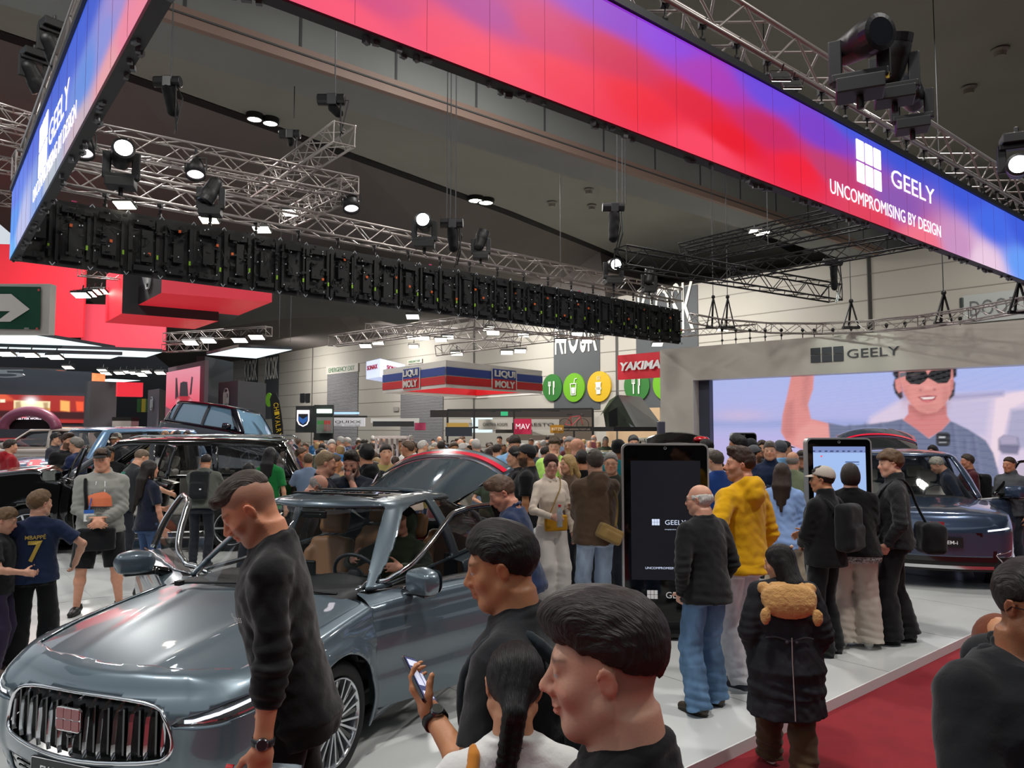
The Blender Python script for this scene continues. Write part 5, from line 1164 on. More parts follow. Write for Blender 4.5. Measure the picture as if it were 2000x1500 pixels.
def picture(u,v,Pt):
 X,Y=topx(Pt);n=len(X);c=np.zeros((n,3));s_=lambda h:np.array(lin(h))
 def put(m_,col):c[:]=c*(1-m_[:,None])+(np.array(lin(col))if isinstance(col,str)else col)*m_[:,None]
 sky=np.clip((Y-720)/160,0,1)[:,None];c[:]=s_('#a9b6ea')*(1-sky)+s_('#b4aede')*sky
 put(np.exp(-((Y-828)/9)**2)*.5*(X<1800),'#7f97cc');put(np.exp(-(((X-1445)/50)**2+((Y-812)/12)**2))*.45,'#d8b6cc')
 put(np.clip((Y-842)/20,0,1)*.5,'#bfb3e2')
 def poly(p,col,b=1.5,a=1.0):put(np.clip(.5-polysd(p,X,Y)/b/2,0,1)*a,col)
 poly([(1700,815),(1760,780),(1860,770),(1965,765),(2150,760),(2150,1000),(1690,1000),(1690,840)],'#d6c6de',6);poly([(1780,790),(1880,780),(1935,780),(1925,850),(1760,850)],'#b9b5d6',6,.7)
 poly([(1945,778),(1975,768),(2010,762),(2010,780),(1972,800),(1955,870),(1945,930),(1930,920),(1938,840)],'#ead4e2',3);poly([(1975,800),(2150,785),(2150,860),(1960,880)],'#a9a6c4',5)
 poly([(1950,858),(1960,850),(1988,854),(1992,872),(1988,888),(1958,886),(1950,878)],'#74728f',3);poly([(1952,856),(1962,850),(1986,854),(1988,868),(1955,868)],'#a8a0bc',3)
 poly([(1858,772),(1960,765),(1960,773),(1858,781)],'#7d83b4',5,.7)
 sk='#d98a86';poly([(1548,700),(1592,700),(1588,760),(1578,790),(1584,818),(1600,822),(1628,830),(1622,870),(1576,880),(1540,868),(1526,845),(1528,812),(1538,770),(1545,735)],sk,2)
 poly([(1584,822),(1625,832),(1620,872),(1574,880),(1550,868),(1560,840)],'#e59c98',5,.8);poly([(1536,790),(1550,780),(1550,850),(1536,855),(1528,840)],'#b8706e',5,.55);poly([(1570,720),(1584,720),(1575,800),(1566,790)],'#b87674',5,.5)
 sh='#69718f';poly([(1618,826),(1650,832),(1700,828),(1735,824),(1762,818),(1790,836),(1815,856),(1840,838),(1856,822),(1890,838),(1925,860),(1940,885),(1955,940),(1970,1010),(1975,1200),(1700,1200),(1690,1000),(1672,900),(1622,872)],sh,2)
 for a,b in(((1660,832),(1672,880)),((1690,830),(1700,870)),((1720,830),(1728,860)),((1860,830),(1872,930)),((1900,850),(1915,950)),((1885,860),(1890,980)),((1760,830),(1750,880))):
  d=np.array(b)-np.array(a,float);t=np.clip(((X-a[0])*d[0]+(Y-a[1])*d[1])/(d@d),0,1);r=np.hypot(X-a[0]-d[0]*t,Y-a[1]-d[1]*t);put(np.exp(-(r/4)**2)*.45,'#50577a');r2=np.hypot(X-a[0]-5-d[0]*t,Y-a[1]-d[1]*t);put(np.exp(-(r2/4)**2)*.35,'#8087a6')
 poly([(1774,790),(1848,790),(1850,812),(1856,822),(1840,840),(1814,856),(1790,838),(1764,820),(1774,808)],'#cf7d7c',2);poly([(1776,800),(1800,818),(1846,806),(1848,790),(1776,790)],'#a8605f',5,.6)
 poly([(1748,738),(1744,752),(1748,768),(1758,780),(1764,776),(1760,745)],'#26262e',2);poly([(1858,738),(1866,748),(1864,772),(1854,782),(1850,770)],'#2a2a32',2)
 poly([(1742,700),(1870,700),(1868,735),(1858,742),(1752,742),(1744,732)],'#25252d',2)
 fc=[(1756,700),(1858,700),(1862,740),(1858,768),(1846,790),(1830,804),(1812,808),(1794,803),(1776,786),(1764,766),(1756,740)];poly(fc,'#dd908a',2)
 poly([(1748,742),(1757,738),(1762,764),(1755,768),(1749,758)],'#d98a86',1.5);poly([(1857,742),(1863,740),(1862,760),(1856,766)],'#c67c79',1.5)
 put(np.exp(-(((X-1768)/9)**2+((Y-775)/22)**2))*.30,'#9d5d5c');put(np.exp(-(((X-1848)/9)**2+((Y-775)/22)**2))*.35,'#a06160');put(np.exp(-(((X-1810)/20)**2+((Y-764)/7)**2))*.35,'#b36c6a')
 put(np.exp(-(((X-1812)/11)**2+((Y-757)/5)**2))*.6,'#f0a8a0');put(np.exp(-(((X-1798)/3)**2+((Y-762)/2.5)**2))*.6,'#8a4a4c');put(np.exp(-(((X-1825)/3)**2+((Y-761)/2.5)**2))*.6,'#8a4a4c');put(np.exp(-(((X-1811)/22)**2+((Y-797)/9)**2))*.4,'#b57470')
 poly([(1768,726),(1808,724),(1812,732),(1818,724),(1858,720),(1857,738),(1850,748),(1832,749),(1820,742),(1812,738),(1806,745),(1796,751),(1778,750),(1769,742)],'#18181c',1.2);poly([(1757,728),(1770,727),(1770,734),(1757,738)],'#6c6a72',1.2)
 put(np.exp(-(((X-1786)/9)**2+((Y-733)/4)**2))*.25,'#8a7a80')
 poly([(1792,775),(1812,772),(1830,773),(1826,781),(1812,784),(1800,782)],'#a5525a',1.2);poly([(1798,776),(1826,775),(1822,779),(1804,780)],'#f3e2e0',1.0);poly([(1798,784),(1812,787),(1824,784),(1812,781)],'#cf7276',1.0)
 poly(rrect(28,27,7,5,1842,858),'#23252c',1.5);poly(rrect(12,2.5,1,2,1840,854),'#d0d0d8',1);poly(rrect(15,1.5,.7,2,1841,864),'#b0b0b8',1)
 put(((np.floor(Y*.9)%3)==0)*.05,'#ffffff');return c
oz=.35;o_=PA+PD*ts0-PN*.5;screen_grid('video_screen',o_+(0,0,oz),PD*(tend-ts0),UP*(ZF-oz),520,190,picture,portal,SCR,0)
m=MB();lc=pt(1615,692,.01);geely_logo(m,pt(1615.5,692.5)+PN*.015,PD,UP,.36);tl=px_t(1615);m.V[-1]=m.V[-1];
V=np.vstack(m.V);cc_=V.mean(0);V=cc_+(V-cc_)+np.outer((V-cc_)@PD,PD)*.75;m.V=[V];m.build('logo',mat('logo_charcoal','#34363a',.5),portal)
m=MB();c=pt(1705,688)+PN*.012;wq=abs(px_t(1757)-px_t(1654));put_text(m,'GEELY',c,PD,UP,wq,.20,.01);m.build('lettering',mat('logo_charcoal'),portal)
lamp('portal_spot',tuple(pt(1660,600)+PN*1.6+np.array((0,0,.3))),90,.05,(.86,1,.9),aim=tuple(pt(1670,690)),spot=62)
for i,px in enumerate([1410,1437,1465,1495,1527,1569,1592,1629,1665,1700,1735,1772,1810,1843,1881]):
 a=pt(px,838);t_=px_t(px);p=PA+PD*t_-PN*.1;m=MB();Y=p[1];z1=2.08+(838-644)*Y/1450;m.cyl(p+(0,0,ZT),(p[0],p[1],max(z1,ZT+.15)),.012,n=5);m.sph(p+(0,0,ZT+.12),.035,6,4);m.sph((p[0],p[1],max(z1,ZT+.15)),.045,6,4);tag(m.build('hanging_chain',RB),'short black chain between the curved truss and the white portal','chain','drop chains over the portal')
def totem(px,Yd,wpx,top_py,bot_py,yaw,label,mode):
 z0=.08;s=1450/Yd;H=2.08-(top_py-838)/s-z0;W=wpx/s/max(.3,math.cos(yaw));c=np.array(P(px,838,Yd));t=thing('touch_totem',label,'information screen',(c[0],c[1],z0),yaw)
 g=(0,-1,0);m=MB();m.prism(rrect(W,H-.10,.06),(0,.05,(H+.10)/2),(1,0,0),(0,0,1),.10);m.build('case',mat('totem_silver','#b9babb',.3,metal=.6),t,local=True)
 m=MB();m.prism(rrect(W-.035,H-.135,.045),(0,-.0505,(H+.10)/2),(1,0,0),(0,0,1),.004);m.build('glass_front',mat('totem_black','#040405',.06,spec=.5),t,local=True)
 m=MB();m.box((0,0,.05),(W*1.02,.42,.035));m.box((0,0,.10),(W*.8,.12,.1));m.build('foot',mat('foot_black','#0c0d0f',.4),t,local=True,bevel=.01)
 m=MB();
 for x in(-W*.45,W*.45):
  for y in(-.18,.18):m.cyl((x,y,.0),(x,y,.035),.035,n=10)
 m.build('castor',RB,t,local=True)
 m=MB();m.lathe([(.009,0),(.015,0),(.015,.003)],(0,-.0555,H-.045),(0,-1,0),20);m.build('camera_eye',mat('ring_grey','#8a8f94',.3),t,local=True)
 y=-.056;WW=mat('screen_white');
 if mode=='dark':
  sw,sh,zc=W*.80,H*.62,H*.60
  def cf(u,v,Pt):return np.tile(np.array((.0009,.0018,.0045)),(len(u),1))*(1+v[:,None]*.8)
  R=np.array(ROOTM[t.name].inverted())
  o=screen_grid('display',(0,0,0),(sw,0,0),(0,0,sh),4,8,cf,None,SCR);o.parent=t;o.location=(0,y,zc-sh/2)
  m=MB();geely_logo(m,np.array((-.10,y-.003,zc-.02)),np.array((1,0,0)),np.array((0,0,1)),.062);put_text(m,'GEELY',(.09,y-.003,zc-.022),(1,0,0),(0,0,1),.20,.045,.001);put_text(m,'www.geely.com.au',(.04,y-.003,zc-.09),(1,0,0),(0,0,1),.11,.014,.001);put_text(m,'UNCOMPROMISING BY DESIGN',(.04,y-.003,zc-sh*.40),(1,0,0),(0,0,1),W*.58,.022,.001);m.build('lettering',mat('screen_soft','#b8c4dc',.5,emit=.8),t,local=True)
  m=MB();geely_logo(m,np.array((-.14,-.056,H*.215)),np.array((1,0,0)),np.array((0,0,1)),.085);put_text(m,'GEELY',(.115,-.056,H*.213),(1,0,0),(0,0,1),.25,.06,.001);m.build('printed_logo',mat('print_white','#e8e8e8',.5),t,local=True)
 else:
  sw,sh,zc=W*.80,H*.66,H*.62
  def cf(u,v,Pt):
   c=np.tile(np.array(lin('#9fbbea')),(len(u),1))*(1+.12*(v[:,None]-.5));c[v>.945]=lin('#7d8fc4');c[(abs(u-.16)<.02)&(abs(v-.915)<.008)]=lin('#ff4a4a');b=(u>.60)&(u<.88)&((abs(v-.865)<.005)|(abs(v-.845)<.004));c[b]=lin('#5b6f9c');c[(v>.955)&(v<.968)&((u*9%1)<.45)]=lin('#3c4a74');return c
  o=screen_grid('display',(0,0,0),(sw,0,0),(0,0,sh),60,160,cf,None,SCR if mode=='light' else SCR);o.parent=t;o.location=(0,y,zc-sh/2)
 return t
totem(1297,7.35,166,866,1290,-.06,'large black freestanding totem with a dark screen, left of the yellow hoodie','dark')
totem(1634,8.2,124,855,1160,-.05,'freestanding totem with a light blue screen, in front of the dark blue car','light')
totem(1451,12.5,50,845,1060,.1,'small distant totem before the video wall, with a dark menu page','dark')
def hbox(name,label,cat,pts,z0,z1,mats,lids=True,parts=('front_panel','side_panel','back_panel','far_panel','underside','top_panel')):
 P_=[np.array((p[0],p[1],0))for p in pts];t=thing(name,label,cat,(P_[0][0],P_[0][1],z0));o=[]
 for i in range(4):
  a,b=P_[i],P_[(i+1)%4];m=MB();m.quad(a+(0,0,z0),b+(0,0,z0),b+(0,0,z1),a+(0,0,z1));o.append(m.build(parts[i],mats[i],t))
 if not lids:return t,P_
 m=MB();m.quad(*[p+(0,0,z0)for p in P_]);m.build('underside',mats[4],t);m=MB();m.quad(*[p+(0,0,z1)for p in P_]);m.build('top_panel',mats[5],t);return t,P_
def GZ(px,py,z):p=np.array(G(px,py,z));return p
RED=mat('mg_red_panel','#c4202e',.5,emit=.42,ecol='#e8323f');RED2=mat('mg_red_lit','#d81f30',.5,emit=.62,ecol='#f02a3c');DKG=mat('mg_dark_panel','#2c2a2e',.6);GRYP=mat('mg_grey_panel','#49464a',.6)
def mgmark(t,c,x,y,h,bend=None):
 m=MB();x=nrm(x);y=nrm(y);w_=h*.62;o8=[(w_*.5*a,h*.5*b)for a,b in((-.45,1),(.45,1),(1,.55),(1,-.55),(.45,-1),(-.45,-1),(-1,-.55),(-1,.55))]
 m.tube([c+x*a+y*b for a,b in o8],h*.035,5,closed=True)
 for pl in([(-.62,-.42),(-.62,.42),(-.36,.0),(-.10,.42),(-.10,-.42)],[(.62,.30),(.40,.42),(.16,.34),(.12,-.34),(.40,-.42),(.62,-.30),(.62,0),(.40,0)]):m.tube([c+x*a*w_*.5+y*b*h*.75 for a,b in pl],h*.038,5)
 return m.build('emblem',mat('emblem_glow','#f4f0f6',.4,emit=1.3),t)
z0=5.6
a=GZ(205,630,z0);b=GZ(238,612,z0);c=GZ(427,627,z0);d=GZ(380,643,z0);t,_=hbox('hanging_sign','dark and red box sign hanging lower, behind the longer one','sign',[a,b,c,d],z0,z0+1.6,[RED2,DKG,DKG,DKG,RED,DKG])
m=MB();m.tube([GZ(318,601,z0+.5),GZ(325,608,z0+.34),GZ(345,610,z0+.32),GZ(354,604,z0+.45)],.05,6);m.build('emblem',mat('emblem_glow'),t)
z0=5.9
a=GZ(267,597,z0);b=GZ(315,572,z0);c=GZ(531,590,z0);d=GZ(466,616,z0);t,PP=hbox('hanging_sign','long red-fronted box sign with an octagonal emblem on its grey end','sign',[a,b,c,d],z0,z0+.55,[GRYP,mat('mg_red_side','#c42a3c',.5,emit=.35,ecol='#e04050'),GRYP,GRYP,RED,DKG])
m=MB();m.quad(PP[0]+(0,0,z0),PP[1]+(0,0,z0),PP[1]+(0,0,z0+1.3),PP[0]+(0,0,z0+1.3));m.build('end_panel',GRYP,t)
ax=PP[1]-PP[0];ax[2]=0;mgmark(t,(PP[0]+PP[1])/2+(0,0,z0+.75)-nrm(np.cross(ax,UP))*-.03,ax,UP,.85)
def facepanel(name,label,cat,px0,px1,z0,z1,Ya,Yb,m_,dep=.15,part='panel'):
 a=np.array(P(px0,838,Ya));b=np.array(P(px1,838,Yb));n_=nrm(np.cross(b-a,UP));
 if n_@a>0:n_=-n_
 t=thing(name,label,cat,tuple((a+b)/2*np.array((1,1,0))+np.array((0,0,z0))));a[2]=b[2]=0;m=MB();m.add([a+(0,0,z0),b+(0,0,z0),b+(0,0,z1),a+(0,0,z1)]+[p-n_*dep for p in(a+(0,0,z0),b+(0,0,z0),b+(0,0,z1),a+(0,0,z1))],[(0,1,2,3),(4,7,6,5),(0,4,5,1),(1,5,6,2),(2,6,7,3),(3,7,4,0)]);m.build(part,m_,t);return t,a,b,n_
zz=lambda py,Y:CAMZ+(838-py)*Y/1450
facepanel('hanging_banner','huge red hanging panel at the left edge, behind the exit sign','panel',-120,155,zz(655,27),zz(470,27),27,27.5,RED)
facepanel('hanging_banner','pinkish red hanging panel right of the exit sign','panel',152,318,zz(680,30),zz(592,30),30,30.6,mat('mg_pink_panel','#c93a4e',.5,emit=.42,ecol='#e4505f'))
def lightpanel(label,cs,z,th=.12):
 v=[np.array(G(px,py,z))for px,py in cs];t=thing('overhead_light_box',label,'light panel',tuple(v[0]));n=len(v)
 m=MB();m.add([p+(0,0,.01)for p in v]+[p+(0,0,th)for p in v],[tuple(range(n,2*n))]+[(i,(i+1)%n,n+(i+1)%n,n+i)for i in range(n)]);m.build('frame',mat('panel_frame','#23252b',.5),t);m=MB();m.add(v,[tuple(range(n))]);m.build('diffuser',mat('diffuser_glow','#e4fbff',.6,emit=1.35),t)
lightpanel('glowing square ceiling panel hanging in the middle distance',[(403,693),(466,679),(571,683),(500,700)],4.9)
lightpanel('long glowing ceiling panel at left, topmost, under the exit sign',[(-60,652),(70,655),(225,681),(-60,668)],5.2);lightpanel('long glowing ceiling panel at left, reaching furthest right',[(-60,676),(225,684),(317,688),(285,698),(-60,686)],4.9)
lightpanel('long narrow glowing ceiling panel at left, third down',[(-60,686),(239,694),(215,701),(-60,694)],4.6);lightpanel('thin glowing panel over the grey lintel at far left',[(-60,719),(130,725),(118,728),(-60,723)],5.4);lightpanel('lowest short glowing panel at the left frame edge',[(-60,733),(50,735),(40,737),(-60,738)],5.4)
lightpanel('thin glowing panel in front of the red fabric sign',[(160,744),(215,740),(275,743),(225,748)],6.0)
t,a,b,n_=facepanel('exit_sign','green exit sign with a large white arrow, at the left edge','sign',-80,88,zz(652,4.6),zz(552,4.6),4.6,4.6,mat('sign_frame','#c9c8be',.5),.06,'frame')
def onp(px,py,off=.01):p=np.array(P(px,py,4.6));return p+n_*off
m=MB();m.add([onp(-76,559),onp(82,561),onp(80,644),onp(-76,642)],[(3,2,1,0)]);m.build('face',mat('sign_green','#0f4a35',.4),t)
m=MB();m.add([onp(-70,590,.015),onp(-4,590,.015),onp(-4,575,.015),onp(25,575,.015),onp(61,604.5,.015),onp(23,629,.015),onp(-4,629,.015),onp(23,608.5,.015),onp(-70,608.5,.015),onp(-70,594,.015),onp(24,594,.015)],[(4,3,10),(3,2,1,10),(1,0,9,10),(4,10,7),(4,7,6,5),(10,9,8,7)]);m.build('arrow',mat('sign_offwhite'),t)
for px,py in((79.5,567.5),(76,643)):m=MB();m.lathe([(.001,0),(.008,0)],onp(px,py,.02),n_,12);m.build('screw',mat('screw_red','#c0504a',.5),t)
m=MB();put_text(m,'2/2012',onp(55,642,.016),(1,0,0),(0,0,1),.03,.009,.001);m.build('print',mat('sign_offwhite'),t)
def wallscreen():
 t,a,b,n_=facepanel('video_wall','tall pink and red video wall showing a small open sports car from behind','screen',325,397,.1,zz(706,24),26.5,23.5,mat('wall_maroon','#4a3a42',.6),.12,'wall')
 def cf(u,v,Pt):
  X,Y=topx(Pt);s=np.clip((Y-725)/90,0,1)[:,None];c=np.array(lin('#e08a9c'))*(1-s)+np.array(lin('#e2304a'))*s;
  def put(m_,col):c[:]=c*(1-m_[:,None])+np.array(lin(col))*m_[:,None]
  def poly(p,col,b=.6,a=1.0):put(np.clip(.5-polysd(p,X,Y)/b/2,0,1)*a,col)
  poly([(320,792),(335,800),(340,796),(345,820),(325,820)],'#7b4c58',1);poly([(380,802),(392,796),(400,800),(400,820),(378,820)],'#8c4c58',1);poly([(320,812),(400,812),(400,900),(320,900)],'#5a434b',2)
  poly([(343,738),(346,738),(349,778),(342,780)],'#30242c');poly([(374,735),(377,737),(374,770),(370,772)],'#30242c');poly([(352,748),(358,745),(366,746),(368,775),(350,777)],'#2b2730');poly([(344,778),(350,774),(370,774),(376,780),(374,797),(346,797)],'#b02436');poly([(342,797),(376,795),(374,814),(346,814)],'#5a2630');poly([(352,801),(361,801),(361,811),(352,811)],'#d98aa0');put(np.exp(-(((X-348)/3)**2+((Y-788)/7)**2)),'#ffd0d8');put(np.exp(-(((X-372)/3)**2+((Y-788)/7)**2)),'#ffd0d8');return c
 A=np.array(P(328,838,26.3));B=np.array(P(394.5,838,23.6));A[2]=0;B[2]=0;z1=zz(722,25);screen_grid('picture',A+n_*.1+(0,0,1.9),B-A,UP*(z1-1.9),90,120,cf,t,SCR)
wallscreen()
m_=mat('wall_charcoal','#232328',.7)
t,a,b,n_=facepanel('stand_wall','tall black side wall right of the pink video wall','wall panel',397,453,.1,zz(699,26),25.4,27.6,m_,.3);
def emblem_box(px0,px1,px2,py,Y,label):
 a=np.array(P(px0,838,Y+1.2));b=np.array(P(px1,838,Y));c=np.array(P(px2,838,Y+1.6));a[2]=b[2]=c[2]=0;d=a+c-b;z1=zz(py,Y);t,PP=hbox('emblem_tower',label,'sign tower',[a,b,c,d],.1,z1,[mat('tower_grey','#5c565e',.6),m_,m_,m_,m_,m_]);n_=nrm(np.cross(b-a,UP));n_=n_ if n_@a<0 else-n_
 mgmark(t,(a+b)/2+n_*.06+(0,0,z1-.55),b-a,UP,.62 if Y<25 else.5)
emblem_box(425,463,518,743,24,'dark square tower with a lit white octagonal emblem, right one');emblem_box(287,309,322,759,28,'dark square tower with a lit white octagonal emblem, left one')
t,a,b,n_=facepanel('stage_set','dark grey stage set at far left with a glowing red lounge picture','display stand',-60,176,.2,zz(722,27),26,28,mat('set_grey','#45464f',.6),.5,'surround')
def lounge(u,v,Pt):
 X,Y=topx(Pt);c=np.tile(np.array(lin('#a32a26')),(len(X),1));
 def put(m_,col):c[:]=c*(1-m_[:,None])+np.array(lin(col))*m_[:,None]
 def poly(p,col,b=.7,a=1.0):put(np.clip(.5-polysd(p,X,Y)/b/2,0,1)*a,col)
 poly([(-60,800),(180,805),(180,760+60),(-60,815)],'#3a1418',2);poly([(-60,768),(10,768),(28,782),(-60,788)],'#d85a3c',3);poly([(27,782),(98,784),(97,804),(27,804)],'#ffe9b8',1);poly([(27,797),(98,797),(97,804),(27,804)],'#c98a3a',1.5);poly([(30,785),(40,783),(42,798),(30,798)],'#8a5a30',2,.7);poly([(84,786),(94,786),(94,800),(86,800)],'#8a5a30',2,.7)
 put(np.exp(-(((X-60)/12)**2+((Y-783)/8)**2)),'#ffffff');poly([(118,782),(136,784),(136,804),(118,802)],'#ffb060',1.5);poly([(148,784),(163,785),(163,803),(150,803)],'#f05a34',1.5);poly([(0,780),(10,780),(10,786),(0,786)],'#fff0d0',1);return c*1.15
A=np.array(P(-60,838,26));B=np.array(P(163,838,27.9));A[2]=B[2]=0;screen_grid('picture',A+n_*.1+(0,0,zz(826,27)),B-A,UP*(zz(772,27)-zz(826,27)),150,40,lounge,t,SCR)
m=MB();cx=A+(B-A)*.68+n_*.4
def arch(px,py,Y):return np.array(P(px,py,Y))
t=thing('arch_display','maroon arch-shaped display with white slogan, behind the blue vehicle','display stand',tuple(arch(58,836,22)))
m=MB();o8=[arch(58+52*math.cos(a_),838-34*math.sin(a_),22)for a_ in np.linspace(0,math.pi,22)];m.tube(o8,.16,8);m.build('arch_frame',mat('arch_maroon','#8a4560',.4,coat=.4),t,smooth=True)
m=MB();m.add([arch(58+46*math.cos(a_),838-28*math.sin(a_),22.1)for a_ in np.linspace(0,math.pi,22)],[tuple(range(22))]);m.build('screen',mat('arch_screen','#14060c',.3),t)
m=MB();put_text(m,'TO CREATE',arch(68,813,22.0),(1,0,0),(0,0,1),.50,.055,.01);put_text(m,'A BETTER WORLD',arch(56,817.5,22.0),(1,0,0),(0,0,1),.80,.06,.01);m.build('slogan',mat('screen_white'),t)
m=MB();put_text(m,'Driven',arch(38,813,22.0),(1,0,0),(0,0,1),.42,.10,.01,shear=.3);m.build('slogan_script',mat('script_red','#ff2844',.5,emit=1.2),t)
facepanel('stand_wall','plain dark grey column wall right of the glowing lounge picture','wall panel',174,226,.1,zz(744,25),25,25.6,mat('set_grey2','#4b4c50',.7),.6)
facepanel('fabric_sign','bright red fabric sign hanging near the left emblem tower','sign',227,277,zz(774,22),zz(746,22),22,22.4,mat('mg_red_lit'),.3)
facepanel('fire_graphic','angled screen with an orange fire picture at far left','screen',112,202,zz(748,30),zz(727,30),29,31,mat('fire','#ff7a4a',.5,emit=.9,ecol='#ff8a5a',var=(3,.8)),.2)
m=MB();c=np.array(P(22,730,26));put_text(m,'5',c,(1,0,0),(0,0,1),1.0,.28,.05);tag(m.build('silver_numeral',mat('num_grey','#9a9ba0',.4)),'pale numeral on the lintel at far left','sign')
t=thing('service_counter','small white counter with a dark top near the far emblem tower','counter',tuple(np.array(P(245,838,24))*np.array((1,1,0))));c=np.array(P(245,838,24));m=MB();m.box((c[0],c[1],1.2),(.6,.5,2.3));m.build('body',mat('counter_white','#c4c3bd',.6),t);m=MB();m.box((c[0],c[1],2.4),(.62,.5,.12));m.build('top',RB,t)
for i,(px,col,l)in enumerate([(270,'#2e5c26','left, dark green'),(279,'#b59f2c','middle, yellow'),(287,'#2f5526','right, dark green')]):
 facepanel('upright_board','rounded green and yellow upright board, %s of three'%l,'sign',px-4,px+4,zz(805,30),zz(779,30),30,30,mat('board_'+col.strip('#'),col,.5),.08)
z1,z0=5.0,0
def prismsign(name,label,pxs,Ys,py0,py1,m_,lids=True):
 v=[np.array(P(px,838,Y))for px,Y in zip(pxs,Ys)];
 for p in v:p[2]=0
 z0=zz(py1,Ys[1]);z1=zz(py0,Ys[1]);d=v[0]+v[2]-v[1];return hbox(name,label,'sign',[v[0],v[1],v[2],d],z0,z1,[m_]*6,lids)+(z0,z1)
t,PP,z0,z1=prismsign('hanging_sign','white glowing cube sign lettered SONAX',(714,741,790),(33,31.5,34.5),700,736,mat('sonax_white','#c8d2f4',.5,emit=.8))
def facetext(t,a,b,z0,z1,s,w,h,dz,m_,off=.03,dx=0,**kw):
 a=np.array(a)*np.array((1,1,0));b=np.array(b)*np.array((1,1,0));n_=nrm(np.cross(b-a,UP));n_=n_ if n_@a<0 else-n_;L=np.linalg.norm(b-a);c=(a+b)/2+(b-a)*dx+n_*off;m=MB();put_text(m,s,c+(0,0,z0+(z1-z0)*dz),b-a,UP,L*w,(z1-z0)*h,.02,**kw);return m.build('lettering',m_,t)
facetext(t,PP[0],PP[1],z0,z1,'SONAX',.75,.26,.60,mat('sonax_red','#b8102a',.5),bold=.02);facetext(t,PP[1],PP[2],z0,z1,'SONAX',.55,.26,.60,mat('sonax_red'),bold=.02)
t,PP,z0,z1=prismsign('hanging_sign','square ring sign with blue and red stripes lettered LIQUI MOLY',(747,870,1059),(25,21.5,25.5),703,757,mat('banner_white','#d9d6d0',.6),False)
t2_,=[t];NB=mat('liqui_blue','#26418e',.6);NR=mat('liqui_red','#c4121c',.6)
for(a,b,dx,ww)in((PP[0],PP[1],.0,.26),(PP[1],PP[2],.06,.25)):
 a=np.array(a);b=np.array(b);n_=nrm(np.cross(b-a,UP));n_=n_ if n_@a<0 else-n_;h_=z1-z0
 for(f0,f1,mt,nm)in((.46,.76,NB,'blue_stripe'),(.13,.43,NR,'red_stripe')):
  m=MB();m.add([a+n_*.02+(0,0,z0+h_*f0),b+n_*.02+(0,0,z0+h_*f0),b+n_*.02+(0,0,z0+h_*f1),a+n_*.02+(0,0,z0+h_*f1)],[(0,1,2,3)]);m.build(nm,mt,t)
 c=(a+b)/2+(b-a)*dx;d=nrm(b-a);L=np.linalg.norm(b-a)
 for nm,mt,zc,hh in(('logo_border',mat('banner_white'),.47,.84),('logo_red',NR,.27,.40),('logo_blue',NB,.67,.40)):m=MB();k=ww*(1.08 if nm=='logo_border' else 1.0);m.prism(rrect(L*k,h_*hh,.03),c+n_*(.03 if nm=='logo_border' else.035)+(0,0,z0+h_*zc),d,UP,.005);m.build(nm,mt,t)
 facetext(t,a,b,z0,z1,'LIQUI',ww*.88,.30,.67,mat('banner_white'),.05,dx,bold=.03);facetext(t,a,b,z0,z1,'MOLY',ww*.84,.28,.27,mat('banner_white'),.05,dx,bold=.03)
m=MB();h_=z1-z0
for a,b in((PP[3],PP[0]),(PP[3],PP[2])):m.beam(a*.999+(0,0,z0+h_*.28),b*.999+(0,0,z0+h_*.28),.03,h_*.30)
m.build('inner_red_stripe',NR,t)
t,PP,z0,z1=prismsign('hanging_sign','red box sign lettered YAKIMA beside the white portal column',(1207,1207.5,1300),(24,23.9,22.6),694,742,mat('yakima_red','#bb0f22',.5,emit=.12,ecol='#d01028'));facetext(t,PP[1],PP[2],z0,z1,'YAKIMA',.86,.34,.52,mat('print_white'),bold=.04,shear=.2,dx=.0)
st=thing('market_stall','black metal frame of the food stalls under the round signs','stall',tuple(q(1165,838,31)*np.array((1,1,0))));m=MB()
fx=[(874,32),(926,31.5),(1004,31),(1158,30)]
fp=[np.array((q(px,838,Y)[0],Y,0))for px,Y in fx];zt_=zz(800,31)
for p in fp:m.beam(p,p+(0,0,zt_),.08,.08)
for i in range(3):
 for z in(zt_,zt_-.25*3.0):m.beam(fp[i]+(0,0,z),fp[i+1]+(0,0,z),.08,.08)
for i in range(3):m.beam(fp[i]+(0,0,zt_),fp[i]+(0,0,zt_)+np.array((2.0,2,0)),.07,.07)
m.build('frame',mat('stall_black','#151414',.5),st)
fb=MB();tx=MB()
for i,(pa,pb,s_)in enumerate(((877,922,'CARINA BOATS'),(934,1000,'CARTIVA ROOFS'),(1022,1092,'RESTO'))):
 Y=30.6-.4*i;a=q(pa,829,Y);b=q(pb,829,Y);fb.beam(a,b,.04,.42);put_text(tx,s_,(a+b)/2+(0,-.04,0),b-a,UP,1.0,.12,.01)
fb.build('fascia_board',mat('fascia_grey','#b9b6ac',.6),st);tx.build('lettering',mat('ink_333333','#3a3a3a',.6),st)
def board(px0,px1,py0,py1,Y,col,label,name='display_board',txt=None,tc='#ffffff',emit=0,cat='board'):
 t,a,b,n_=facepanel(name,label,cat,px0,px1,zz(py1,Y),zz(py0,Y),Y,Y+.01,mat('board_%s_%d'%(col.strip('#'),int(emit*10)),col,.6,emit=emit),.12)
 if txt:facetext(t,a,b,zz(py1,Y),zz(py0,Y),txt,.8,.35,.5,mat('ink_'+tc.strip('#'),tc,.5,emit=.3 if emit else 0),.03)
 return t
board(566,648,826,792,1,'#000','x')if 0 else None
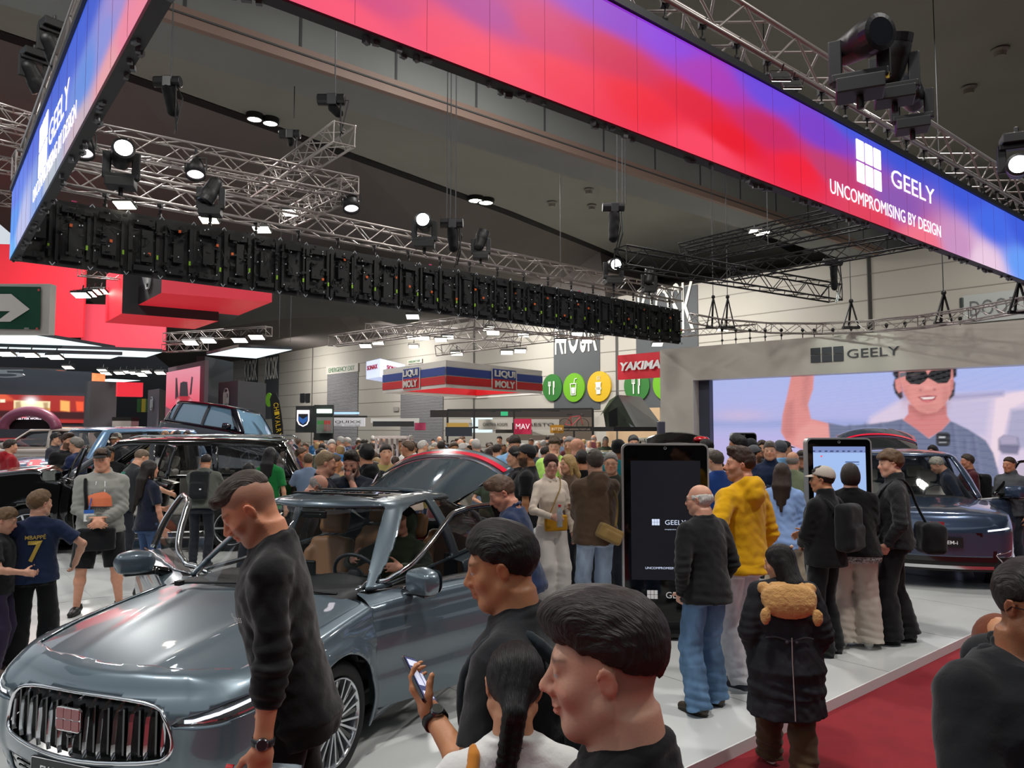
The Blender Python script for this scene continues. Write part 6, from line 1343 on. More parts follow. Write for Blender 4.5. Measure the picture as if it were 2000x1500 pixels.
tw=board(577,613,793,845,20,'#1d2322','dark stand panel with a glowing shield logo beside the tilted vehicle','exhibition_stand');c=q(592,817,19.9);m=MB();m.tube([c+np.array((x,0,z))for x,z in((-.15,.22),(-.15,-.06),(-.10,-.16),(0,-.21),(.10,-.16),(.15,-.06),(.15,.22))],.018,6);m.build('shield_outline',mat('screen_white'),tw)
m=MB();m.add([c+np.array((x,-.01,z))for x,z in((-.12,.06),(0,-.02),(.12,.06),(.12,-.06),(0,-.16),(-.12,-.06))],[(0,1,2,3,4,5)]);m.build('shield_fill',mat('shield_blue','#2a5aa0',.5,emit=.5),tw);m=MB();m.box(c+(0,-.01,.17),(.26,.01,.10));m.build('shield_top',mat('screen_white'),tw)
board(613,650,791,860,20,'#232827','dark stand panel with a lit white header and hanging tools','exhibition_stand');board(618,646,799,807,19.8,'#e6fff0','lit white header strip with small dark lettering','lit_sign',None,emit=1.5);board(618,648,815,846,19.8,'#8c918e','grey tool board with green and red handled tools','tool_board')
for i in range(8):c=q(621+i*3.3,825,19.6);m=MB();m.box(c,(.025,.03,.10));m.cyl(c-(0,0,.05),c-(0,0,.22),.005,n=5);tag(m.build('hand_tool',[mat('tool_green','#2fa63c',.5),mat('tool_red','#d8332c',.5)][i>3]),'%s-handled tool hanging on the grey tool board'%['green','red'][i>3],'tool','%s tools on the board'%['green','red'][i>3])
board(648,712,816,833,26,'#c8c8cc','white stand fascia lettered QUIXX in black','fascia_sign','QUIXX','#1d1e20',.15);board(646,716,812,815.5,26.2,'#17181a','black top rail of the white lettered fascia','sign_rail')
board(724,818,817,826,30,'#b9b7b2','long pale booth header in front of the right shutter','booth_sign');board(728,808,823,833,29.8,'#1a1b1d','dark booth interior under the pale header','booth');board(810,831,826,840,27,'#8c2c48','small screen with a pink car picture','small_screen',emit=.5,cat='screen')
board(870,922,834,852,18,'#2f363f','plain dark slate partition standing among the crowd','partition');board(872,915,826,834,28,'#a8873c','low mustard banner behind the slate partition','banner')
board(920,962,816,845,33,'#c4d6dc','bright white stall interior behind the crowd, left','stall',emit=.7);board(968,1003,826,846,32,'#2c2622','dark stall poster panels behind the crowd','poster_board');board(1004,1038,818,848,29,'#b01e44','crimson stall panel with white brush strokes','poster_board','MAV','#f2f2f6',.25);board(1040,1082,826,850,31,'#c9c4b8','white stall partition right of the crimson panel','partition');board(1075,1101,830,846,28,'#b07c1c','mustard stall sign with white lettering','stall_sign','RITZR','#f0e6c8')
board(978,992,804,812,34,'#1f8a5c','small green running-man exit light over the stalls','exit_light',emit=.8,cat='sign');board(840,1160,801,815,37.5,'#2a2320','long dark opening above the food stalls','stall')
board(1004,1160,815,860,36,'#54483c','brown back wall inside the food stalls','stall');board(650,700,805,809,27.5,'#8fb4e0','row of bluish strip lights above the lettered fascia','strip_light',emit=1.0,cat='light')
c=[(535,858),(533,845),(531,820),(529,800),(527,780),(532,766),(539,768),(545,782),(549,805),(552,830),(553,850),(553,858)];t=thing('feather_flag','black feather flag with yellow letters beside the dark four-wheel drive','flag',tuple(q(545,858,22)));m=MB();v=[q(a,b,22)for a,b in c];m.add(v+[p+(0,.03,0)for p in v],[tuple(range(12)),tuple(range(12,24))[::-1]]+[(i,(i+1)%12,12+(i+1)%12,12+i)for i in range(12)]);m.build('cloth',mat('flag_black','#141414',.8),t)
m=MB()
for i,ch in enumerate('CHIVALRY'):put_text(m,ch,q(539+i*.9,790+i*8.5,21.95),(0.2,0,-1),(1,0,.2),.10,.14,.01)
m.build('lettering',mat('flag_yellow','#e0b81c',.5),t)
disc=q(526,781,23);m=MB();m.prism(circ(.10,20,ry_=.22),disc,(1,0,0),UP,.05);tag(m.build('round_sign',mat('disc_64a01e')),'small light green oval sign by the feather flag','sign')
t=thing('display_table','white lattice display table in the middle of the crowd','table',tuple(q(765,838,17)*np.array((1,1,0))));m=MB();a=q(735,854,17);b=q(797,854,17);m.beam(a,b,.5,.05);m.build('table_top',mat('table_white','#d8c8c4',.5),t);m=MB()
for i in range(7):p=a+(b-a)*i/6;m.beam(p,(p[0],p[1],.05),.05,.05)
m.build('slats',mat('table_white'),t)
def front_at(V,side=None):
 f=V[(V[:,0]<.75)]
 def q(y,z):
  d=(f[:,1]-y)**2+(f[:,2]-z)**2*1.0+1e-7;i=np.argsort(d)[:5];w_=1/d[i];return float((f[i,0]*w_).sum()/w_.sum())
 return q
def drape(pts2,q,off):
 return[np.array((q(y,z)-off,y,z))for y,z in pts2]
class Sedan(Car):
 def tweak(s,X,Y,z,v):
  k=np.clip(1-X/.55,0,1)
  X=X+k*(.10*np.clip((z-.60)/.14,0,1)**1.6-.02*np.exp(-((z-.40)/.10)**2)+.05*np.clip((.34-z)/.16,0,1))
  return X,Y,z
DE=dict(L=4.72,W=1.84,wheels=(.93,3.68),wr_=.33,arch=.372,zmid=.60,rf=.42,cf=.30,bow=.15,wf=.86,wr=.86,nf=.9,tumble=.055,tuck=.045,finset=.5,flare=.03,sill=((0,.3,.6,1.3,3.4,4.1,4.72),(.17,.17,.20,.19,.19,.22,.28)),shoulder=((0,.15,.4,.8,1.3,1.8,2.8,3.8,4.4,4.72),(.69,.71,.755,.81,.868,.905,.925,.96,.975,.93)),top=((0,.12,.4,.8,1.2,1.5,2.5,4.0,4.4,4.72),(.72,.755,.815,.88,.93,.965,.97,1.03,1.04,1.0)),crown=2.6,ribs=[(.85,.36,.75,.055,.010)],ribslope=.16,grooves=[(.80,.030,.012),(.50,.08,.014)],gslope=.03,belt=0,cabin=(1.22,4.42,.775,1.98,3.35,.565,1.47),bowf=.30,bowr=.18,zbelt=((1.0,1.5,2.0,3.5,4.42),(.905,.925,.935,.975,1.0)),roof=((1.7,2.0,2.4,2.8,3.2,3.7),(1.39,1.435,1.465,1.465,1.44,1.33)),rcrown=.045,wstop=1.405,ws_e=.06,rg=[(3.36,-.48),(3.30,0),(3.36,.48),(4.22,.60),(4.34,0),(4.22,-.60)],sunroof=[(2.22,-.40),(2.20,0),(2.22,.40),(3.0,.42),(3.0,-.42)],taper=.06,tx=2.9)
GRILLE=[(-.455,.625),(0,.640),(.455,.625),(.520,.56),(.555,.46),(.545,.40),(.48,.365),(0,.335),(-.48,.365),(-.545,.40),(-.555,.46),(-.520,.56)]
def smooth_poly(p,n=3):
 for _ in range(n):
  q=[]
  for i in range(len(p)):
   a,b=np.array(p[i]),np.array(p[(i+1)%len(p)]);q+=[tuple(a*.75+b*.25),tuple(a*.25+b*.75)]
  p=q
 return p
def emgrand():
 M=paint('grey_blue','#586770',.40,.33);car=Sedan(DE)
 root=place_car('grey-blue sedan in the foreground with a slatted chrome grille and open front doors',(-2.17,3.77),math.radians(70),z=.08)
 GS=smooth_poly([(a,b+.04)for a,b in GRILLE],2);ex={}
 HL=[(.56,.565),(.66,.575),(.86,.585),(1.16,.635),(1.30,.690),(1.34,.722),(1.18,.712),(.90,.668),(.66,.612)]
 def cuts(V,F):
  g=np.maximum(polysd(GS,V[:,1],V[:,2]),V[:,0]-.6);V,I,F=cut(V,F,g);o={'g':compact(V,I)}
  for sd in(-1,1):
   g=np.maximum(polysd(HL,V[:,1]*sd+.62*V[:,0],V[:,2]),V[:,0]-1.1);V,I,F=cut(V,F,g);o['hl%d'%sd]=compact(V,I)
  lo=[(-.60,.175),(-.58,.30),(.58,.30),(.60,.175)]
  g=np.maximum(polysd(lo,V[:,1],V[:,2]),V[:,0]-.6);V,I,F=cut(V,F,g);o['low']=compact(V,I)
  for sd in(-1,1):
   g=np.maximum(polysd([(.68,.19),(.73,.30),(1.04,.37),(1.10,.33),(1.0,.20)],V[:,1]*sd+.5*V[:,0],V[:,2]),V[:,0]-.6);V,I,F=cut(V,F,g);o['in%d'%sd]=compact(V,I)
  return V,F,o
 zb=DE['zbelt']
 fd=[(1.36,.88),(1.335,.60),(1.40,.24),(2.62,.235),(2.74,.45),(2.77,.70),(2.76,1.2),(1.5,1.2)]
 rd=[(2.79,1.2),(2.80,.70),(2.77,.45),(2.65,.235),(3.18,.24),(3.30,.42),(3.50,.62),(3.60,.80),(3.62,1.2)]
 sw={}
 for sd in(-1,1):
  sw['fw%d'%sd]=([(1.60,.95),(1.78,1.06),(2.24,1.355),(2.42,1.392),(2.72,1.405),(2.755,.97)],sd)
  sw['rw%d'%sd]=([(2.87,.98),(2.83,1.405),(3.15,1.395),(3.46,1.32),(3.56,1.02)],sd)
  sw['qw%d'%sd]=([(3.62,1.03),(3.53,1.30),(3.75,1.20),(4.02,1.045)],sd)
 P_=shell_parts(root,car,M,DE,sw,{'front-1':(fd,-1),'front1':(fd,1)},hood=[(.36,-.70),(.25,-.45),(.20,0),(.25,.45),(.36,.70),(.70,.775),(1.30,.80),(1.36,.79),(1.42,.0),(1.36,-.79),(1.30,-.80),(.70,-.775)],extra_cut=cuts)
 hv,hf=P_['hood'];link_mesh('hood',hv,hf,M,root,local=True,smooth=True)
 glass=P_['glass'];tg=glassy('cabin_glass','#1c2426',.22);dg=glassy('tinted_glass','#0c0f12',.62)
 ws=link_mesh('windscreen',*glass['windscreen'],tg,root,local=True,smooth=True)
 sr=np.array(glass['sunroof'][0]);link_mesh('sunroof',sr,glass['sunroof'][1],BLK(),root,local=True,smooth=True)
 m=MB()
 for x in(2.26,2.62):m.beam((x,-.38,1.492),(x,.38,1.492),.05,.012)
 for i in range(12):m.box((2.46,-.36+i*.065,1.488),(.03,.03,.008))
 m.build('sunroof_blind',TRIM(),root,local=True)
 V0,F0,_,_=car.body(60,26);q=front_at(V0)
 gv=np.array(P_['g'][0]);gv2=gv+np.array((.05,0,0));m=MB();m.add(gv2,P_['g'][1]);gr=m.build('grille',mat('grille_black','#050506',.3,bump=(60,.5,(.1,6,.1))),root,local=True)
 ring=drape(GS,q,.008);m=MB();m.tube(ring,.011,8,closed=True);m.build('grille_frame',CHR(),gr,local=True,smooth=True)
 ys=[-.50+.0833*i for i in range(13)]
 P2=np.array(GS)
 for y in ys:
  zz=[]
  for i in range(len(P2)):
   a,b=P2[i],P2[(i+1)%len(P2)]
   if(a[0]-y)*(b[0]-y)<0:zz.append(a[1]+(y-a[0])/(b[0]-a[0])*(b[1]-a[1]))
  if len(zz)<2:continue
  z0,z1=min(zz)+.012,max(zz)-.012;m=MB()
  if abs(y)<.01:segs=[(z0,.49),(.645,z1)]
  else:segs=[(z0,z1)]
  for(a,b)in segs:
   pts=[(y-.0 if 1 else 0,a+(b-a)*t)for t in np.linspace(0,1,8)];L_=[np.array((q(p[0],p[1])-.004+.010*abs(2*t-1)**3,p[0],p[1]))for p,t in zip(pts,np.linspace(0,1,8))]
   n=len(L_);V=[];
   for p in L_:V+=[p+np.array((.010,-.008,0)),p+np.array((-.008,0,0)),p+np.array((.010,.008,0))]
   m.add(V,[(i*3+k,i*3+k+1,i*3+k+4,i*3+k+3)for i in range(n-1)for k in range(2)]+[(0,1,2),(n*3-1,n*3-2,n*3-3)])
  m.build('grille_bar',CHR(),gr,local=True)
 m=MB();
 for i in range(12):
  y=-.4585+.0833*i;m.beam((q(y,.5)+.02,y,.42),(q(y,.5)+.02,y,.64),.012,.02,up=(1,0,0))
 m.build('grille_slat',BLK(),gr,local=True)
 bc=np.array((q(0,.57)-.020,0,.575));
 m=MB();m.prism(rrect(.165,.115,.022),bc,(0,-1,0),(0,0,1),.012);bd=m.build('badge_plate',CHR(),root,local=True)
 m=MB()
 for i in range(3):
  for j in range(2):m.prism(rrect(.048,.049,.005),bc+np.array((-.012 if 0 else-.013,(1-i)*.0515,(.5-j)*.0535)),(0,-1,0),(0,0,1),.003)
 m.build('badge_tile',mat('badge_red','#8c2c33',.25,coat=1),bd,local=True)
 m=MB();m.sph((q(0,.50)-.012,0,.50),(.014,.022,.016));m.build('front_camera',BLK(),root,local=True,smooth=True)
 for sd in(-1,1):
  v,f=P_['hl%d'%sd];v=np.array(v);m=MB();m.add(v+np.array((.012,-.01*sd,0)),f);hb=m.build('headlamp',mat('lamp_black','#0b0d10',.15,coat=1),root,local=True)
  g=MB();g.add(v,f);g.build('lamp_cover',glassy('lamp_glass','#cfd6da',.12),hb,local=True,smooth=True)
  top_=[(.60,.585),(.75,.610),(.95,.655),(1.12,.695),(1.26,.712)];fr=np.array(V0[(V0[:,0]<1.2)])
  def onl(u,z):
   d=(fr[:,1]*sd+.62*fr[:,0]-u)**2+(fr[:,2]-z)**2*2+1e-7+(fr[:,1]*sd<.2)*9;i=np.argsort(d)[:4];w_=(1/d[i])[:,None];return(fr[i]*w_).sum(0)/w_.sum()+np.array((-.006,.004*sd,0))
  def strip(name,pts,wd,mt):
   L_=[onl(u,z)for u,z in pts];m=MB();V=[]
   for p in L_:V+=[p+np.array((0,0,-wd/2)),p+np.array((0,0,wd/2))]
   m.add(V,[(i*2,i*2+1,i*2+3,i*2+2)for i in range(len(L_)-1)]);m.build(name,mt,hb,local=True)
  def dens(p,n=18):p=np.array(p);t=np.linspace(0,len(p)-1,n);return[(np.interp(k,range(len(p)),p[:,0]),np.interp(k,range(len(p)),p[:,1]))for k in t]
  strip('light_guide',dens([(.66,.596),(.86,.632),(1.10,.682)]),.017,mat('light_guide','#e8f2ff',.3,emit=1.5));strip('lower_trim',dens([(.70,.592),(.90,.604),(1.12,.650),(1.26,.69)]),.008,CHR())
  for u in(1.12,1.20):p=onl(u,.682);m=MB();m.sph(p+np.array((.01,0,0)),.018);m.build('projector_lens',mat('lens_clear','#dfe6ea',.05,metal=.6),hb,local=True,smooth=True)
  v,f=P_['in%d'%sd];m=MB();m.add(np.array(v)+np.array((.02,0,0)),f);o=m.build('air_duct',mat('gloss_black'),root,local=True)
  fin=[(.72,.205),(1.02,.355)];
  for k in range(3):
   A=[(.70+.06*k,.205+.02*k),(.80+.05*k,.26+.02*k),(1.04-.02*k,.335-.035*k)];L_=[onl(u,z)+np.array((.0,0,0))for u,z in dens(A,8)];mm=MB();mm.tube(L_,.006,6);mm.build('duct_fin',CHR()if k==0 else BLK(),o,local=True,smooth=True)
 v,f=P_['low'];m=MB();m.add(np.array(v)+np.array((.04,0,0)),f);o=m.build('lower_grille',mat('grille_black'),root,local=True)
 for z in(.20,.235,.27):m=MB();m.tube([(q(y,z)+.01,y,z)for y in np.linspace(-.57,.57,13)],.006,5);m.build('lower_bar',BLK(),o,local=True)
 pc=np.array((q(0,.29)-.035,0,.305));pl=MB();pl.prism(rrect(.50,.125,.012),pc,(0,-1,0),(0,0,1),.012);po=pl.build('number_plate',mat('plate_black','#141518',.4),root,local=True)
 m=MB();m.tube([pc+np.array((-.013,-x,y))for x,y in rrect(.492,.117,.012)],.0018,4,closed=True);m.build('plate_edge',mat('plate_white','#e8e8e8',.4),po,local=True)
 m=MB();put_text(m,'EMGRAND EM-i',pc+np.array((-.012,0,.004)),(0,-1,0),(0,0,1),.36,.040,.003,bold=.012);m.build('lettering',mat('plate_white'),po,local=True)
 for sd in(-1,1):
  def up(x,z):
   Vc=up.V;d=(Vc[:,0]-x)**2+(Vc[:,2]-z)**2+1e-7+(Vc[:,1]*sd<.3)*9;i=np.argsort(d)[:4];w_=(1/d[i])[:,None];p=(Vc[i]*w_).sum(0)/w_.sum();return np.array((x,p[1]+.006*sd,z))
  up.V=car.cabin()[0]
  line=[(1.50,.925),(1.78,1.07),(2.24,1.372),(2.45,1.408),(2.85,1.420),(3.2,1.405),(3.5,1.33),(3.8,1.20),(4.08,1.045)]
  ln=dens(line,50);m=MB();m.tube([up(x,z)for x,z in ln],.009,6);m.build('roof_trim',CHR(),root,local=True,smooth=True)
  m=MB();m.tube([up(x,z)for x,z in dens([(2.86,.972),(3.6,1.005),(4.08,1.040)],16)],.009,6);m.build('belt_trim',CHR(),root,local=True,smooth=True)
  link_mesh('rear_side_window',*glass['rw%d'%sd],dg,root,local=True,smooth=True);link_mesh('quarter_window',*glass['qw%d'%sd],dg,root,local=True,smooth=True)
 for sd,op in((-1,math.radians(-27)),(1,math.radians(52))):
  hinge=(1.40,.90*sd,0);v,f=P_['front%d'%sd];v=np.array(v);rot=lambda V:rot_about(V,hinge,op*1 if sd<0 else op,side=sd)
  d=link_mesh('front_door',rot(v),f,M,root,local=True,smooth=True)
  inner=v*np.array((1,1,1))-np.array((0,.075*sd,0));inner[:,0]=2.06+(inner[:,0]-2.06)*.97;link_mesh('door_lining',rot(inner),[x[::-1]for x in f],mat('door_lining_dark','#26231f',.6),d,local=True,smooth=True)
  be=MB();out=[(1.40,.26),(2.62,.25),(2.74,.45),(2.765,.70),(2.755,.95)]
  Vb,_,_,_=car.body(60,26);sel=Vb[Vb[:,1]*sd>.5]
  def sdp(x,z):
   dd=(sel[:,0]-x)**2+(sel[:,2]-z)**2+1e-7;i=np.argsort(dd)[:4];w_=(1/dd[i]);return float((sel[i,1]*w_).sum()/w_.sum())
  edge=dens([(1.34,.90),(1.335,.60),(1.40,.25),(2.62,.245),(2.74,.45),(2.77,.70),(2.76,.95)],40);V=[]
  for x,z in edge:y=sdp(x,z);V+=[(x,y,z),(x,y-.08*sd,z)]
  be.add(rot(V),[(i*2,i*2+1,i*2+3,i*2+2)for i in range(len(edge)-1)]);be.build('door_edge',M,d,local=True)
  fr=dens([(1.42,.925),(1.60,.985),(1.80,1.085),(2.24,1.375),(2.42,1.405),(2.74,1.415),(2.775,1.20),(2.785,.96)],60);pts=[up2 for up2 in[np.array((x,0,z))for x,z in fr]]
  up.V=car.cabin()[0]
  def ups(x,z):
   Vc=up.V;dd=(Vc[:,0]-x)**2+(Vc[:,2]-z)**2+1e-7+(Vc[:,1]*sd<.3)*9;i=np.argsort(dd)[:4];w_=(1/dd[i])[:,None];p=(Vc[i]*w_).sum(0)/w_.sum();return np.array((x,p[1]+.012*sd,z))
  pf=[ups(x,z)for x,z in fr];m=MB();m.tube(rot(np.array(pf)),[.019]*len(pf),6);m.build('window_frame',CHR(),d,local=True,smooth=True)
  m=MB();m.tube(rot(np.array([ups(x,z)-np.array((0,.02*sd,.014))for x,z in fr])),.014,6);m.build('window_seal',TRIM(),d,local=True,smooth=True)
  if sd<0:
   for nm_,c4,mt_,of_ in(('pillar_cover',[(2.64,1.402),(2.765,1.405),(2.785,1.0),(2.69,1.0)],BLK(),.0),('white_sticker',[(2.675,1.33),(2.745,1.33),(2.745,1.27),(2.675,1.27)],mat('plate_white'),.006)):mm=MB();mm.add(rot(np.array([ups(x,z)-np.array((0,(.0-of_)*sd,0))for x,z in c4])),[(0,1,2,3)]);mm.build(nm_,mt_,d,local=True)
  gv,gf=glass['fw%d'%sd];link_mesh('door_glass',rot(np.array(gv)),gf,dg if sd<0 else tg,d,local=True,smooth=True)
  m=MB();m.tube(rot(np.array([(x,sdp(x,.93)+.008*sd,z)for x,z in dens([(1.40,.925),(2.76,.958)],10)])),.010,6);m.build('waist_trim',CHR(),d,local=True,smooth=True)
  hx=sdp(2.55,.80);m=MB();m.tube(rot(np.array([(2.42,hx+.008*sd,.795),(2.46,hx+.035*sd,.80),(2.62,hx+.035*sd,.805),(2.66,hx+.008*sd,.805)])),.013,8);m.build('door_handle',CHR(),d,local=True,smooth=True)
  mc=rot(np.array([(1.66,(.905+.09)*sd,1.02)]))[0];mo=mirror(d,mc,rz(op)@rz(0),M,sd,1.12)
 for sd in(-1,1):
  for xc in DE['wheels']:wheel(root,(xc,sd*(.80),.33),(0,sd,0),.335,.22,spokes=9)
  m=MB();m.lathe([(.36,0),(.37,.25)],(DE['wheels'][0],sd*.62,.33),(0,sd,0),32)
  for xc in DE['wheels']:mm=MB();mm.lathe([(.375,0),(.375,.24)],(xc,sd*.62,.33),(0,sd,0),32);mm.lathe([(.001,0),(.375,0)],(xc,sd*.60,.33),(0,sd,0),32);mm.build('wheel_housing',TRIM(),root,local=True)
 m=MB();m.tube([(4.70-.10*(y/.75)**2,y,.80)for y in np.linspace(-.78,.78,20)],.03,8);m.build('tail_lamp',mat('tail_red','#c00818',.2,coat=1),root,local=True,smooth=True)
 m=MB();m.box((2.6,0,.25),(2.9,1.5,.08));m.build('cabin_floor',mat('carpet_dark','#1a1a1c',.95),root,local=True)
 sd_=SDF();sd_.bx((1.62,0,.86),(.30,.70,.09),None,rd=.07,k=.03);sd_.bx((1.74,0,.70),(.20,.70,.16),None,rd=.06,k=.05);sd_.el((1.72,-.37,.93),(.14,.20,.06),k=.04)
 db=sdf_obj('dashboard',sd_,.02,mat('dash_dark','#15171a',.6),root)
 m=MB();m.box((1.80,.02,.955),(.025,.34,.20));m.build('touch_screen',BLK(),db,local=True,bevel=.01)
 m=MB();m.box((2.25,0,.50),(.9,.22,.30));m.build('centre_console',mat('dash_dark'),root,local=True,bevel=.04)
 sc=np.array((2.00,-.37,.93));Rw=ry(-.42);m=MB();m.tube([sc+Rw@np.array((0,.185*math.cos(a),.185*math.sin(a)*.95))for a in np.linspace(0,2*math.pi,33)[:-1]],.014,8,closed=True)
 st=m.build('steering_wheel',mat('wheel_leather','#2a3036',.45),root,local=True,smooth=True)
 m=MB();m.sph(sc+np.array((-.02,0,0)),(.04,.07,.06));m.beam(sc-np.array((0,.17,0)),sc+np.array((0,.17,0)),.03,.02);m.beam(sc,sc+Rw@np.array((0,0,-.17)),.03,.02);m.cyl(sc,sc+np.array((-.22,0,-.09)),.03);m.build('steering_hub',mat('dash_dark'),st,local=True,smooth=True)
 for y in(-.38,.38):seat_mesh(root,(2.42,y,.34),np.eye(3),'#a5774e')
 for y in(-.36,.36):seat_mesh(root,(3.22,y,.36),np.eye(3),'#a5774e',.97)
 m=MB();m.box((2.86,-.73,.68),(.10,.08,.60));m.build('centre_pillar',TRIM(),root,local=True);m=MB();m.box((2.86,.73,.68),(.10,.08,.60));m.build('centre_pillar',TRIM(),root,local=True)
 m=MB();m.tube([(1.22+.04,.55,.955),(1.32,.05,.975)],.008,6);m.tube([(1.30,-.10,.965),(1.36,-.62,.945)],.008,6);m.box((1.24,.55,.955),(.05,.04,.03));m.build('wiper',TRIM(),root,local=True)
 m=MB();m.box((1.99,0,1.36),(.02,.22,.06));m.build('rear_view_mirror',BLK(),root,local=True,bevel=.01)
 return root
emg=emgrand()
def suvD(L=4.7,W=1.9,H=1.68,hood=1.02,belt=1.06,wr=.36,wx=(.92,3.68),ws=1.12,rt0=1.92,rt1=None,rake=.35,box=0,nose=.10):
 rt1=rt1 or L-.62;x1=L-.10
 return dict(L=L,W=W,wheels=list(wx),wr_=wr,arch=wr+.05,zmid=.72,rf=.40,cf=.26,bow=.12-.05*box,wf=.88+.05*box,wr=.90,nf=.8,tumble=.045,tuck=.04,finset=.4,flare=.03,nx=90,nz=20,sill=((0,.3,.6,1.3,L-1.2,L-.5,L),(.24,.24,.26,.25,.25,.30,.36)),shoulder=((0,.2,.5,1.0,1.5,2.2,L-.8,L),(hood-nose-.10,hood-.10,hood-.05,hood-.01,belt-.04,belt-.02,belt+.0,belt-.03)),top=((0,.15,.5,1.0,1.5,2.5,L-.4,L),(hood-nose-.04,hood-.03,hood+.02,hood+.05,belt+.02,belt+.05,belt+.07,belt+.03)),crown=2.6,ribs=[(.8,.40,.7,.06,.012)],ribslope=.1,grooves=[(hood-.14,.03,.012),(.55,.08,.015)],belt=0,cabin=(ws,x1,W/2-.10,rt0,rt1,W/2-.26,H),bowf=.24-.1*box,bowr=.10,rbk=.16,zbelt=((.9,1.5,2.0,L-.8,L),(belt-.03,belt-.01,belt,belt+.02,belt+.03)),roof=((rt0-.3,rt0,rt0+.5,(rt0+rt1)/2+.2,rt1,rt1+.3),(H-.12,H-.055,H-.005,H,H-.05,H-.13)),rcrown=.045,wstop=H-.075,ws_e=.07,rg=[(rt1+.05,-W/2+.42),(rt1,0),(rt1+.05,W/2-.42),(x1-.06,W/2-.30),(x1+.1,0),(x1-.06,-W/2+.30)],rgz=belt+.02,taper=.05,tx=L*.6)
def cabinV(car):return car.cabin()[0]
def on_shell(Vc,x,z,sd,off=.008):
 d=(Vc[:,0]-x)**2+(Vc[:,2]-z)**2+1e-7+(Vc[:,1]*sd<.3)*9;i=np.argsort(d)[:4];w_=(1/d[i])[:,None];p=(Vc[i]*w_).sum(0)/w_.sum();return np.array((x,p[1]+off*sd,z))
def dens2(p,n=18):p=np.array(p,float);t=np.linspace(0,len(p)-1,n);return[(np.interp(k,range(len(p)),p[:,0]),np.interp(k,range(len(p)),p[:,1]))for k in t]
def swing_door(root,car,D,v,f,gl,sd,hx,op,M,poly,wpoly,lining='#c9c6bd',trim=None,mir=None,frame=None,name='front_door'):
 hinge=(hx,(D['W']/2-.02)*sd,0);rot=lambda V:rot_about(V,hinge,op*sd);v=np.array(v);Vc=cabinV(car)
 d=link_mesh(name,rot(v),f,M,root,local=True,smooth=True);cx=v[:,0].mean();inn=v-np.array((0,.08*sd,0));inn[:,0]=cx+(inn[:,0]-cx)*.96
 link_mesh('door_lining',rot(inn),[q_[::-1]for q_ in f],mat('lining_'+lining.strip('#'),lining,.6),d,local=True,smooth=True)
 m=MB();c=inn.mean(0)-np.array((0,.06*sd,0));m.box(rot(c[None])[0],(.75,.09,.10),rz(op*sd));m.build('armrest',mat('lining_'+lining.strip('#')),d,local=True,bevel=.03)
 fr=[on_shell(Vc,x,z,sd,.012)for x,z in dens2(list(wpoly)+[wpoly[0]],50)];m=MB();m.tube(rot(np.array(fr)),.022,6);m.build('window_frame',frame or BLK(),d,local=True,smooth=True)
 if gl:link_mesh('door_glass',rot(np.array(gl[0])),gl[1],glassy('cabin_glass','#1c2426',.22),d,local=True,smooth=True)
 m=MB();V0=v[np.argsort((v[:,2]-.3)**2)[:1]]
 if mir is not None:mirror(d,rot(np.array([mir]))[0],rz(op*sd),M,sd,1.2)
 return d
def tailgate(root,hx,hz,w0,w1,Lg,Lp,slope,M,crown=.12,lamp_=True,gcol='#1a2024',curve=.10,ga=.45):
 t=MB();ny=25;c,s_=math.cos(slope),math.sin(slope);root_t=None
 def sheet(a,b,n,off=0):
  V=[];F=[]
  for i in range(n+1):
   l=a+(b-a)*i/n;k=l/(Lg+Lp);w_=w0+(w1-w0)*k;droop=curve*k*k
   for j in range(ny):y=(j/(ny-1)-.5)*2;V.append((hx+c*l-.10*abs(y)**2.5*(1-k*.6)+off*-s_,y*w_/2,hz+s_*l-droop-crown*abs(y)**2.4*(.5+.5*k)+off*c))
  F=[(i*ny+j,i*ny+j+1,(i+1)*ny+j+1,(i+1)*ny+j)for i in range(n)for j in range(ny-1)];return V,F
 tg=link_mesh('tailgate',*sheet(Lg,Lg+Lp,8,.0),M,root,local=True,smooth=True);q_=tg.modifiers.new('thick','SOLIDIFY');q_.thickness=.02;q_.offset=0
 link_mesh('rear_window',*sheet(.02,Lg-.03,12),mat('hatch_glass_'+gcol.strip('#'),gcol,.08,coat=1,spec=1),tg,local=True,smooth=True)
 if lamp_:link_mesh('lamp_strip',*sheet(Lg+.02,Lg+.10,2,.03),mat('lamp_red','#c8102e',.2,emit=.5,ecol='#d0183a',coat=1),tg,local=True,smooth=True)
 link_mesh('tailgate_edge',*sheet(Lg-.03,Lg+.02,1,.006),M,tg,local=True,smooth=True)  # strip of plain body paint at the glass end of the tailgate
 m=MB()
 for y in(-1,1):m.tube([(hx+.05,y*w0*.46,hz-.12),(hx+c*Lg*.75,y*w1*.46,hz+s_*Lg*.75-crown*.6)],.014,6)
 m.build('gas_strut',BLK(),tg,local=True);return tg
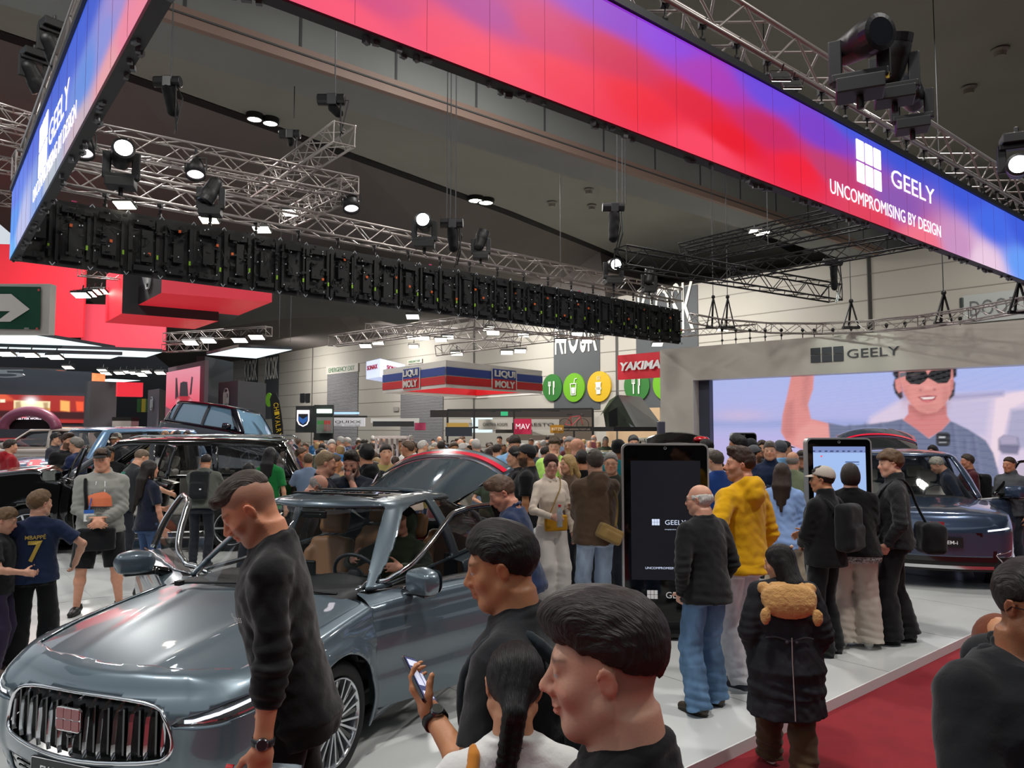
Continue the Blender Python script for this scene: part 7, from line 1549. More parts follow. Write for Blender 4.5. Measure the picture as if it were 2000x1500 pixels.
def suv(label,front,ang,z,D,M,opens=(),win=None,seats=None,tail=None,roofm=None,lamps=True,wheels=True,clad=True,plate=None,gl=None,spokes=5,rails=False,strip=False,drl=None,front_doors=None):
 car=Car(D);root=place_car(label,front,ang,z=z);L,W,H=D['L'],D['W'],D['cabin'][6];b=D['zbelt'][1][2];ws,x1,hb,rt0,rt1,hr,_=D['cabin'];bp=D.get('bp',2.85)
 fw=[(ws+.42,b+.04),(rt0+.22,H-.13),(bp-.07,H-.105),(bp-.04,b+.05)];rw=[(bp+.05,b+.05),(bp+.03,H-.105),(bp+.90,H-.125),(bp+.98,b+.07)];qw=[(bp+1.06,b+.08),(bp+1.0,H-.13),(rt1-.02,H-.16),(x1-.34,b+.12)]
 sw={}
 for sd in(-1,1):sw['fw%d'%sd]=(fw,sd);sw['rw%d'%sd]=(rw,sd);sw['qw%d'%sd]=(qw,sd)
 xf=D['wheels'][0]+D['arch']+.06;fp=[(xf,.32),(xf-.04,.6),(xf,b+.3),(bp,b+.3),(bp,.32)];xr=D['wheels'][1]-D['arch'];rp=[(bp+.02,.32),(bp+.02,b+.3),(xr+.50,b+.3),(xr+.42,.85),(xr+.12,.62),(xr-.02,.32)]
 doors={}
 for o in opens:doors['%s%d'%(o[0],o[1])]=((fp if o[0]=='front' else rp),o[1])
 P_=shell_parts(root,car,M,D,sw,doors,roofm=roofm,rearglass=not tail,cladding=((0,L),(.42,.46))if clad else None)
 g=P_['glass'];dg=gl or glassy('tinted_glass','#0c0f12',.62);link_mesh('windscreen',*g['windscreen'],glassy('cabin_glass','#1c2426',.22)if seats else dg,root,local=True,smooth=True)
 if not tail:link_mesh('rear_window',*g['rear_glass'],dg,root,local=True,smooth=True)
 op={(o[0],o[1]):o[2]for o in opens}
 for sd in(-1,1):
  for nm,key,pol,wp,hx in(('front','fw',fp,fw,xf-.02),('rear','rw',rp,rw,bp+.04)):
   if(nm,sd)in op:v,f=P_['%s%d'%(nm,sd)];swing_door(root,car,D,v,f,g['%s%d'%(key,sd)],sd,hx,math.radians(op[(nm,sd)]),M,pol,wp,mir=(ws+.55,(W/2+.10)*sd,b+.10)if nm=='front' else None,name=nm+'_door')
   else:
    link_mesh(nm+'_side_window',*g['%s%d'%(key,sd)],dg,root,local=True,smooth=True)
    if nm=='front':mirror(root,(ws+.55,(W/2+.10)*sd,b+.10),np.eye(3),M,sd,1.2)
  link_mesh('quarter_window',*g['qw%d'%sd],dg,root,local=True,smooth=True)
  if rails:m=MB();m.tube([(rt0+.35,sd*(hr-.02),H+.0),(rt0+.5,sd*(hr-.02),H+.05),(rt1-.1,sd*(hr-.02),H+.04),(rt1+.02,sd*(hr-.02),H-.03)],.02,6);m.build('roof_rail',CHR(),root,local=True,smooth=True)
  if wheels:
   for xc in D['wheels']:wheel(root,(xc,sd*(W/2-.12),D['wr_']),(0,sd,0),D['wr_'],.23,spokes=spokes,twin=False);mm=MB();mm.lathe([(D['arch'],0),(D['arch'],.26)],(xc,sd*(W/2-.28),D['wr_']),(0,sd,0),24);mm.lathe([(.001,0),(D['arch'],0)],(xc,sd*(W/2-.29),D['wr_']),(0,sd,0),24);mm.build('wheel_housing',TRIM(),root,local=True)
 V0=car.body(40,20)[0];q_=front_at(V0);hz=D['shoulder'][1][0]
 def band(name,y0,y1,za,zb,m_,off=.012,n=16,skew=0):
  V=[]
  for i in range(n+1):y=y0+(y1-y0)*i/n;k=skew*i/n;V+=[(q_(y,za+k)-off,y,za+k),(q_(y,zb+k)-off,y,zb+k)]
  mm=MB();mm.add(V,[(2*i,2*i+1,2*i+3,2*i+2)for i in range(n)]);return mm.build(name,m_,root,local=True,smooth=True)
 if lamps:
  for sd in(-1,1):band('headlamp',sd*.52,sd*(W/2-.10),hz-.10,hz-.01,mat('lamp_black','#0b0d10',.15,coat=1),skew=.02);band('light_guide',sd*.56,sd*(W/2-.11),hz-.045,hz-.025,mat('light_guide','#e8f2ff',.3,emit=1.5),.02,skew=.035)
  band('grille',-.50,.50,hz-.11,hz-.06,BLK());band('lower_grille',-.66,.66,.36,.50,BLK());band('skid_plate',-.62,.62,.27,.31,CHR())
  for sd in(-1,1):m=MB();pts=[(.84,hz-.28),(.64,.46),(.72,.36)];m.tube([(q_(sd*y,zz_)-.012,sd*y,zz_)for y,zz_ in dens2(pts,10)],.010,5);m.build('bumper_trim',CHR(),root,local=True,smooth=True)
 if plate:
  pz=.60;m=MB();c=np.array((q_(0,pz)-.03,0,pz));m.prism(rrect(.54,.13,.01),c,(0,-1,0),(0,0,1),.012);po=m.build('number_plate',mat('plate_black','#141518',.4),root,local=True);m=MB();put_text(m,plate,c+np.array((-.012,0,0)),(0,-1,0),(0,0,1),.42,.045,.003,bold=.012);m.build('lettering',mat('plate_white'),po,local=True)
  m=MB();c=np.array((q_(0,.82)-.02,0,.80));m.prism(rrect(.16,.09,.01),c,(0,-1,0),(0,0,1),.012);m.build('badge',mat('badge_red','#8c2c33',.25,coat=1),root,local=True)
 if seats:
  for y in(-.42,.42):seat_mesh(root,(2.30,y,b-.62),np.eye(3),seats);seat_mesh(root,(3.20,y,b-.60),np.eye(3),seats)
  s2=SDF();s2.bx((ws+.48,0,b-.10),(.28,W/2-.22,.10),None,rd=.07,k=.03);sdf_obj('dashboard',s2,.03,mat('dash_dark','#15171a',.6),root)
  m=MB();sc=np.array((ws+.80,-.40,b-.02));m.tube([sc+ry(-.42)@np.array((0,.18*math.cos(a),.18*math.sin(a)))for a in np.linspace(0,2*math.pi,25)[:-1]],.014,6,closed=True);m.build('steering_wheel',mat('wheel_leather','#2a3036',.45),root,local=True,smooth=True);m=MB();m.box((ws+.66,0,b+.02),(.02,.36,.2));m.build('touch_screen',BLK(),root,local=True)
  m=MB();m.box((L/2,0,.36),(L*.6,W-.4,.08));m.build('cabin_floor',mat('carpet_dark','#1a1a1c',.95),root,local=True)
 if tail:tailgate(root,rt1+.05,H-.05,*tail[0],M,**tail[1])
 return root
def emgrand_tail(root):
 root.children
 tailgate(root,3.40,1.425,1.02,1.42,.93,.22,math.radians(19),MATS['car_paint_grey_blue'],crown=.20,curve=.02,gcol='#48545c')
BLUE=paint('steel_blue','#3e4e66',.5,.25)
star=suv('dark blue SUV with cream seats facing the aisle, before the video wall',(5.31,9.36),math.radians(71.7),.08,suvD(4.7,1.88,1.66,.98,1.04),BLUE,opens=(('front',-1,58),('front',1,50)),seats='#d8d6cc',tail=((1.15,1.35,.62,.50,math.radians(27)),dict(crown=.16,curve=.10)),plate='STARRAY EM-i')
BLKP=paint('black','#060607',.3,.16)
mpv=suv('long black people mover with its side doors open, behind the grey hoodie man',(-8.75,12.7),math.radians(8),.08,dict(suvD(5.3,1.98,1.84,1.34,1.18,wr=.38,wx=(.95,4.05),ws=1.15,rt0=2.0,rt1=4.85,box=.5),bp=2.75),BLKP,opens=(('front',-1,62),('rear',-1,64)),seats='#d4d2ca',clad=False,lamps=False,rails=True)
for y in(.86,):
 m=MB();m.box((3.2,y,.95),(1.0,.05,.55));m.box((4.2,y,1.0),(.7,.05,.6));m.build('far_door_lining',mat('lining_c9c6bd','#c9c6bd',.6),mpv,local=True,bevel=.03)
LB=paint('pale_blue','#6d8dae',.35,.25)
suv('pale blue off-roader with a dark red price board, at the left edge',(-10.6,15.3),math.radians(60),.25,dict(suvD(4.7,1.92,1.86,1.16,1.18,wr=.39,ws=1.25,rt0=1.75,rt1=4.3,box=1),bp=2.8),LB,opens=(('front',-1,50),),seats='#2a2b2e',lamps=False)
suv('cream white SUV with red tail lamp behind the pale blue off-roader',(-16.5,23.2),math.radians(-6),.5,suvD(4.6,1.88,1.62,.98,1.0),paint('cream','#b9aca2',.2,.3),lamps=False,wheels=True)
tilt=suv('dark four-wheel drive tilted nose-down on a display ramp',(-6.9,21.5),math.radians(180-14),.45,dict(suvD(4.3,1.9,1.92,1.12,1.2,wr=.42,ws=1.2,rt0=1.75,rt1=3.9,box=1),bp=2.7),paint('midnight','#0e1020',.4,.2),gl=glassy('blue_reflection_glass','#6f92ac',.85),lamps=False)  # window colour has a pale blue reflection painted into it
tilt.rotation_euler=(math.radians(6),math.radians(-7),math.radians(180-14));tilt.location=(-6.3,21.5,.55)
m=MB();m.box((2.1,0,-.22),(4.4,2.2,.3));m.build('display_ramp',mat('ramp_grey','#3a3c40',.6),tilt,local=True)
dk=suv('black SUV with raised tailgate behind the dark totem',(2.6,10.9),math.radians(73),.08,suvD(4.6,1.86,1.60,.95,1.0),BLKP,clad=False,tail=((1.1,1.3,.55,.5,math.radians(24)),dict(crown=.14,curve=.06)),lamps=False)if 0 else None
tn=suv('tan four-wheel drive carrying a rooftop tent, in the crowd',(4.75,19.4),math.radians(95),0,dict(suvD(4.6,1.9,1.82,1.1,1.16,wr=.42,ws=1.2,rt0=1.7,rt1=4.2,box=1),bp=2.8),paint('sand','#8f8570',.2,.4))
rc_=suv('red and white sports car low in the crowd',(.9,16.4),0,0,dict(suvD(4.4,1.85,1.32,.82,.86,wr=.34,ws=1.3,rt0=2.1,rt1=3.4),bp=2.7),paint('signal_red','#a01018',.3,.2))
suv('silver green hatchback roof glimpsed between the heads',(-.3,18.5),0,0,suvD(4.3,1.8,1.52,.92,.96),paint('silver_green','#6f7f7a',.5,.25),lamps=False)
suv('dark red sports car behind the pale blue off-roader',(-14,25.1),math.radians(176),.5,dict(suvD(4.3,1.85,1.28,.84,.86,wr=.34,ws=1.3,rt0=2.1,rt1=3.4),bp=2.7),paint('deep_red','#8c1420',.4,.2),lamps=False)
t=suv('black hatchback with raised tailgate and red lamp, behind the dark totem',(3.35,8.95),math.radians(60),.08,suvD(4.2,1.8,1.55,.90,.95),BLKP,clad=False,tail=((1.1,1.3,.50,.45,math.radians(30)),dict(crown=.14,curve=.05,lamp_=False)),lamps=False)
m=MB();m.sph((4.2,-.48,1.80),(.13,.16,.06));m.build('tail_lamp',mat('tail_red','#c00818',.2,emit=.6,ecol='#e01030',coat=1),t,local=True,smooth=True)
t.location=(2.6,10.9,.08);t.rotation_euler=(0,0,math.radians(80))
def tent():
 o=q(1240,838,21.5);t=thing('rooftop_tent','grey hard-shell rooftop tent raised in a wedge, on the tan four-wheel drive','tent',tuple(q(1236,836,21.0)))
 Z=lambda px,py,Y:q(px,py,Y);A=Z(1207,771,21);B=Z(1252,775,22.6);C_2=Z(1295,833,22.4);D_=Z(1242,836,20.6)
 n_=nrm(np.cross(B-A,D_-A));m=MB();m.add([A,B,C_2,D_,A+n_*.12,B+n_*.12,C_2+n_*.12,D_+n_*.12],[(0,1,2,3),(4,7,6,5),(0,4,5,1),(1,5,6,2),(2,6,7,3),(3,7,4,0)]);m.build('shell_lid',mat('tent_lid','#7b8084',.35,metal=.3),t)
 E=Z(1183,834,21.2);m=MB();m.add([A,D_,E+(0,0,-.02),Z(1178,805,21.2),Z(1190,785,21.1)],[(0,4,3,2,1)]);m.add([B,C_2,E+(.9,1.5,0),Z(1178,805,22.6)],[(0,1,2,3)]);m.add([A,B,Z(1178,805,22.6),Z(1178,805,21.2)],[(0,1,2,3)]);m.build('canvas',cloth('#3c4238','smooth'),t)
 m=MB();m.add([A+(-.02,-.03,0),Z(1178,806,21.1),Z(1172,812,20.9),Z(1190,782,20.9)],[(0,1,2,3)]);m.build('awning',cloth('#7f8f6e','smooth'),t)
 m=MB();m.add([Z(1207,795,20.95),Z(1212,830,20.95),Z(1190,833,20.95),Z(1188,805,20.95)],[(0,1,2,3)]);m.build('door_opening',mat('tent_dark','#0c0c0e',.9),t)
 m=MB();a=Z(1175,838,20.8);b=Z(1290,838,21.6);m.beam(a,b,1.3,.12);m.build('base_tray',RB,t)
 m=MB()
 for k in(.28,.68):p=A+(D_-A)*k+n_*.16;p2=B+(C_2-B)*k+n_*.16;m.beam(p,p2,.10,.06)
 m.build('cross_bars',RB,t)
 m=MB();c=(A+B+C_2+D_)/4;put_text(m,'THULE',c-n_*.02*-1-(0,.02,0),nrm(B-A),nrm(A-D_),.45,.09,.01,bold=.03);m.build('lettering',mat('print_white'),t)
tent()
def bike():
 c=q(1121,829,33);t=thing('bicycle','red road bicycle raised above the crowd, right of the stalls','bicycle',tuple(c));s=.78;P2=lambda x,z:c+np.array((x*s,0,z*s))
 for x,n_ in((-.50,'rear_wheel'),(.50,'front_wheel')):
  m=MB();m.tube([P2(x+.34*math.cos(a),.0+.34*math.sin(a))for a in np.linspace(0,2*math.pi,29)[:-1]],.016,6,closed=True)
  for i in range(14):a=2*math.pi*i/14;m.cyl(P2(x,0),P2(x+.33*math.cos(a),.33*math.sin(a)),.003,n=3)
  m.build(n_,mat('tyre_rubber'),t)
 m=MB()
 for a,b in(((-.50,0),(-.10,-.05)),((-.50,0),(-.20,.45)),((-.10,-.05),(-.22,.50)),((-.10,-.05),(.36,.42)),((-.20,.43),(.34,.48)),((.34,.50),(.50,0))):m.cyl(P2(*a),P2(*b),.018,n=6)
 m.build('frame',mat('bike_red','#a02028',.3),t);m=MB();m.tube([P2(.34,.50),P2(.36,.60),P2(.50,.58),P2(.52,.48)],.015,6);m.build('handlebar',RB,t);m=MB();m.box(P2(-.24,.56),(.24,.12,.05));m.build('saddle',RB,t)
 m=MB();p=P2(0,-.35);m.beam(p-(.8,0,0),p+(.8,0,0),.06,.05);m.cyl(p,(p[0],p[1],.05),.04);m.build('display_stand',RB,t)
bike()
t=thing('loudspeaker','tall slim black loudspeaker beside the white portal column','loudspeaker',tuple(q(1290,838,17)*np.array((1,1,0))));c=q(1291,838,17);m=MB();m.box((c[0],c[1],1.15),(.16,.2,2.2));m.build('column',mat('reveal_slate'),t,bevel=.02);m=MB();m.box((c[0],c[1],.04),(.4,.4,.08));m.build('base',RB,t)
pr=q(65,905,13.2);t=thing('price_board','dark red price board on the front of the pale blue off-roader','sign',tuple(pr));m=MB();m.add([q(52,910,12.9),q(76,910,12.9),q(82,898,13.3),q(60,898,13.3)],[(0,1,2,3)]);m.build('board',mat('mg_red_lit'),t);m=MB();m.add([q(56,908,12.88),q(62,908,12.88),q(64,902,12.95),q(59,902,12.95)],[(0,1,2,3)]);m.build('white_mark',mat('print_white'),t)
emgrand_tail(emg)
def who(px,py,Y,z0=.08):
 p=P(px,py,Y);return(p[0],p[1],z0),float(p[2])-z0
SK1,SK2,SK3,SK4='#cf9a7c','#c08565','#b07a55','#7a4e36'
def H_(p):return p
def project(I,pts,dirn,start=.5):
 d=nrm(dirn);X=np.array(pts,float)-d*start;prof=I['prof']
 for _ in range(40):X=X+d*np.maximum(I['topf'](X),-.01)[:,None]*.8
 return X
_person=person
def person(label,loc,yaw,H,**k):
 I=_person(label,loc,yaw,H,**k);tp=dict(th=.016,hem=-.10,loose=0.0);tp.update(k.get('top',{}));pt=np.array(FEM if k.get('fem')else MALE);w=k.get('w',1);pt[:,1:3]*=w;b_=k.get('belly',0)
 if b_:pt[:,2]+=b_*np.exp(-((pt[:,0]-.12)/.16)**2);pt[:,3]+=b_*.7*np.exp(-((pt[:,0]-.12)/.16)**2)
 pt[:,1:3]+=np.interp(pt[:,0],[-.2,.1,.4,.5],[tp['loose'],tp['loose'],tp['loose']*.3,0])[:,None];pt[:,1:3]+=(.010*np.clip((.12-pt[:,0])/.12,0,1))[:,None]
 s=SDF();s.loft(pt,I['pel'],I['Rt'],off=tp['th']+.006,z0=-.3,z1=.62,k=0);I['topf']=s;I['prof']=pt;return I
def print_on(I,txt,c,x,w,h,d,col,name='print',bold=.01,off=.010,emit=0):
 V,F=textmesh(txt,bold=bold);T=I['T'];R=I['Rt'];x=nrm(x);V3=np.array([T(np.array(c)+x*a*w+np.array((0,0,1))*b*h)for a,b,_ in V]);X=project(I,V3,R@np.array(d))-R@nrm(d)*off;return link_mesh(name,X,F,mat('ink_'+col.strip('#'),col,.6),I['root'],local=True)
def patch_on(I,poly,c,x,d,col,name='print',off=.007,n=10,m_=None):
 T=I['T'];R=I['Rt'];x=nrm(x);poly=np.array(poly,float);lo,hi=poly.min(0),poly.max(0);g=[(a,b)for a in np.linspace(lo[0],hi[0],n)for b in np.linspace(lo[1],hi[1],n)];A=np.array(g);F=[(i*n+j,(i+1)*n+j,(i+1)*n+j+1,i*n+j+1)for i in range(n-1)for j in range(n-1)]
 V3=np.c_[A,np.zeros(len(A))];sd=polysd(poly,A[:,0],A[:,1]);V2,I2,_=cut(V3,F,sd-1e-6);V2,I2=compact(V2,I2);X=np.array([T(np.array(c)+x*a+np.array((0,0,1))*b)for a,b,_ in V2]);X=project(I,X,R@np.array(d))-R@nrm(d)*off;return link_mesh(name,X,I2,m_ or mat('ink_'+col.strip('#'),col,.7),I['root'],local=True)
def hide(I,pts):return[I['T'](p)for p in pts]
def pack(I,c,label,s=1.0,logo=None):
 T=I['T'];Rt=I['Rt'];r=I['root'];t=thing('backpack',label,'backpack',tuple(r.location),r.rotation_euler[2]);t.scale=r.scale;sd=SDF()
 sd.bx(T((0,-.235,1.20)),np.array((.145,.085,.22))*s,Rt,rd=.06,k=.02);sd.bx(T((0,-.30,1.12)),np.array((.115,.045,.11))*s,Rt,rd=.03,k=.012);sd.fn(lambda X:(.004*vnoise(X,22,3)).astype(np.float32),'+')
 b=sdf_obj('bag',sd,.014,cloth(c,'smooth'),t)
 for x in(-1,1):slung('shoulder_strap','',I,[(x*.10,-.15,1.37),(x*.105,-.07,1.442),(x*.108,.02,1.442),(x*.12,.108,1.35),(x*.135,.118,1.22),(x*.16,.06,1.10)],.036,cloth(c,'smooth'),t)
 if logo:m=MB();m.box(T((.05,-.348,1.12)),(.03,.004,.022),Rt);m.build('tag',mat('print_white'),t,local=True)
 return t
loc,H=who(566,919,2.92);H=1.86
I=person('person in black sweater and trousers with a faded mohawk, looking down beside the sedan',(loc[0]+.03,loc[1],.08),103,H,h=.0062,skin='#c98866',hair=('mohawk','#33281f'),face=dict(scalp=.6,scalpc='#5f4a3f',beard=.5,brow=1.1,nose=1.02),w=1.0,hs=1.0,lean=11,head=(2,24,0),arms=(((-.27,.10,.86),(-.9,-1,0)),((.26,.08,.86),(1,-.8,0))),top=dict(c='#0c0c0d',sleeve='push',hem=-.16,fold=.006,th=.018),bottom=dict(c='#0b0b0c',kind='knit',loose=.03,fold=.008),shoes='#111111',curl=(.75,.6),grip=(.5,.2),feet=((-.11,.12,0),(.11,-.10,0)),cat='person')
print_on(I,'BOSS',(-.075,.10,1.27),(-1,0,0),.05,.014,(0,-1,0),'#b8b8b4')
print_on(I,'BOSS',(-.115,.10,1.26),(-.8,-.6,0),.06,.017,(.5,-.8,0),'#b8b8b4')
def watch(I,k,lab,col='#1a1a1c',face='#2a2c30',r=.034):
 A,E,W=I['arm'][k];d=nrm(W-E);c=W-d*.022;root=I['root'];t=thing('wristwatch',lab,'watch',tuple(root.location),root.rotation_euler[2]);t.scale=root.scale
 m=MB();m.lathe([(r,-.012),(r+.004,-.010),(r+.004,.010),(r,.012)],c,d,24);m.build('strap',mat('strap_'+col.strip('#'),col,.5),t,local=True,smooth=True)
 o=nrm(np.cross(d,(0,1,.3)));o=o*(-1 if o[0]*(-1 if k==0 else 1)<0 else 1);m=MB();m.lathe([(.001,.010),(.017,.010),(.020,.006),(.020,-.004)],c+o*r,o,24);m.build('watch_case',mat('watch_steel','#6a6c70',.25,metal=.9),t,local=True);m=MB();m.lathe([(.001,.0108),(.015,.0108)],c+o*r,o,24);m.build('dial',mat('dial_'+face.strip('#'),face,.2),t,local=True)
watch(I,0,'round steel wristwatch on the hanging arm of the man in the black sweater')
def bottle(I,k,lab,capc='#d01c24',body='#9fb0b8',up=None,s=1.0):
 A,E,W=I['arm'][k];d=nrm(W-E)if up is None else nrm(up);root=I['root'];t=thing('drink_bottle',lab,'bottle',tuple(root.location),root.rotation_euler[2]);t.scale=root.scale;fd=nrm(W-E);c=W+fd*.085+np.cross(fd,(0,0,1)if abs(fd[2])<.9 else(0,1,0))*.0;ax=np.array(up if up is not None else(0,1,.25));ax=nrm(ax);c=c+np.array((0,0,0))
 m=MB();m.lathe([(.001,-.13),(.030,-.13),(.032,-.11),(.030,-.02),(.032,.02),(.026,.05),(.013,.075),(.013,.09)],c+I.get('boff',np.zeros(3)),ax,20);m.build('bottle_body',mat('bottle_clear',body,.08,alpha=.55,spec=.8),t,local=True,smooth=True)
 m=MB();m.lathe([(.016,.085),(.017,.108),(.001,.110)],c+I.get('boff',np.zeros(3)),ax,20);m.build('bottle_cap',mat('cap_'+capc.strip('#'),capc,.4),t,local=True);return t
I['boff']=np.array((.03,.0,.0));bottle(I,0,'small water bottle with red cap held by the man in the black sweater',up=(.1,.9,.12))
loc,H=who(1010,1021,2.27,0)
I=person('person in black t-shirt with thick black hair, holding a phone, seen from behind the shoulder',(loc[0]+.02,loc[1],0),76,1.80,h=.0062,skin='#b97f58',hair=('thick','#15130f',.9),face=dict(brow=1,nose=.96),w=1.02,head=(14,8,0),lean=4,arms=(((-.12,.22,1.235),(-.7,-.5,-1)),((.22,.18,.95),(1,-.8,0))),wristdir=((0.15,.55,.72),None),palm=((.3,-.8,.5),None),top=dict(c='#15171a',sleeve='short',hem=-.14,th=.02,loose=.015),bottom=dict(c='#1d1f24',kind='denim',loose=.015),shoes='#222222',curl=(.55,.5),grip=(.6,.1))
watch(I,0,'chunky black digital watch on the raised wrist of the man with the phone','#121210','#3a3d38',.033)
A,E,W=I['arm'][0];t=thing('mobile_phone','dark phone with a lit page, held in the hand of the black-haired man','phone',tuple(I['root'].location),I['root'].rotation_euler[2]);t.scale=I['root'].scale
Dm=nrm(I['Rt']@np.array((.15,.55,.72)));Nn=nrm(np.cross(Dm,I['Rt']@np.array((1,.15,0))));
if Nn[1]>0:Nn=-Nn
c=W+Dm*.095+Nn*.022;xw=nrm(np.cross(Dm,Nn));Dp=nrm(Dm+xw*.30);xw=nrm(np.cross(Dp,Nn));m=MB();m.prism(rrect(.074,.155,.012),c-Nn*.004,xw,Dp,.008);m.build('phone_body',mat('phone_black','#0b0b10',.2,coat=1),t,local=True,bevel=.001)
zn=nrm(np.cross(xw,Dp));s_=1 if zn@Nn>0 else-1;cc=c+Nn*.0055;m=MB();m.add([cc+xw*a+Dp*b for a,b in rrect(.066,.145,.008)],[tuple(range(24))]);m.build('phone_screen',mat('phone_lit','#3d4468',.3,emit=.7),t,local=True)
m=MB()
for a,b,w_,h_ in((0,.052,.058,.022),(-.012,.004,.034,.056),(.018,-.004,.016,.05),(0,-.052,.05,.02)):m.add([cc+Nn*.001+xw*(a+dx*w_/2)+Dp*(b+dy*h_/2)for dx,dy in((-1,-1),(1,-1),(1,1),(-1,1))],[(0,1,2,3)])
m.build('screen_tiles',mat('phone_tile','#c9cde0',.3,emit=.8),t,local=True)
pack(I,'#1b2226','dark teal and black backpack worn by the man holding the phone')
loc,H=who(1003,1262,1.92,0)
I=person('person with glossy black hair in a long braid and white top, foreground',(loc[0],loc[1],0),4,1.52,h=.0062,fem=True,skin='#c08a68',hair=('braid','#100d0c',1,(-.18,-.12,-1)),hs=1.08,head=(0,14,6),lean=5,arms=('clasp','hold'),top=dict(c='#d9d8d4',sleeve='short',collar='crew',hem=-.1),bottom=dict(c='#22242c'),shoes='#333333')
m=SDF();T=I['T'];m.fn(lambda X:(np.sqrt((np.sqrt((X[:,0]-T((0,-.018,1.485))[0])**2+((X[:,1]-T((0,-.018,1.485))[1]))**2)-.066)**2+((X[:,2]-T((0,-.018,1.485))[2])*1.0)**2)-.010).astype(np.float32));V,F=nets(m,T((-.12,-.14,1.44)),T((.12,.10,1.54)),.007);link_mesh('collar',V,F,cloth('#17181c'),I['root'],local=True,smooth=True)
slung('shoulder_strap','',I,[(-.13,-.12,1.35),(-.115,-.06,1.455),(-.11,.04,1.44)],.035,cloth('#b9762c','smooth'))
I['boff']=np.array((0,0,.02));bottle(I,1,'small bottle of dark soft drink held by the girl with the braid','#e8e8e8','#3a1a14',up=(0,0,1))
loc,H=who(1185,1128,1.38,0)
I=person('person in plain black t-shirt with slicked-back dark hair and short sides, closest to the viewer',(loc[0]+.035,loc[1],0),72,1.775,h=.0058,skin='#cf9c82',hair=('slick','#231b17',.8),face=dict(scalp=.55,scalpc='#5a463c',beard=.18,brow=1.1,nose=1.02),w=1.08,head=(10,4,0),lean=2,arms=('relax','relax'),top=dict(c='#0e0f11',sleeve='short',hem=-.12,th=.018),bottom=dict(c='#202329'),shoes='#222222')
loc,H=who(2000,1096,2.05,0)
I=person('person in dark hooded jacket over a red shirt, cut by the right frame edge',(loc[0]+.01,loc[1],0),-168,1.73,h=.0064,skin='#8f5f42',hair=('short','#1c1815',.9),face=dict(brow=1,scalp=.6,scalpc='#4a3428'),w=1.22,arms=('relax','hold'),head=(2,4,0),top=dict(c='#16181b',kind='knit',collar='shirt',hem=-.2,th=.035),bottom=dict(c='#202329'),shoes='#222222')
patch_on(I,[(-.045,-.30),(.045,-.30),(.035,.15),(-.035,.15)],(0,.3,1.33),(-1,0,0),(0,-1,0),'#8c1e3e','red_shirt',off=.006);glasses(I,'#17171a')
m=SDF();T=I['T'];m.el(T((0,-.13,1.44)),(.10,.05,.07),I['Rt']@rx(.4),k=.03)
for x in(-1,1):m.rc(T((x*.085,-.06,1.48)),T((x*.06,.11,1.37)),.028,.022,k=.03)
V,F=nets(m,T((-.22,-.25,1.3)),T((.22,.2,1.6)),.009);link_mesh('hood',V,F,cloth('#1b1d20','smooth'),I['root'],local=True,smooth=True)
loc,H=who(1945,1185,3.0,0)
person('person in rust brown hooded top, half hidden behind the man at the right edge',loc,150,1.38,h=.014,skin=SK3,hair=('bald','#222222'),arms=('relax','relax'),lean=12,top=dict(c='#6b3a26',collar='hood',loose=.02,ex=lambda s,T:s.el(T((0,-.02,1.60)),(.115,.125,.145),k=.04)),bottom=dict(c='#222222'))
loc,H=who(1530,1066,4.5,0)
I=person('person, a girl with half-tied black hair in a charcoal coat with a teddy bear hood',(loc[0]+.015,loc[1]+.05,0),-8,1.37,h=.0085,fem=True,w=1.22,skin='#c99676',hair=('half','#15110f',.30,(.22,-.35,-1)),hs=1.14,head=(62,12,0),arms=('pocket','pocket'),top=dict(c='#27282c',kind='denim',hem=-.28,th=.045,loose=.03,coat=.50,fold=.007,name='coat'),bottom=dict(c='#4b3a26',kind='knit',loose=.035,fold=.010,over=.12),shoes='#d8d4cc',feet=((-.08,.30,0),(.09,-.10,0)),curl=(.6,.6))
T=I['T'];m=SDF();m.el(T((0,-.165,1.40)),(.20,.075,.11),I['Rt']@rx(.45),k=.03);m.el(T((0,-.205,1.33)),(.175,.065,.085),I['Rt']@rx(.3),k=.08)
for x in(-1,1):m.rc(T((x*.17,-.10,1.45)),T((x*.10,.10,1.42)),.045,.036,k=.03);m.el(T((x*.185,-.235,1.27)),(.038,.030,.062),k=.008)
m.rc(T((-.10,-.135,1.475)),T((.10,-.135,1.475)),.032,k=.03);m.fn(lambda X:(.003*vnoise(X,130)+.003*vnoise(X,60)).astype(np.float32),'+');V,F=nets(m,T((-.35,-.4,1.12)),T((.35,.25,1.65)),.008);link_mesh('bear_hood',V,F,cloth('#c9995f','fleece'),I['root'],local=True,smooth=True)
m=MB();S0=I['topf']
for a,b,nm,col in((1.10,.56,'zip','#8f8c88'),):
 zs=np.linspace(1.12,.54,14);m.tube([T((0,-.235-.055*np.clip((.95-z)/.4,0,1)-.004,z))for z in zs],.004,5)
m.build('back_zip',mat('zip_grey','#a5a19c',.4,metal=.5),I['root'],local=True);m=MB();m.tube([T((x,-.222+abs(x)*.35,1.10-.01*math.cos(x*30)))for x in np.linspace(-.17,.17,15)],.007,5);m.sph(T((-.035,-.235,1.085)),.012);m.sph(T((.035,-.235,1.085)),.012);m.build('waist_cord',cloth('#3a3a3e','smooth'),I['root'],local=True)
m=MB();m.sph(I['H']((.05,-.10,.095)),.013);m.sph(I['H']((.0,-.115,.10)),.014);m.build('hair_bobble',mat('bobble','#d8b08c',.4),I['root'],local=True)
loc,H=who(1375,957,5.45);
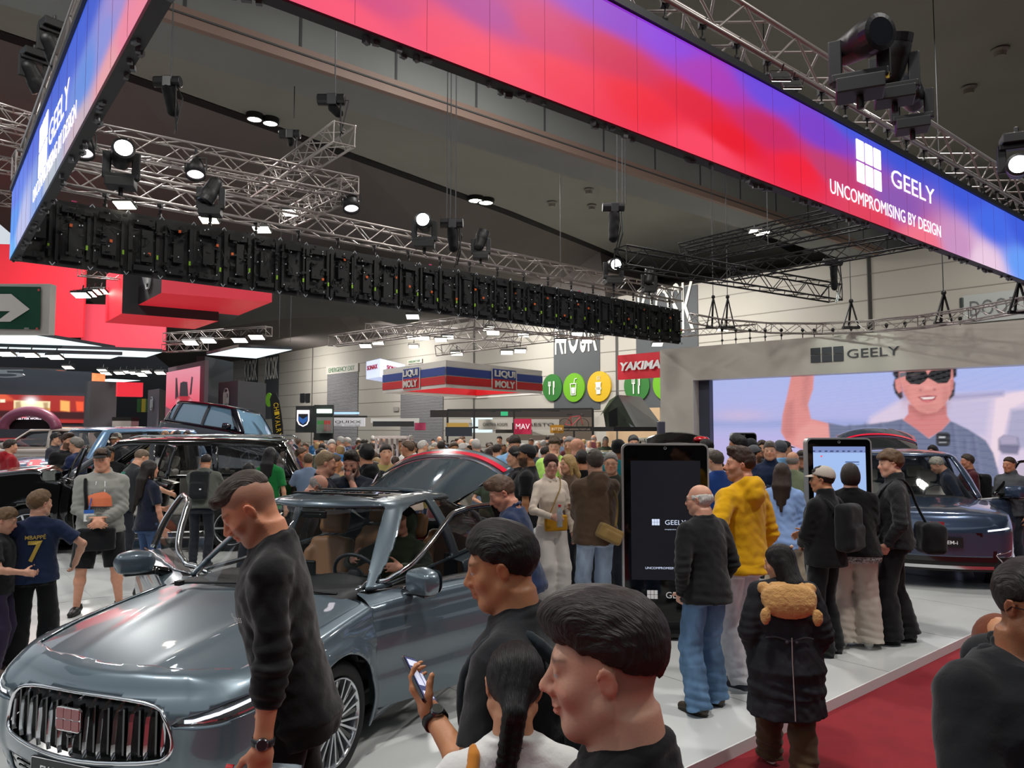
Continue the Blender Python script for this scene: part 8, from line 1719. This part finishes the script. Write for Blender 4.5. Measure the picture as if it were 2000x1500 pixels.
I=person('person with thin white hair, charcoal sweater and blue jeans, before the large dark totem',(loc[0],loc[1],.08),32,1.60,h=.0085,skin='#cf9a80',hair=('ring','#cfcbc4'),head=(28,2,0),w=1.13,belly=.04,arms=('pocket','pocket'),top=dict(c='#1d1f20',hem=-.12,loose=.02,fold=.006),bottom=dict(c='#5d7c9c',kind='denim',loose=.03,fold=.008,over=.12),shoes='#3c3226',sole='#2a241c',feet=((-.15,-.02,0),(.13,.06,0,-12)),curl=(.8,.8),lean=3);glasses(I,'#2a2a2c')
loc,H=who(1447,880,5.9)
I=person('person in bright yellow hoodie and white jeans, looking left',(loc[0],loc[1],.08),34,1.85,h=.0085,skin='#c68c70',hair=('quiff','#3a281e',.9),face=dict(beard=.45,brow=1.1,nose=1.03),head=(50,-2,0),w=1.08,arms=('hip','pocket'),top=dict(c='#d39f0a',collar='hood',hem=-.10,loose=.02,fold=.007,bump_hem=1),bottom=dict(c='#c4c4c8',kind='denim',loose=.02,fold=.008),shoes='#141c30',sole='#d8d8d4',feet=((-.10,.0,0),(.10,.22,0)))
loc,H=who(1527,900,7.7)
I=person('person with long brown hair, light blue shirt and beige trousers, left of the light totem',(loc[0],loc[1],.08),-30,1.66,h=.010,fem=True,skin='#c99a82',hair=('long','#33241c',.75),head=(8,0,0),arms=('clasp','relax'),top=dict(c='#8ba6d6',kind='smooth',collar='shirt',sleeve='push',hem=-.12,loose=.035,fold=.008),bottom=dict(c='#b3a48e',loose=.05),shoes='#eeeeee')
loc,H=who(1608,921,6.75)
I=person('person in beige baseball cap and black jacket, facing the light blue totem',(loc[0],loc[1],.08),38,1.66,h=.010,skin='#b98260',hair=('short','#1c1815'),head=(22,0,0),w=1.03,arms=('clasp','hold'),top=dict(c='#121315',kind='smooth',collar='high',hem=-.12,loose=.03),bottom=dict(c='#101113',loose=.03),shoes='#15161a');cap_hat(I,'#b5aca0');glasses(I,'#222222');pack(I,'#17191b','black and grey backpack on the man in the beige cap')
loc,H=who(1660,905,7.0)
I=person('person with dark bobbed hair, black sweater and cream trousers, at the light totem',(loc[0],loc[1],.08),-18,1.69,h=.010,fem=True,skin='#c99a82',hair=('bob','#2e2622'),w=1.18,arms=('clasp','clasp'),top=dict(c='#08090b',hem=-.08,loose=.045,fold=.006),bottom=dict(c='#c3b8aa',kind='smooth',loose=.055,fold=.008,over=.1),shoes='#d9d9d6',feet=((-.12,0,0),(.12,.03,0)))
m=SDF();pt=np.array(FEM);pt[:,1:3]*=1.18;m.loft(pt,I['pel'],I['Rt'],off=.055,z0=-.14,z1=-.05,k=0);m.fn(lambda X:(.006*vnoise(X,50)).astype(np.float32),'+');V,F=nets(m,I['T']((-.35,-.3,.75)),I['T']((.35,.3,.95)),.012)
link_mesh('floral_hem',V,F,mat('floral_cloth','#8a8a88',.9,var=(60,.95)),I['root'],local=True,smooth=True)
loc,H=who(1742,881,7.1)
I=person('person, a tall youth in charcoal jacket and black trousers with a shoulder bag, facing left',(loc[0],loc[1],.08),66,1.80,h=.010,skin='#d8a68c',hair=('fringe','#5d4630'),head=(18,4,0),w=.98,arms=('pocket','pocket'),top=dict(c='#26282a',kind='fleece',collar='high',hem=-.08,loose=.03,fold=.007),bottom=dict(c='#131417',loose=.045,fold=.006),shoes='#0b0b0d',feet=((-.09,.10,0),(.10,-.05,0)),curl=(.8,.8))
T=I['T'];t=thing('shoulder_bag','black soft shoulder bag hanging behind the youth in the charcoal jacket','bag',tuple(I['root'].location),I['root'].rotation_euler[2]);t.scale=I['root'].scale;m=SDF();m.bx(T((.10,-.30,.95)),(.14,.11,.14),rz(.3),rd=.06,k=.02);m.fn(lambda X:(.008*vnoise(X,20)).astype(np.float32),'+');sdf_obj('bag',m,.014,cloth('#101113','smooth'),t);slung('strap','',I,[(.10,-.28,1.05),(.06,-.19,1.25),(-.02,-.13,1.42),(-.09,-.04,1.485),(-.14,.10,1.38),(-.08,.17,1.2)],.022,cloth('#0c0d0f','smooth'),t)
loc,H=who(1076,884,8.3)
I=person('person in cream knit, white trousers, glasses and brown headscarf, holding a bottle',(loc[0],loc[1],.08),205,1.72,h=.010,fem=True,skin='#c08e78',hair=('pony','#3a2620'),head=(-18,4,0),w=.98,arms=('relax','hold'),top=dict(c='#cfc0b0',collar='shirt',hem=-.05,th=.014),bottom=dict(c='#d8cfc8',loose=.05),shoes='#cccccc');glasses(I,'#3a1c1c')
m=SDF();m.el(I['H']((0,-.02,.045)),(.088,.112,.098),I['Rh']);m.fn(lambda X:-(((X-I['hc'])@I['Rh']-np.array((0,.05,.06)))@nrm((0,-.35,.9))).astype(np.float32),'i',.004);sdf_obj('headscarf',m,.010,cloth('#3d2422','smooth'),I['root'])
I['boff']=np.array((0,0,.05));bottle(I,1,'clear bottle with red cap held by the woman in cream','#c02030',up=(0,0,1));t=thing('waist_bag','mustard yellow crossbody bag at the hip of the woman in cream','bag',tuple(I['root'].location),I['root'].rotation_euler[2]);m=SDF();m.bx(I['T']((.03,.165,.98)),(.13,.035,.085),rz(-.1),rd=.02);sdf_obj('bag',m,.010,cloth('#b07c14','smooth'),t);slung('strap','',I,[(.12,.15,1.02),(.05,.17,1.2),(-.05,.12,1.36),(-.11,-.02,1.47),(-.06,-.14,1.35)],.012,cloth('#8a6a30','smooth'),t)
loc,H=who(1162,882,7.5)
I=person('person in brown hooded jacket and pale jeans, back turned, arms folded',(loc[0],loc[1],.08),18,1.79,h=.010,skin='#b98a70',hair=('thick','#4b4138',.8),head=(-12,0,0),w=1.10,arms=('crossed','crossed'),top=dict(c='#5b4838',kind='knit',collar='hood',hem=-.10,loose=.03,fold=.007),bottom=dict(c='#9fb0c6',kind='denim',loose=.02),shoes='#555555')
T=I['T'];t=thing('sling_bag','tan canvas sling bag across the back of the man in the brown hood','bag',tuple(I['root'].location),I['root'].rotation_euler[2]);m=SDF();m.bx(T((.05,-.22,.98)),(.13,.06,.075),ry(.45),rd=.03);m.bx(T((.05,-.28,.96)),(.10,.03,.05),ry(.45),rd=.02);sdf_obj('bag',m,.010,cloth('#8f7444','smooth'),t);slung('strap','',I,[(.12,-.21,1.05),(.16,-.17,1.2),(.17,-.12,1.34),(.13,-.03,1.46)],.022,cloth('#7d653c','smooth'),t)
def mid(label,px,py,Y,yaw,h=.013,H=None,z0=.08,dx=0,**k):
 loc,hh=who(px,py,Y,z0);H=H or float(np.clip(hh,1.2,1.92));z=loc[2]if abs(H-hh)<.3 else loc[2];kw=dict(skin=SK1,hair=('short','#33271f'),top=dict(c='#24262c'),bottom=dict(c='#22252d'),shoes='#222222');kw.update(k);return person(label,(loc[0]+dx,loc[1],z0),yaw,H,h=h,**kw)
I=mid('person with grey hair and glasses smiling toward the man in the brown hood',1193,884,8.6,150,hair=('thick','#8c8884',.7),top=dict(c='#33352f',collar='shirt'),arms=('relax','relax'),head=(20,0,0));glasses(I,'#5a4a44')
I=mid('person in teal shirt and black cap, back turned, left of the dark totem',1208,862,9.6,-30,skin=SK4,hair=('short','#15120f'),top=dict(c='#0d6a72',kind='smooth',hem=-.14,loose=.02),H=1.86);cap_hat(I,'#0c0c0e')
I=mid('person in navy jacket looking down, standing behind the open driver door',1014,928,5.75,80,h=.0085,skin='#c48a72',hair=('quiff','#5c4636',.8),face=dict(nose=1.03,fat=.3,scalp=.5,scalpc='#6a5244'),hs=1.10,w=1.12,lean=12,head=(20,18,0),top=dict(c='#1d2c4c',kind='smooth',collar='shirt',hem=-.15,th=.03),arms=('relax','relax'),dx=.03)
I=mid('bearded person in grey cap and black t-shirt, facing left by the red car',1030,869,8.9,82,skin=SK3,hair=('short','#1a1512'),face=dict(beard=.95),head=(5,0,0),w=1.15,top=dict(c='#0e0f11',sleeve='short',loose=.03));cap_hat(I,'#3a3a3c')
I=mid('person in dark clothes half hidden in front of the bearded capped man',1008,874,9.3,90,hair=('thick','#1a1512'),top=dict(c='#1c1b1e'))
I=mid('person in light blue t-shirt and glasses, reading, in the crowd at centre',1003,838,11.2,200,H=1.92,hair=('thick','#2e241c',.8),head=(0,25,0),arms=('hold','hold'),w=1.15,top=dict(c='#7aa2c8',sleeve='short',loose=.03));glasses(I)
I=mid('person in neon green t-shirt with one arm raised to the face',1083,848,11,170,H=1.88,hair=('fringe','#4a3b26'),skin='#d8a688',arms=('face','relax'),top=dict(c='#b6e870',sleeve='short',loose=.03))
I=mid('person with wavy blonde hair, right of the woman in cream',1110,886,8.9,120,fem=True,hair=('long','#a98a58',.5),top=dict(c='#5a4638'))
I=mid('person in black t-shirt with short black hair, seen from behind',1137,880,9.1,10,hair=('thick','#17130f',.7),top=dict(c='#0e0f12'),skin=SK2)
I=mid('bald person in blue polo shirt pointing up to the right',1127,855,10.4,-70,hair=('bald','#888888'),face=dict(scalp=0),arms=('relax','point'),top=dict(c='#35507c',sleeve='short',collar='shirt',loose=.02),skin='#c98f74')
I=mid('person with grey hair and glasses behind the bald man in blue',1113,853,11.2,160,hair=('short','#8a8784'),top=dict(c='#2f4468'))
I=mid('person in black wool cap at the back, left of the dark totem',1237,850,12.5,180,hair=('short','#555555'),top=dict(c='#26262a'));cap_hat(I,'#3b3a3c',brim=False)
loc,H=who(201,884,8.25)
I=person('person in grey hoodie, black shorts and black cap, smiling, wearing a VIP pass',(loc[0],loc[1],.08),203,1.79,h=.0095,skin='#cf9478',hair=('short','#4a382c'),head=(-8,2,3),w=1.13,arms=('clasp','clasp'),face=dict(lips=np.array((.42,.14,.11))),top=dict(c='#85857f',kind='knit',collar='hood',hem=-.10,loose=.025,fold=.007),bottom=dict(c='#101114',kind='smooth',len='short',loose=.035),shoes='#141414',feet=((-.20,0,0,12),(.20,.02,0,-12)));cap_hat(I,'#0b0b0d')
patch_on(I,[(-.13,-.075),(.12,-.085),(.11,.02),(.05,.075),(-.04,.06),(-.12,.03)],(.0,.3,1.22),(-1,0,0),(0,-1,0),'#e27a52','orange_print');print_on(I,'MOTORS',(0,.3,1.115),(-1,0,0),.20,.022,(0,-1,0),'#2a2a2c','lettering');print_on(I,'NIKITA',(.0,.3,1.33),(-1,0,0),.12,.022,(0,-1,0),'#2a2a2c','lettering')if 0 else None
T=I['T']
for x in(-1,1):m=MB();m.tube([T((x*.04,.125,1.40)),T((x*.045,.158,1.30)),T((x*.04,.172,1.22))],.005,5);m.build('drawstring',mat('cord_white','#dadada',.7),I['root'],local=True)
slung('bag_strap','',I,[(.145,.10,1.42),(.135,.155,1.3),(.12,.175,1.15),(.13,.17,1.02)],.034,cloth('#0d0d0f','smooth'))
t=thing('lanyard_pass','white and blue VIP card hanging on the man in the grey hoodie','pass',tuple(I['root'].location),I['root'].rotation_euler[2]);m=MB();m.box(T((.09,.225,1.075)),(.095,.004,.12));m.build('card',mat('print_white'),t,local=True);m=MB();m.box(T((.09,.228,1.118)),(.095,.004,.038));m.build('blue_header',mat('pass_blue','#2f63b4',.5),t,local=True);m=MB();put_text(m,'VIP',T((.09,.229,1.065)),(-1,0,0),(0,0,1),.05,.025,.002);m.build('lettering',mat('ink_2a2a2c','#2a2a2c'),t,local=True);m=MB();m.tube([T((.09,.22,1.14)),T((.07,.165,1.3)),T((.05,.10,1.45))],.006,4);m.build('cord',mat('pass_blue'),t,local=True)
t=thing('carry_bag','flat black bag worn in front of the man in the grey hoodie','bag',tuple(I['root'].location),I['root'].rotation_euler[2]);m=SDF();m.bx(T((.02,.17,.81)),(.19,.045,.12),rd=.03);m.fn(lambda X:(.005*vnoise(X,20)).astype(np.float32),'+');sdf_obj('bag',m,.013,cloth('#121316','smooth'),t)
loc,H=who(76,966,6.4)
I=person('person, a boy in navy football shirt numbered 7, back turned',(loc[0],loc[1],.08),26,1.46,h=.0085,skin='#cf9a80',hair=('thick','#6b5238',.8),hs=1.10,head=(-50,0,0),w=.98,arms=(((-.33,.12,1.02),(-1,-.6,.3)),((.34,.10,1.00),(1,-.6,.3))),top=dict(c='#1b2744',kind='smooth',sleeve='short',hem=-.10,loose=.02,fold=.005),bottom=dict(c='#0c0d10',loose=.035),shoes='#d8d8d8',feet=((-.15,0,0),(.13,.02,0)))
print_on(I,'MBAPPE\u0301' if 0 else 'MBAPP\u00c9',(0,-.3,1.315),(1,0,0),.18,.050,(0,1,0),'#b99a3c','name_print',off=.018);print_on(I,'7',(0,-.3,1.17),(1,0,0),.125,.21,(0,1,0),'#b99a3c','number_print',bold=.02)
loc,H=who(4,990,6.2)
person('person, a small boy at the left edge beside the boy in football shirt',(loc[0],loc[1],.08),-75,1.34,h=.010,skin='#cf9a80',hair=('thick','#6b5238',.8),hs=1.1,head=(0,18,0),arms=('hold','hold'),top=dict(c='#141418',sleeve='short'),bottom=dict(c='#2a2038',loose=.03),shoes='#6a5a50')
I=mid('person with very long dark hair in a navy t-shirt, beside the open black people mover',292,897,9.0,-38,h=.011,fem=True,hair=('long','#1c1410',1.5),skin='#c98f74',w=1.05,top=dict(c='#141a2c',kind='smooth',sleeve='short',collar='shirt'),bottom=dict(c='#43587c',kind='denim'),arms=('hold','relax'))
I=mid('person in dark grey shirt with a green back print, leaning into the people mover',243,872,10.7,-42,h=.013,hair=('buzz','#6a5a4a'),lean=20,w=1.15,arms=('relax','reach'),top=dict(c='#26282a',sleeve='short',loose=.03));patch_on(I,[(-.08,-.16),(.08,-.16),(.08,.16),(-.08,.16)],(0,-.4,1.2),(1,0,0),(0,1,0),'#1f6a58','back_print')
I=mid('person in grey-green jacket leaning into the people mover at its rear door',396,884,10.9,8,h=.012,hair=('buzz','#2a2622'),skin=SK2,lean=16,w=1.1,arms=('reach','reach'),top=dict(c='#5c6058',loose=.03,hem=-.08));pack(I,'#1c1e21','dark grey backpack with a small white tag, on the person at the rear door',1.0,logo=1)
I=mid('person with long grey-black hair and green top, at the back of the people mover',528,872,10.8,-10,h=.012,fem=True,hair=('long','#221f20',1.0),top=dict(c='#1d7a3c',sleeve='short'));I=mid('person, a dark-haired child beside the people mover',486,903,10.4,-20,fem=True,hair=('bob','#15120f'),top=dict(c='#222222'),w=.9)
I=mid('bald person with glasses bending down behind the sedan roof',583,918,7.2,-80,h=.010,skin='#c78e78',hair=('ring','#8a8480'),head=(-5,32,0),lean=14,top=dict(c='#3a3c44',collar='shirt'),arms=('relax','relax'));glasses(I,'#33302e')
I=mid('person in navy polo with short fair hair talking to the right, behind the sedan',634,881,7.6,-72,h=.010,skin='#cf967c',hair=('buzz','#8a7458'),face=dict(scalp=.5,nose=1.03),w=1.1,top=dict(c='#131722',sleeve='short',collar='shirt',kind='smooth'))
I=mid('person in navy polo with curly dark hair and a beard, fist at the mouth',688,880,7.8,176,h=.010,skin='#c98f78',hair=('quiff','#241a12',1.0),face=dict(beard=.85,brow=1.2),head=(0,14,0),w=1.08,arms=('face','relax'),curl=(1.2,.5),top=dict(c='#18202e',sleeve='short',collar='shirt',kind='smooth',loose=.01))
I=mid('person in black hooded jacket with glossy black hair, right of the bearded man',716,868,8.5,35,hair=('thick','#0f0d0c',.9),skin=SK2,top=dict(c='#0f1014',collar='hood',loose=.02))
I=mid('person in red jacket with a cream hood, near the left frame edge',20,858,13.6,-40,hair=('short','#2e2620'),top=dict(c='#8e1620',kind='smooth',collar='hood',loose=.03));I=mid('large bearded person in black shirt beside the pale blue off-roader',132,846,13.2,-110,z0=.08,hair=('quiff','#3a281e'),face=dict(beard=.9),w=1.3,belly=.05,top=dict(c='#0e0e10',loose=.03))
I=mid('person with curly grey hair and navy jacket, left hand at the collar',150,855,13.0,95,hair=('thick','#77716a',1.2),w=1.1,top=dict(c='#1a2448',kind='smooth',loose=.03));glasses(I)
I=mid('moustached person in light cap behind the people mover',228,845,15.2,180,face=dict(beard=.8),skin=SK3,top=dict(c='#1c1c22'));cap_hat(I,'#8a867c');I=mid('person in sunglasses inside the pale blue off-roader opening',110,836,16.0,-90,top=dict(c='#33333a'));cap_hat(I,'#2a2a2c')
I=mid('person with dark cap behind the man in the grey hoodie',214,868,12.2,200,skin=SK3,top=dict(c='#141416'),H=1.72);cap_hat(I,'#0c0c0e')
for px,py,Y,hr,tc,lb in[(323,831,17,('long','#8a6a50',.3),'#18181c','long-haired person in black before the pink video wall'),(340,826,17.2,('bald','#999'),'#22222a','bald person with glasses before the pink video wall'),(346,838,16.4,('short','#1a1614'),'#141418','dark-haired person just right of the bald one, seen from behind'),(366,842,17.5,('long','#2a1c16',.3),'#2a2a30','person with dark shoulder hair at the foot of the pink wall')]:mid(lb,px,py,Y,180 if 'behind' not in lb else 0,h=.02,hair=hr,top=dict(c=tc),z0=.25,H=1.8)
I=mid('person in navy puffer jacket with folded arms, before the video wall',1503,864,10.2,160,h=.012,hair=('slick','#77706a',.6),arms=('crossed','crossed'),head=(0,-8,0),w=1.05,top=dict(c='#16233e',kind='smooth',collar='high',loose=.02,fold=.008))
I=mid('tall person in black top with thick black hair, behind the yellow hoodie',1442,853,9.6,60,hair=('thick','#12100e',1.1),skin=SK2,top=dict(c='#17181a',loose=.02),H=1.92,w=1.1);I=mid('person in grey-green t-shirt, flat cap and beard, before the video wall',1473,870,10.6,-80,hair=('short','#1a1612'),face=dict(beard=.9),skin=SK2,top=dict(c='#5f6b66',sleeve='short'));cap_hat(I,'#55565a')
for px,py,Y,yaw,hr,tc,cp,lb in[(1466,857,11.6,20,('short','#15120f'),'#1d1e22','#2a2b2e','person in black cap seen from behind, before the video wall'),(1488,860,11.9,170,('thick','#3a2a20',.6),'#2c2c30',None,'person with brown hair just left of the navy puffer jacket'),(1524,861,11.0,15,('thick','#5a5a5e',.7),'#6f9cc4','#4a4c52','person in light blue shirt and grey cap, back turned'),(1532,862,12.2,-90,('short','#15120f'),'#222226','#17181a','person in dark cap right of the light blue shirt'),(1548,881,9.4,-40,('ring','#8a827a'),'#7b8468',None,'balding person in olive shirt, left of the light totem'),(1566,880,10.5,160,('short','#33271f'),'#5d6458','#3a3a3c','person with a yellow-brimmed cap beside the light totem'),(1388,876,9.6,175,('short','#8a8680'),'#c9cdd4',None,'grey-haired person with glasses and white shirt, right of the dark totem'),(1399,880,8.9,20,('short','#4a4038'),'#1f4080',None,'person in royal blue top behind the yellow hoodie'),(1380,858,11.4,60,('short','#17130f'),'#17171a',None,'bearded person under the raised black tailgate')]:
 I=mid(lb,px,py,Y,yaw,h=.014,hair=hr,top=dict(c=tc,loose=.015))
 if cp:cap_hat(I,cp)
 if 'glasses' in lb:glasses(I)
I=mid('person with glasses behind the roof of the dark blue SUV',1822,870,13.2,120,hair=('thick','#17130f',.8),top=dict(c='#3a3c44'));glasses(I);I=mid('person in maroon shirt beside the dark blue SUV',1890,887,11.6,80,hair=('short','#3a3028'),skin='#b77c60',w=1.12,top=dict(c='#4a1a24',loose=.03));pack(I,'#0f1013','black backpack on the person in the maroon shirt')
I=mid('grey-haired person bending by the windscreen of the dark blue SUV',1882,915,10.9,60,hair=('thick','#8c8a80',.7),lean=30,top=dict(c='#1c2436',loose=.02),H=1.68);I=mid('person in grey vest over a light shirt at the right frame edge',1972,892,10.6,110,hair=('buzz','#3a2c22'),skin='#b98062',w=1.1,top=dict(c='#4a4c50',kind='smooth',collar='high',loose=.02))
a=math.radians(70);dv=np.array((math.cos(a),math.sin(a)));lf=np.array((math.sin(a),-math.cos(a)));p=np.array((-2.17,3.77))+dv*2.52+lf*.38
I=person('person in dark green hooded top sitting in the driver seat of the grey-blue sedan',(p[0],p[1],-.26),70+90,1.74,h=.012,skin='#b5806a',hair=('short','#1c1613'),seat=True,head=(0,12,0),lean=-14,feet=((-.12,.55,.30),(.12,.55,.30)),arms=(((-.22,.36,1.22),(-1,0,-.6)),((.16,.42,1.26),(1,0,-.6))),top=dict(c='#26301f',collar='hood',hem=-.04,ex=lambda s,T:s.el(T((0,-.03,1.615)),(.108,.118,.130),k=.03).el(T((0,.13,1.60)),(.07,.09,.105),k=.02,op='s')),bottom=dict(c='#1d1f22'),shoes='#222222')
CP=[]
def proto(k,**a):
 n0=len(bpy.data.objects);I=_person('x',(0,0,-50-k),0,1.75,**a);return I['root']
HRS=[('short','#2a211b','dark hair'),('thick','#5a4636','brown hair'),('ring','#9a948c','balding'),('long','#2e211b','long hair'),('bob','#a98a5c','fair bob'),('thick','#b4b0aa','white hair'),('pony','#3a2a20','ponytail'),('buzz','#4a3a2e','cropped hair')]
TOPS=[('#17181c','black'),('#2a3350','navy'),('#6d7d96','blue-grey'),('#8a8478','beige'),('#c9c6c0','white'),('#3f4a3a','dark green'),('#5a2a30','maroon'),('#4a4c50','charcoal'),('#7f9cc0','light blue'),('#8f8450','mustard'),('#2c6aa0','bright blue'),('#b9a79a','sand')]
PR=[]
for i,(st,c,nm)in enumerate(HRS):PR.append(proto(i,h=.021,skin=[SK1,SK2,SK1,SK2,SK1,SK1,SK3,SK3][i],hair=(st,c,.4 if st=='long' else.8),fem=st in('long','bob','pony'),w=[1.05,1.0,1.15,.98,1.0,1.08,.95,1.12][i],arms=[('relax','relax'),('hold','relax'),('pocket','pocket'),('relax','hold'),('hold','hold'),('clasp','clasp'),('relax','reach'),('crossed','crossed')][i],top=dict(c='#17181c',sleeve='short' if i%3==1 else 'long',loose=.02),bottom=dict(c=['#22252d','#3a4a66'][i%2],loose=.015),shoes='#26242a'))
rr=random.Random(11);placed=[];used={}
WH_=[(560,'by the people mover'),(640,'by the shield stand'),(720,'by the white fascia'),(800,'by the white table'),(880,'by the slate partition'),(960,'by the bright stall'),(1040,'by the crimson stall'),(1120,'by the bicycle'),(1200,'under the round signs'),(1300,'by the rooftop tent'),(1420,'by the video wall'),(3000,'at the far right')]
cnt=0;firstuse={}
def crowd(px,Y,zt=None,yaw=None,z0=0,k=None,tc=None):
 global cnt
 k=rr.randrange(8)if k is None else k;t_=TOPS[rr.randrange(12)if tc is None else tc];X=P(px,838,Y)[0]
 if any((X-a)**2+(Y-b)**2<.36**2 for a,b in placed)or any(a<X<b and c<Y<d for a,b,c,d in((.7,5.5,15.2,17.6),(-.6,4.2,17.4,19.6),(3.2,5.9,19.2,24.3),(1.6,4.4,10.6,15.3),(-11,-6,20.2,23.6),(-3.3,-.4,8,9.2))):return
 placed.append((X,Y));Hh=rr.uniform(1.60,1.88)if HRS[k][0]not in('long','bob','pony')else rr.uniform(1.56,1.72);r0=PR[k]
 if k not in firstuse:c=r0;firstuse[k]=1
 else:c=copy_tree(r0)
 c.location=(X,Y,z0);c.scale=(Hh/1.75,)*3;yw=yaw if yaw is not None else rr.choice([0,20,-30,90,-90,180,160,200,60,-60]);c.rotation_euler=(0,0,math.radians(yw))
 for ch in c.children:
  if ch.name.split('.')[0]in('t_shirt','sweater'):ch.material_slots[0].link='OBJECT';ch.material_slots[0].material=cloth(t_[0],'smooth')
 face_='facing away' if abs((yw+180)%360-180)<75 else('facing left' if 60<yw<130 else('facing right' if yw in(-90,-60)else 'facing this way'));wh=next(w_ for b,w_ in WH_ if px<b);dist='near' if Y<13 else('midway' if Y<18 else('far' if Y<24 else 'farthest'))
 lab='person, %s top, %s, %s, %s, %s'%(t_[1],HRS[k][2],face_,dist,wh);used.setdefault(lab,[]).append(c);c['label']=lab;c['category']='person';c['group']='visitors crowding the hall';cnt+=1
for Y,n,a,b in[(9.9,4,640,760),(11.2,9,640,990),(12.6,12,600,1000),(14,16,580,1240),(15.6,20,570,1260),(17.4,24,560,1290),(19.4,28,560,1290),(21.6,30,560,1280),(24,32,560,1280),(26.6,32,620,1240),(29,30,640,1200)]:
 for i in range(n):crowd(a+(b-a)*(i+.5)/n+rr.uniform(-14,14),Y+rr.uniform(-.6,.6))
for px,Y in[(283,18),(291,17.2),(298,18.4),(306,17.6),(312,18.6),(375,18),(383,19),(560,18.5),(270,19),(258,18.2),(1310,13),(1330,12.6),(1345,13.4)]:crowd(px,Y,z0=.2 if px<400 else 0)
ORD='first second third fourth fifth sixth seventh eighth ninth tenth eleventh twelfth thirteenth fourteenth fifteenth sixteenth seventeenth eighteenth nineteenth twentieth twenty-first twenty-second twenty-third twenty-fourth twenty-fifth twenty-sixth twenty-seventh twenty-eighth twenty-ninth thirtieth'.split()
byl={}
for o in COL.objects:
 if o.parent is None and 'label' in o.keys()and 'group' in o.keys():byl.setdefault(o['label'],[]).append(o)
for lab,os_ in byl.items():
 if len(os_)>1:
  os_.sort(key=lambda o:o.location[0]/o.location[1])
  for i,o in enumerate(os_):o['label']=lab+', '+ORD[min(i,29)]+' from left'
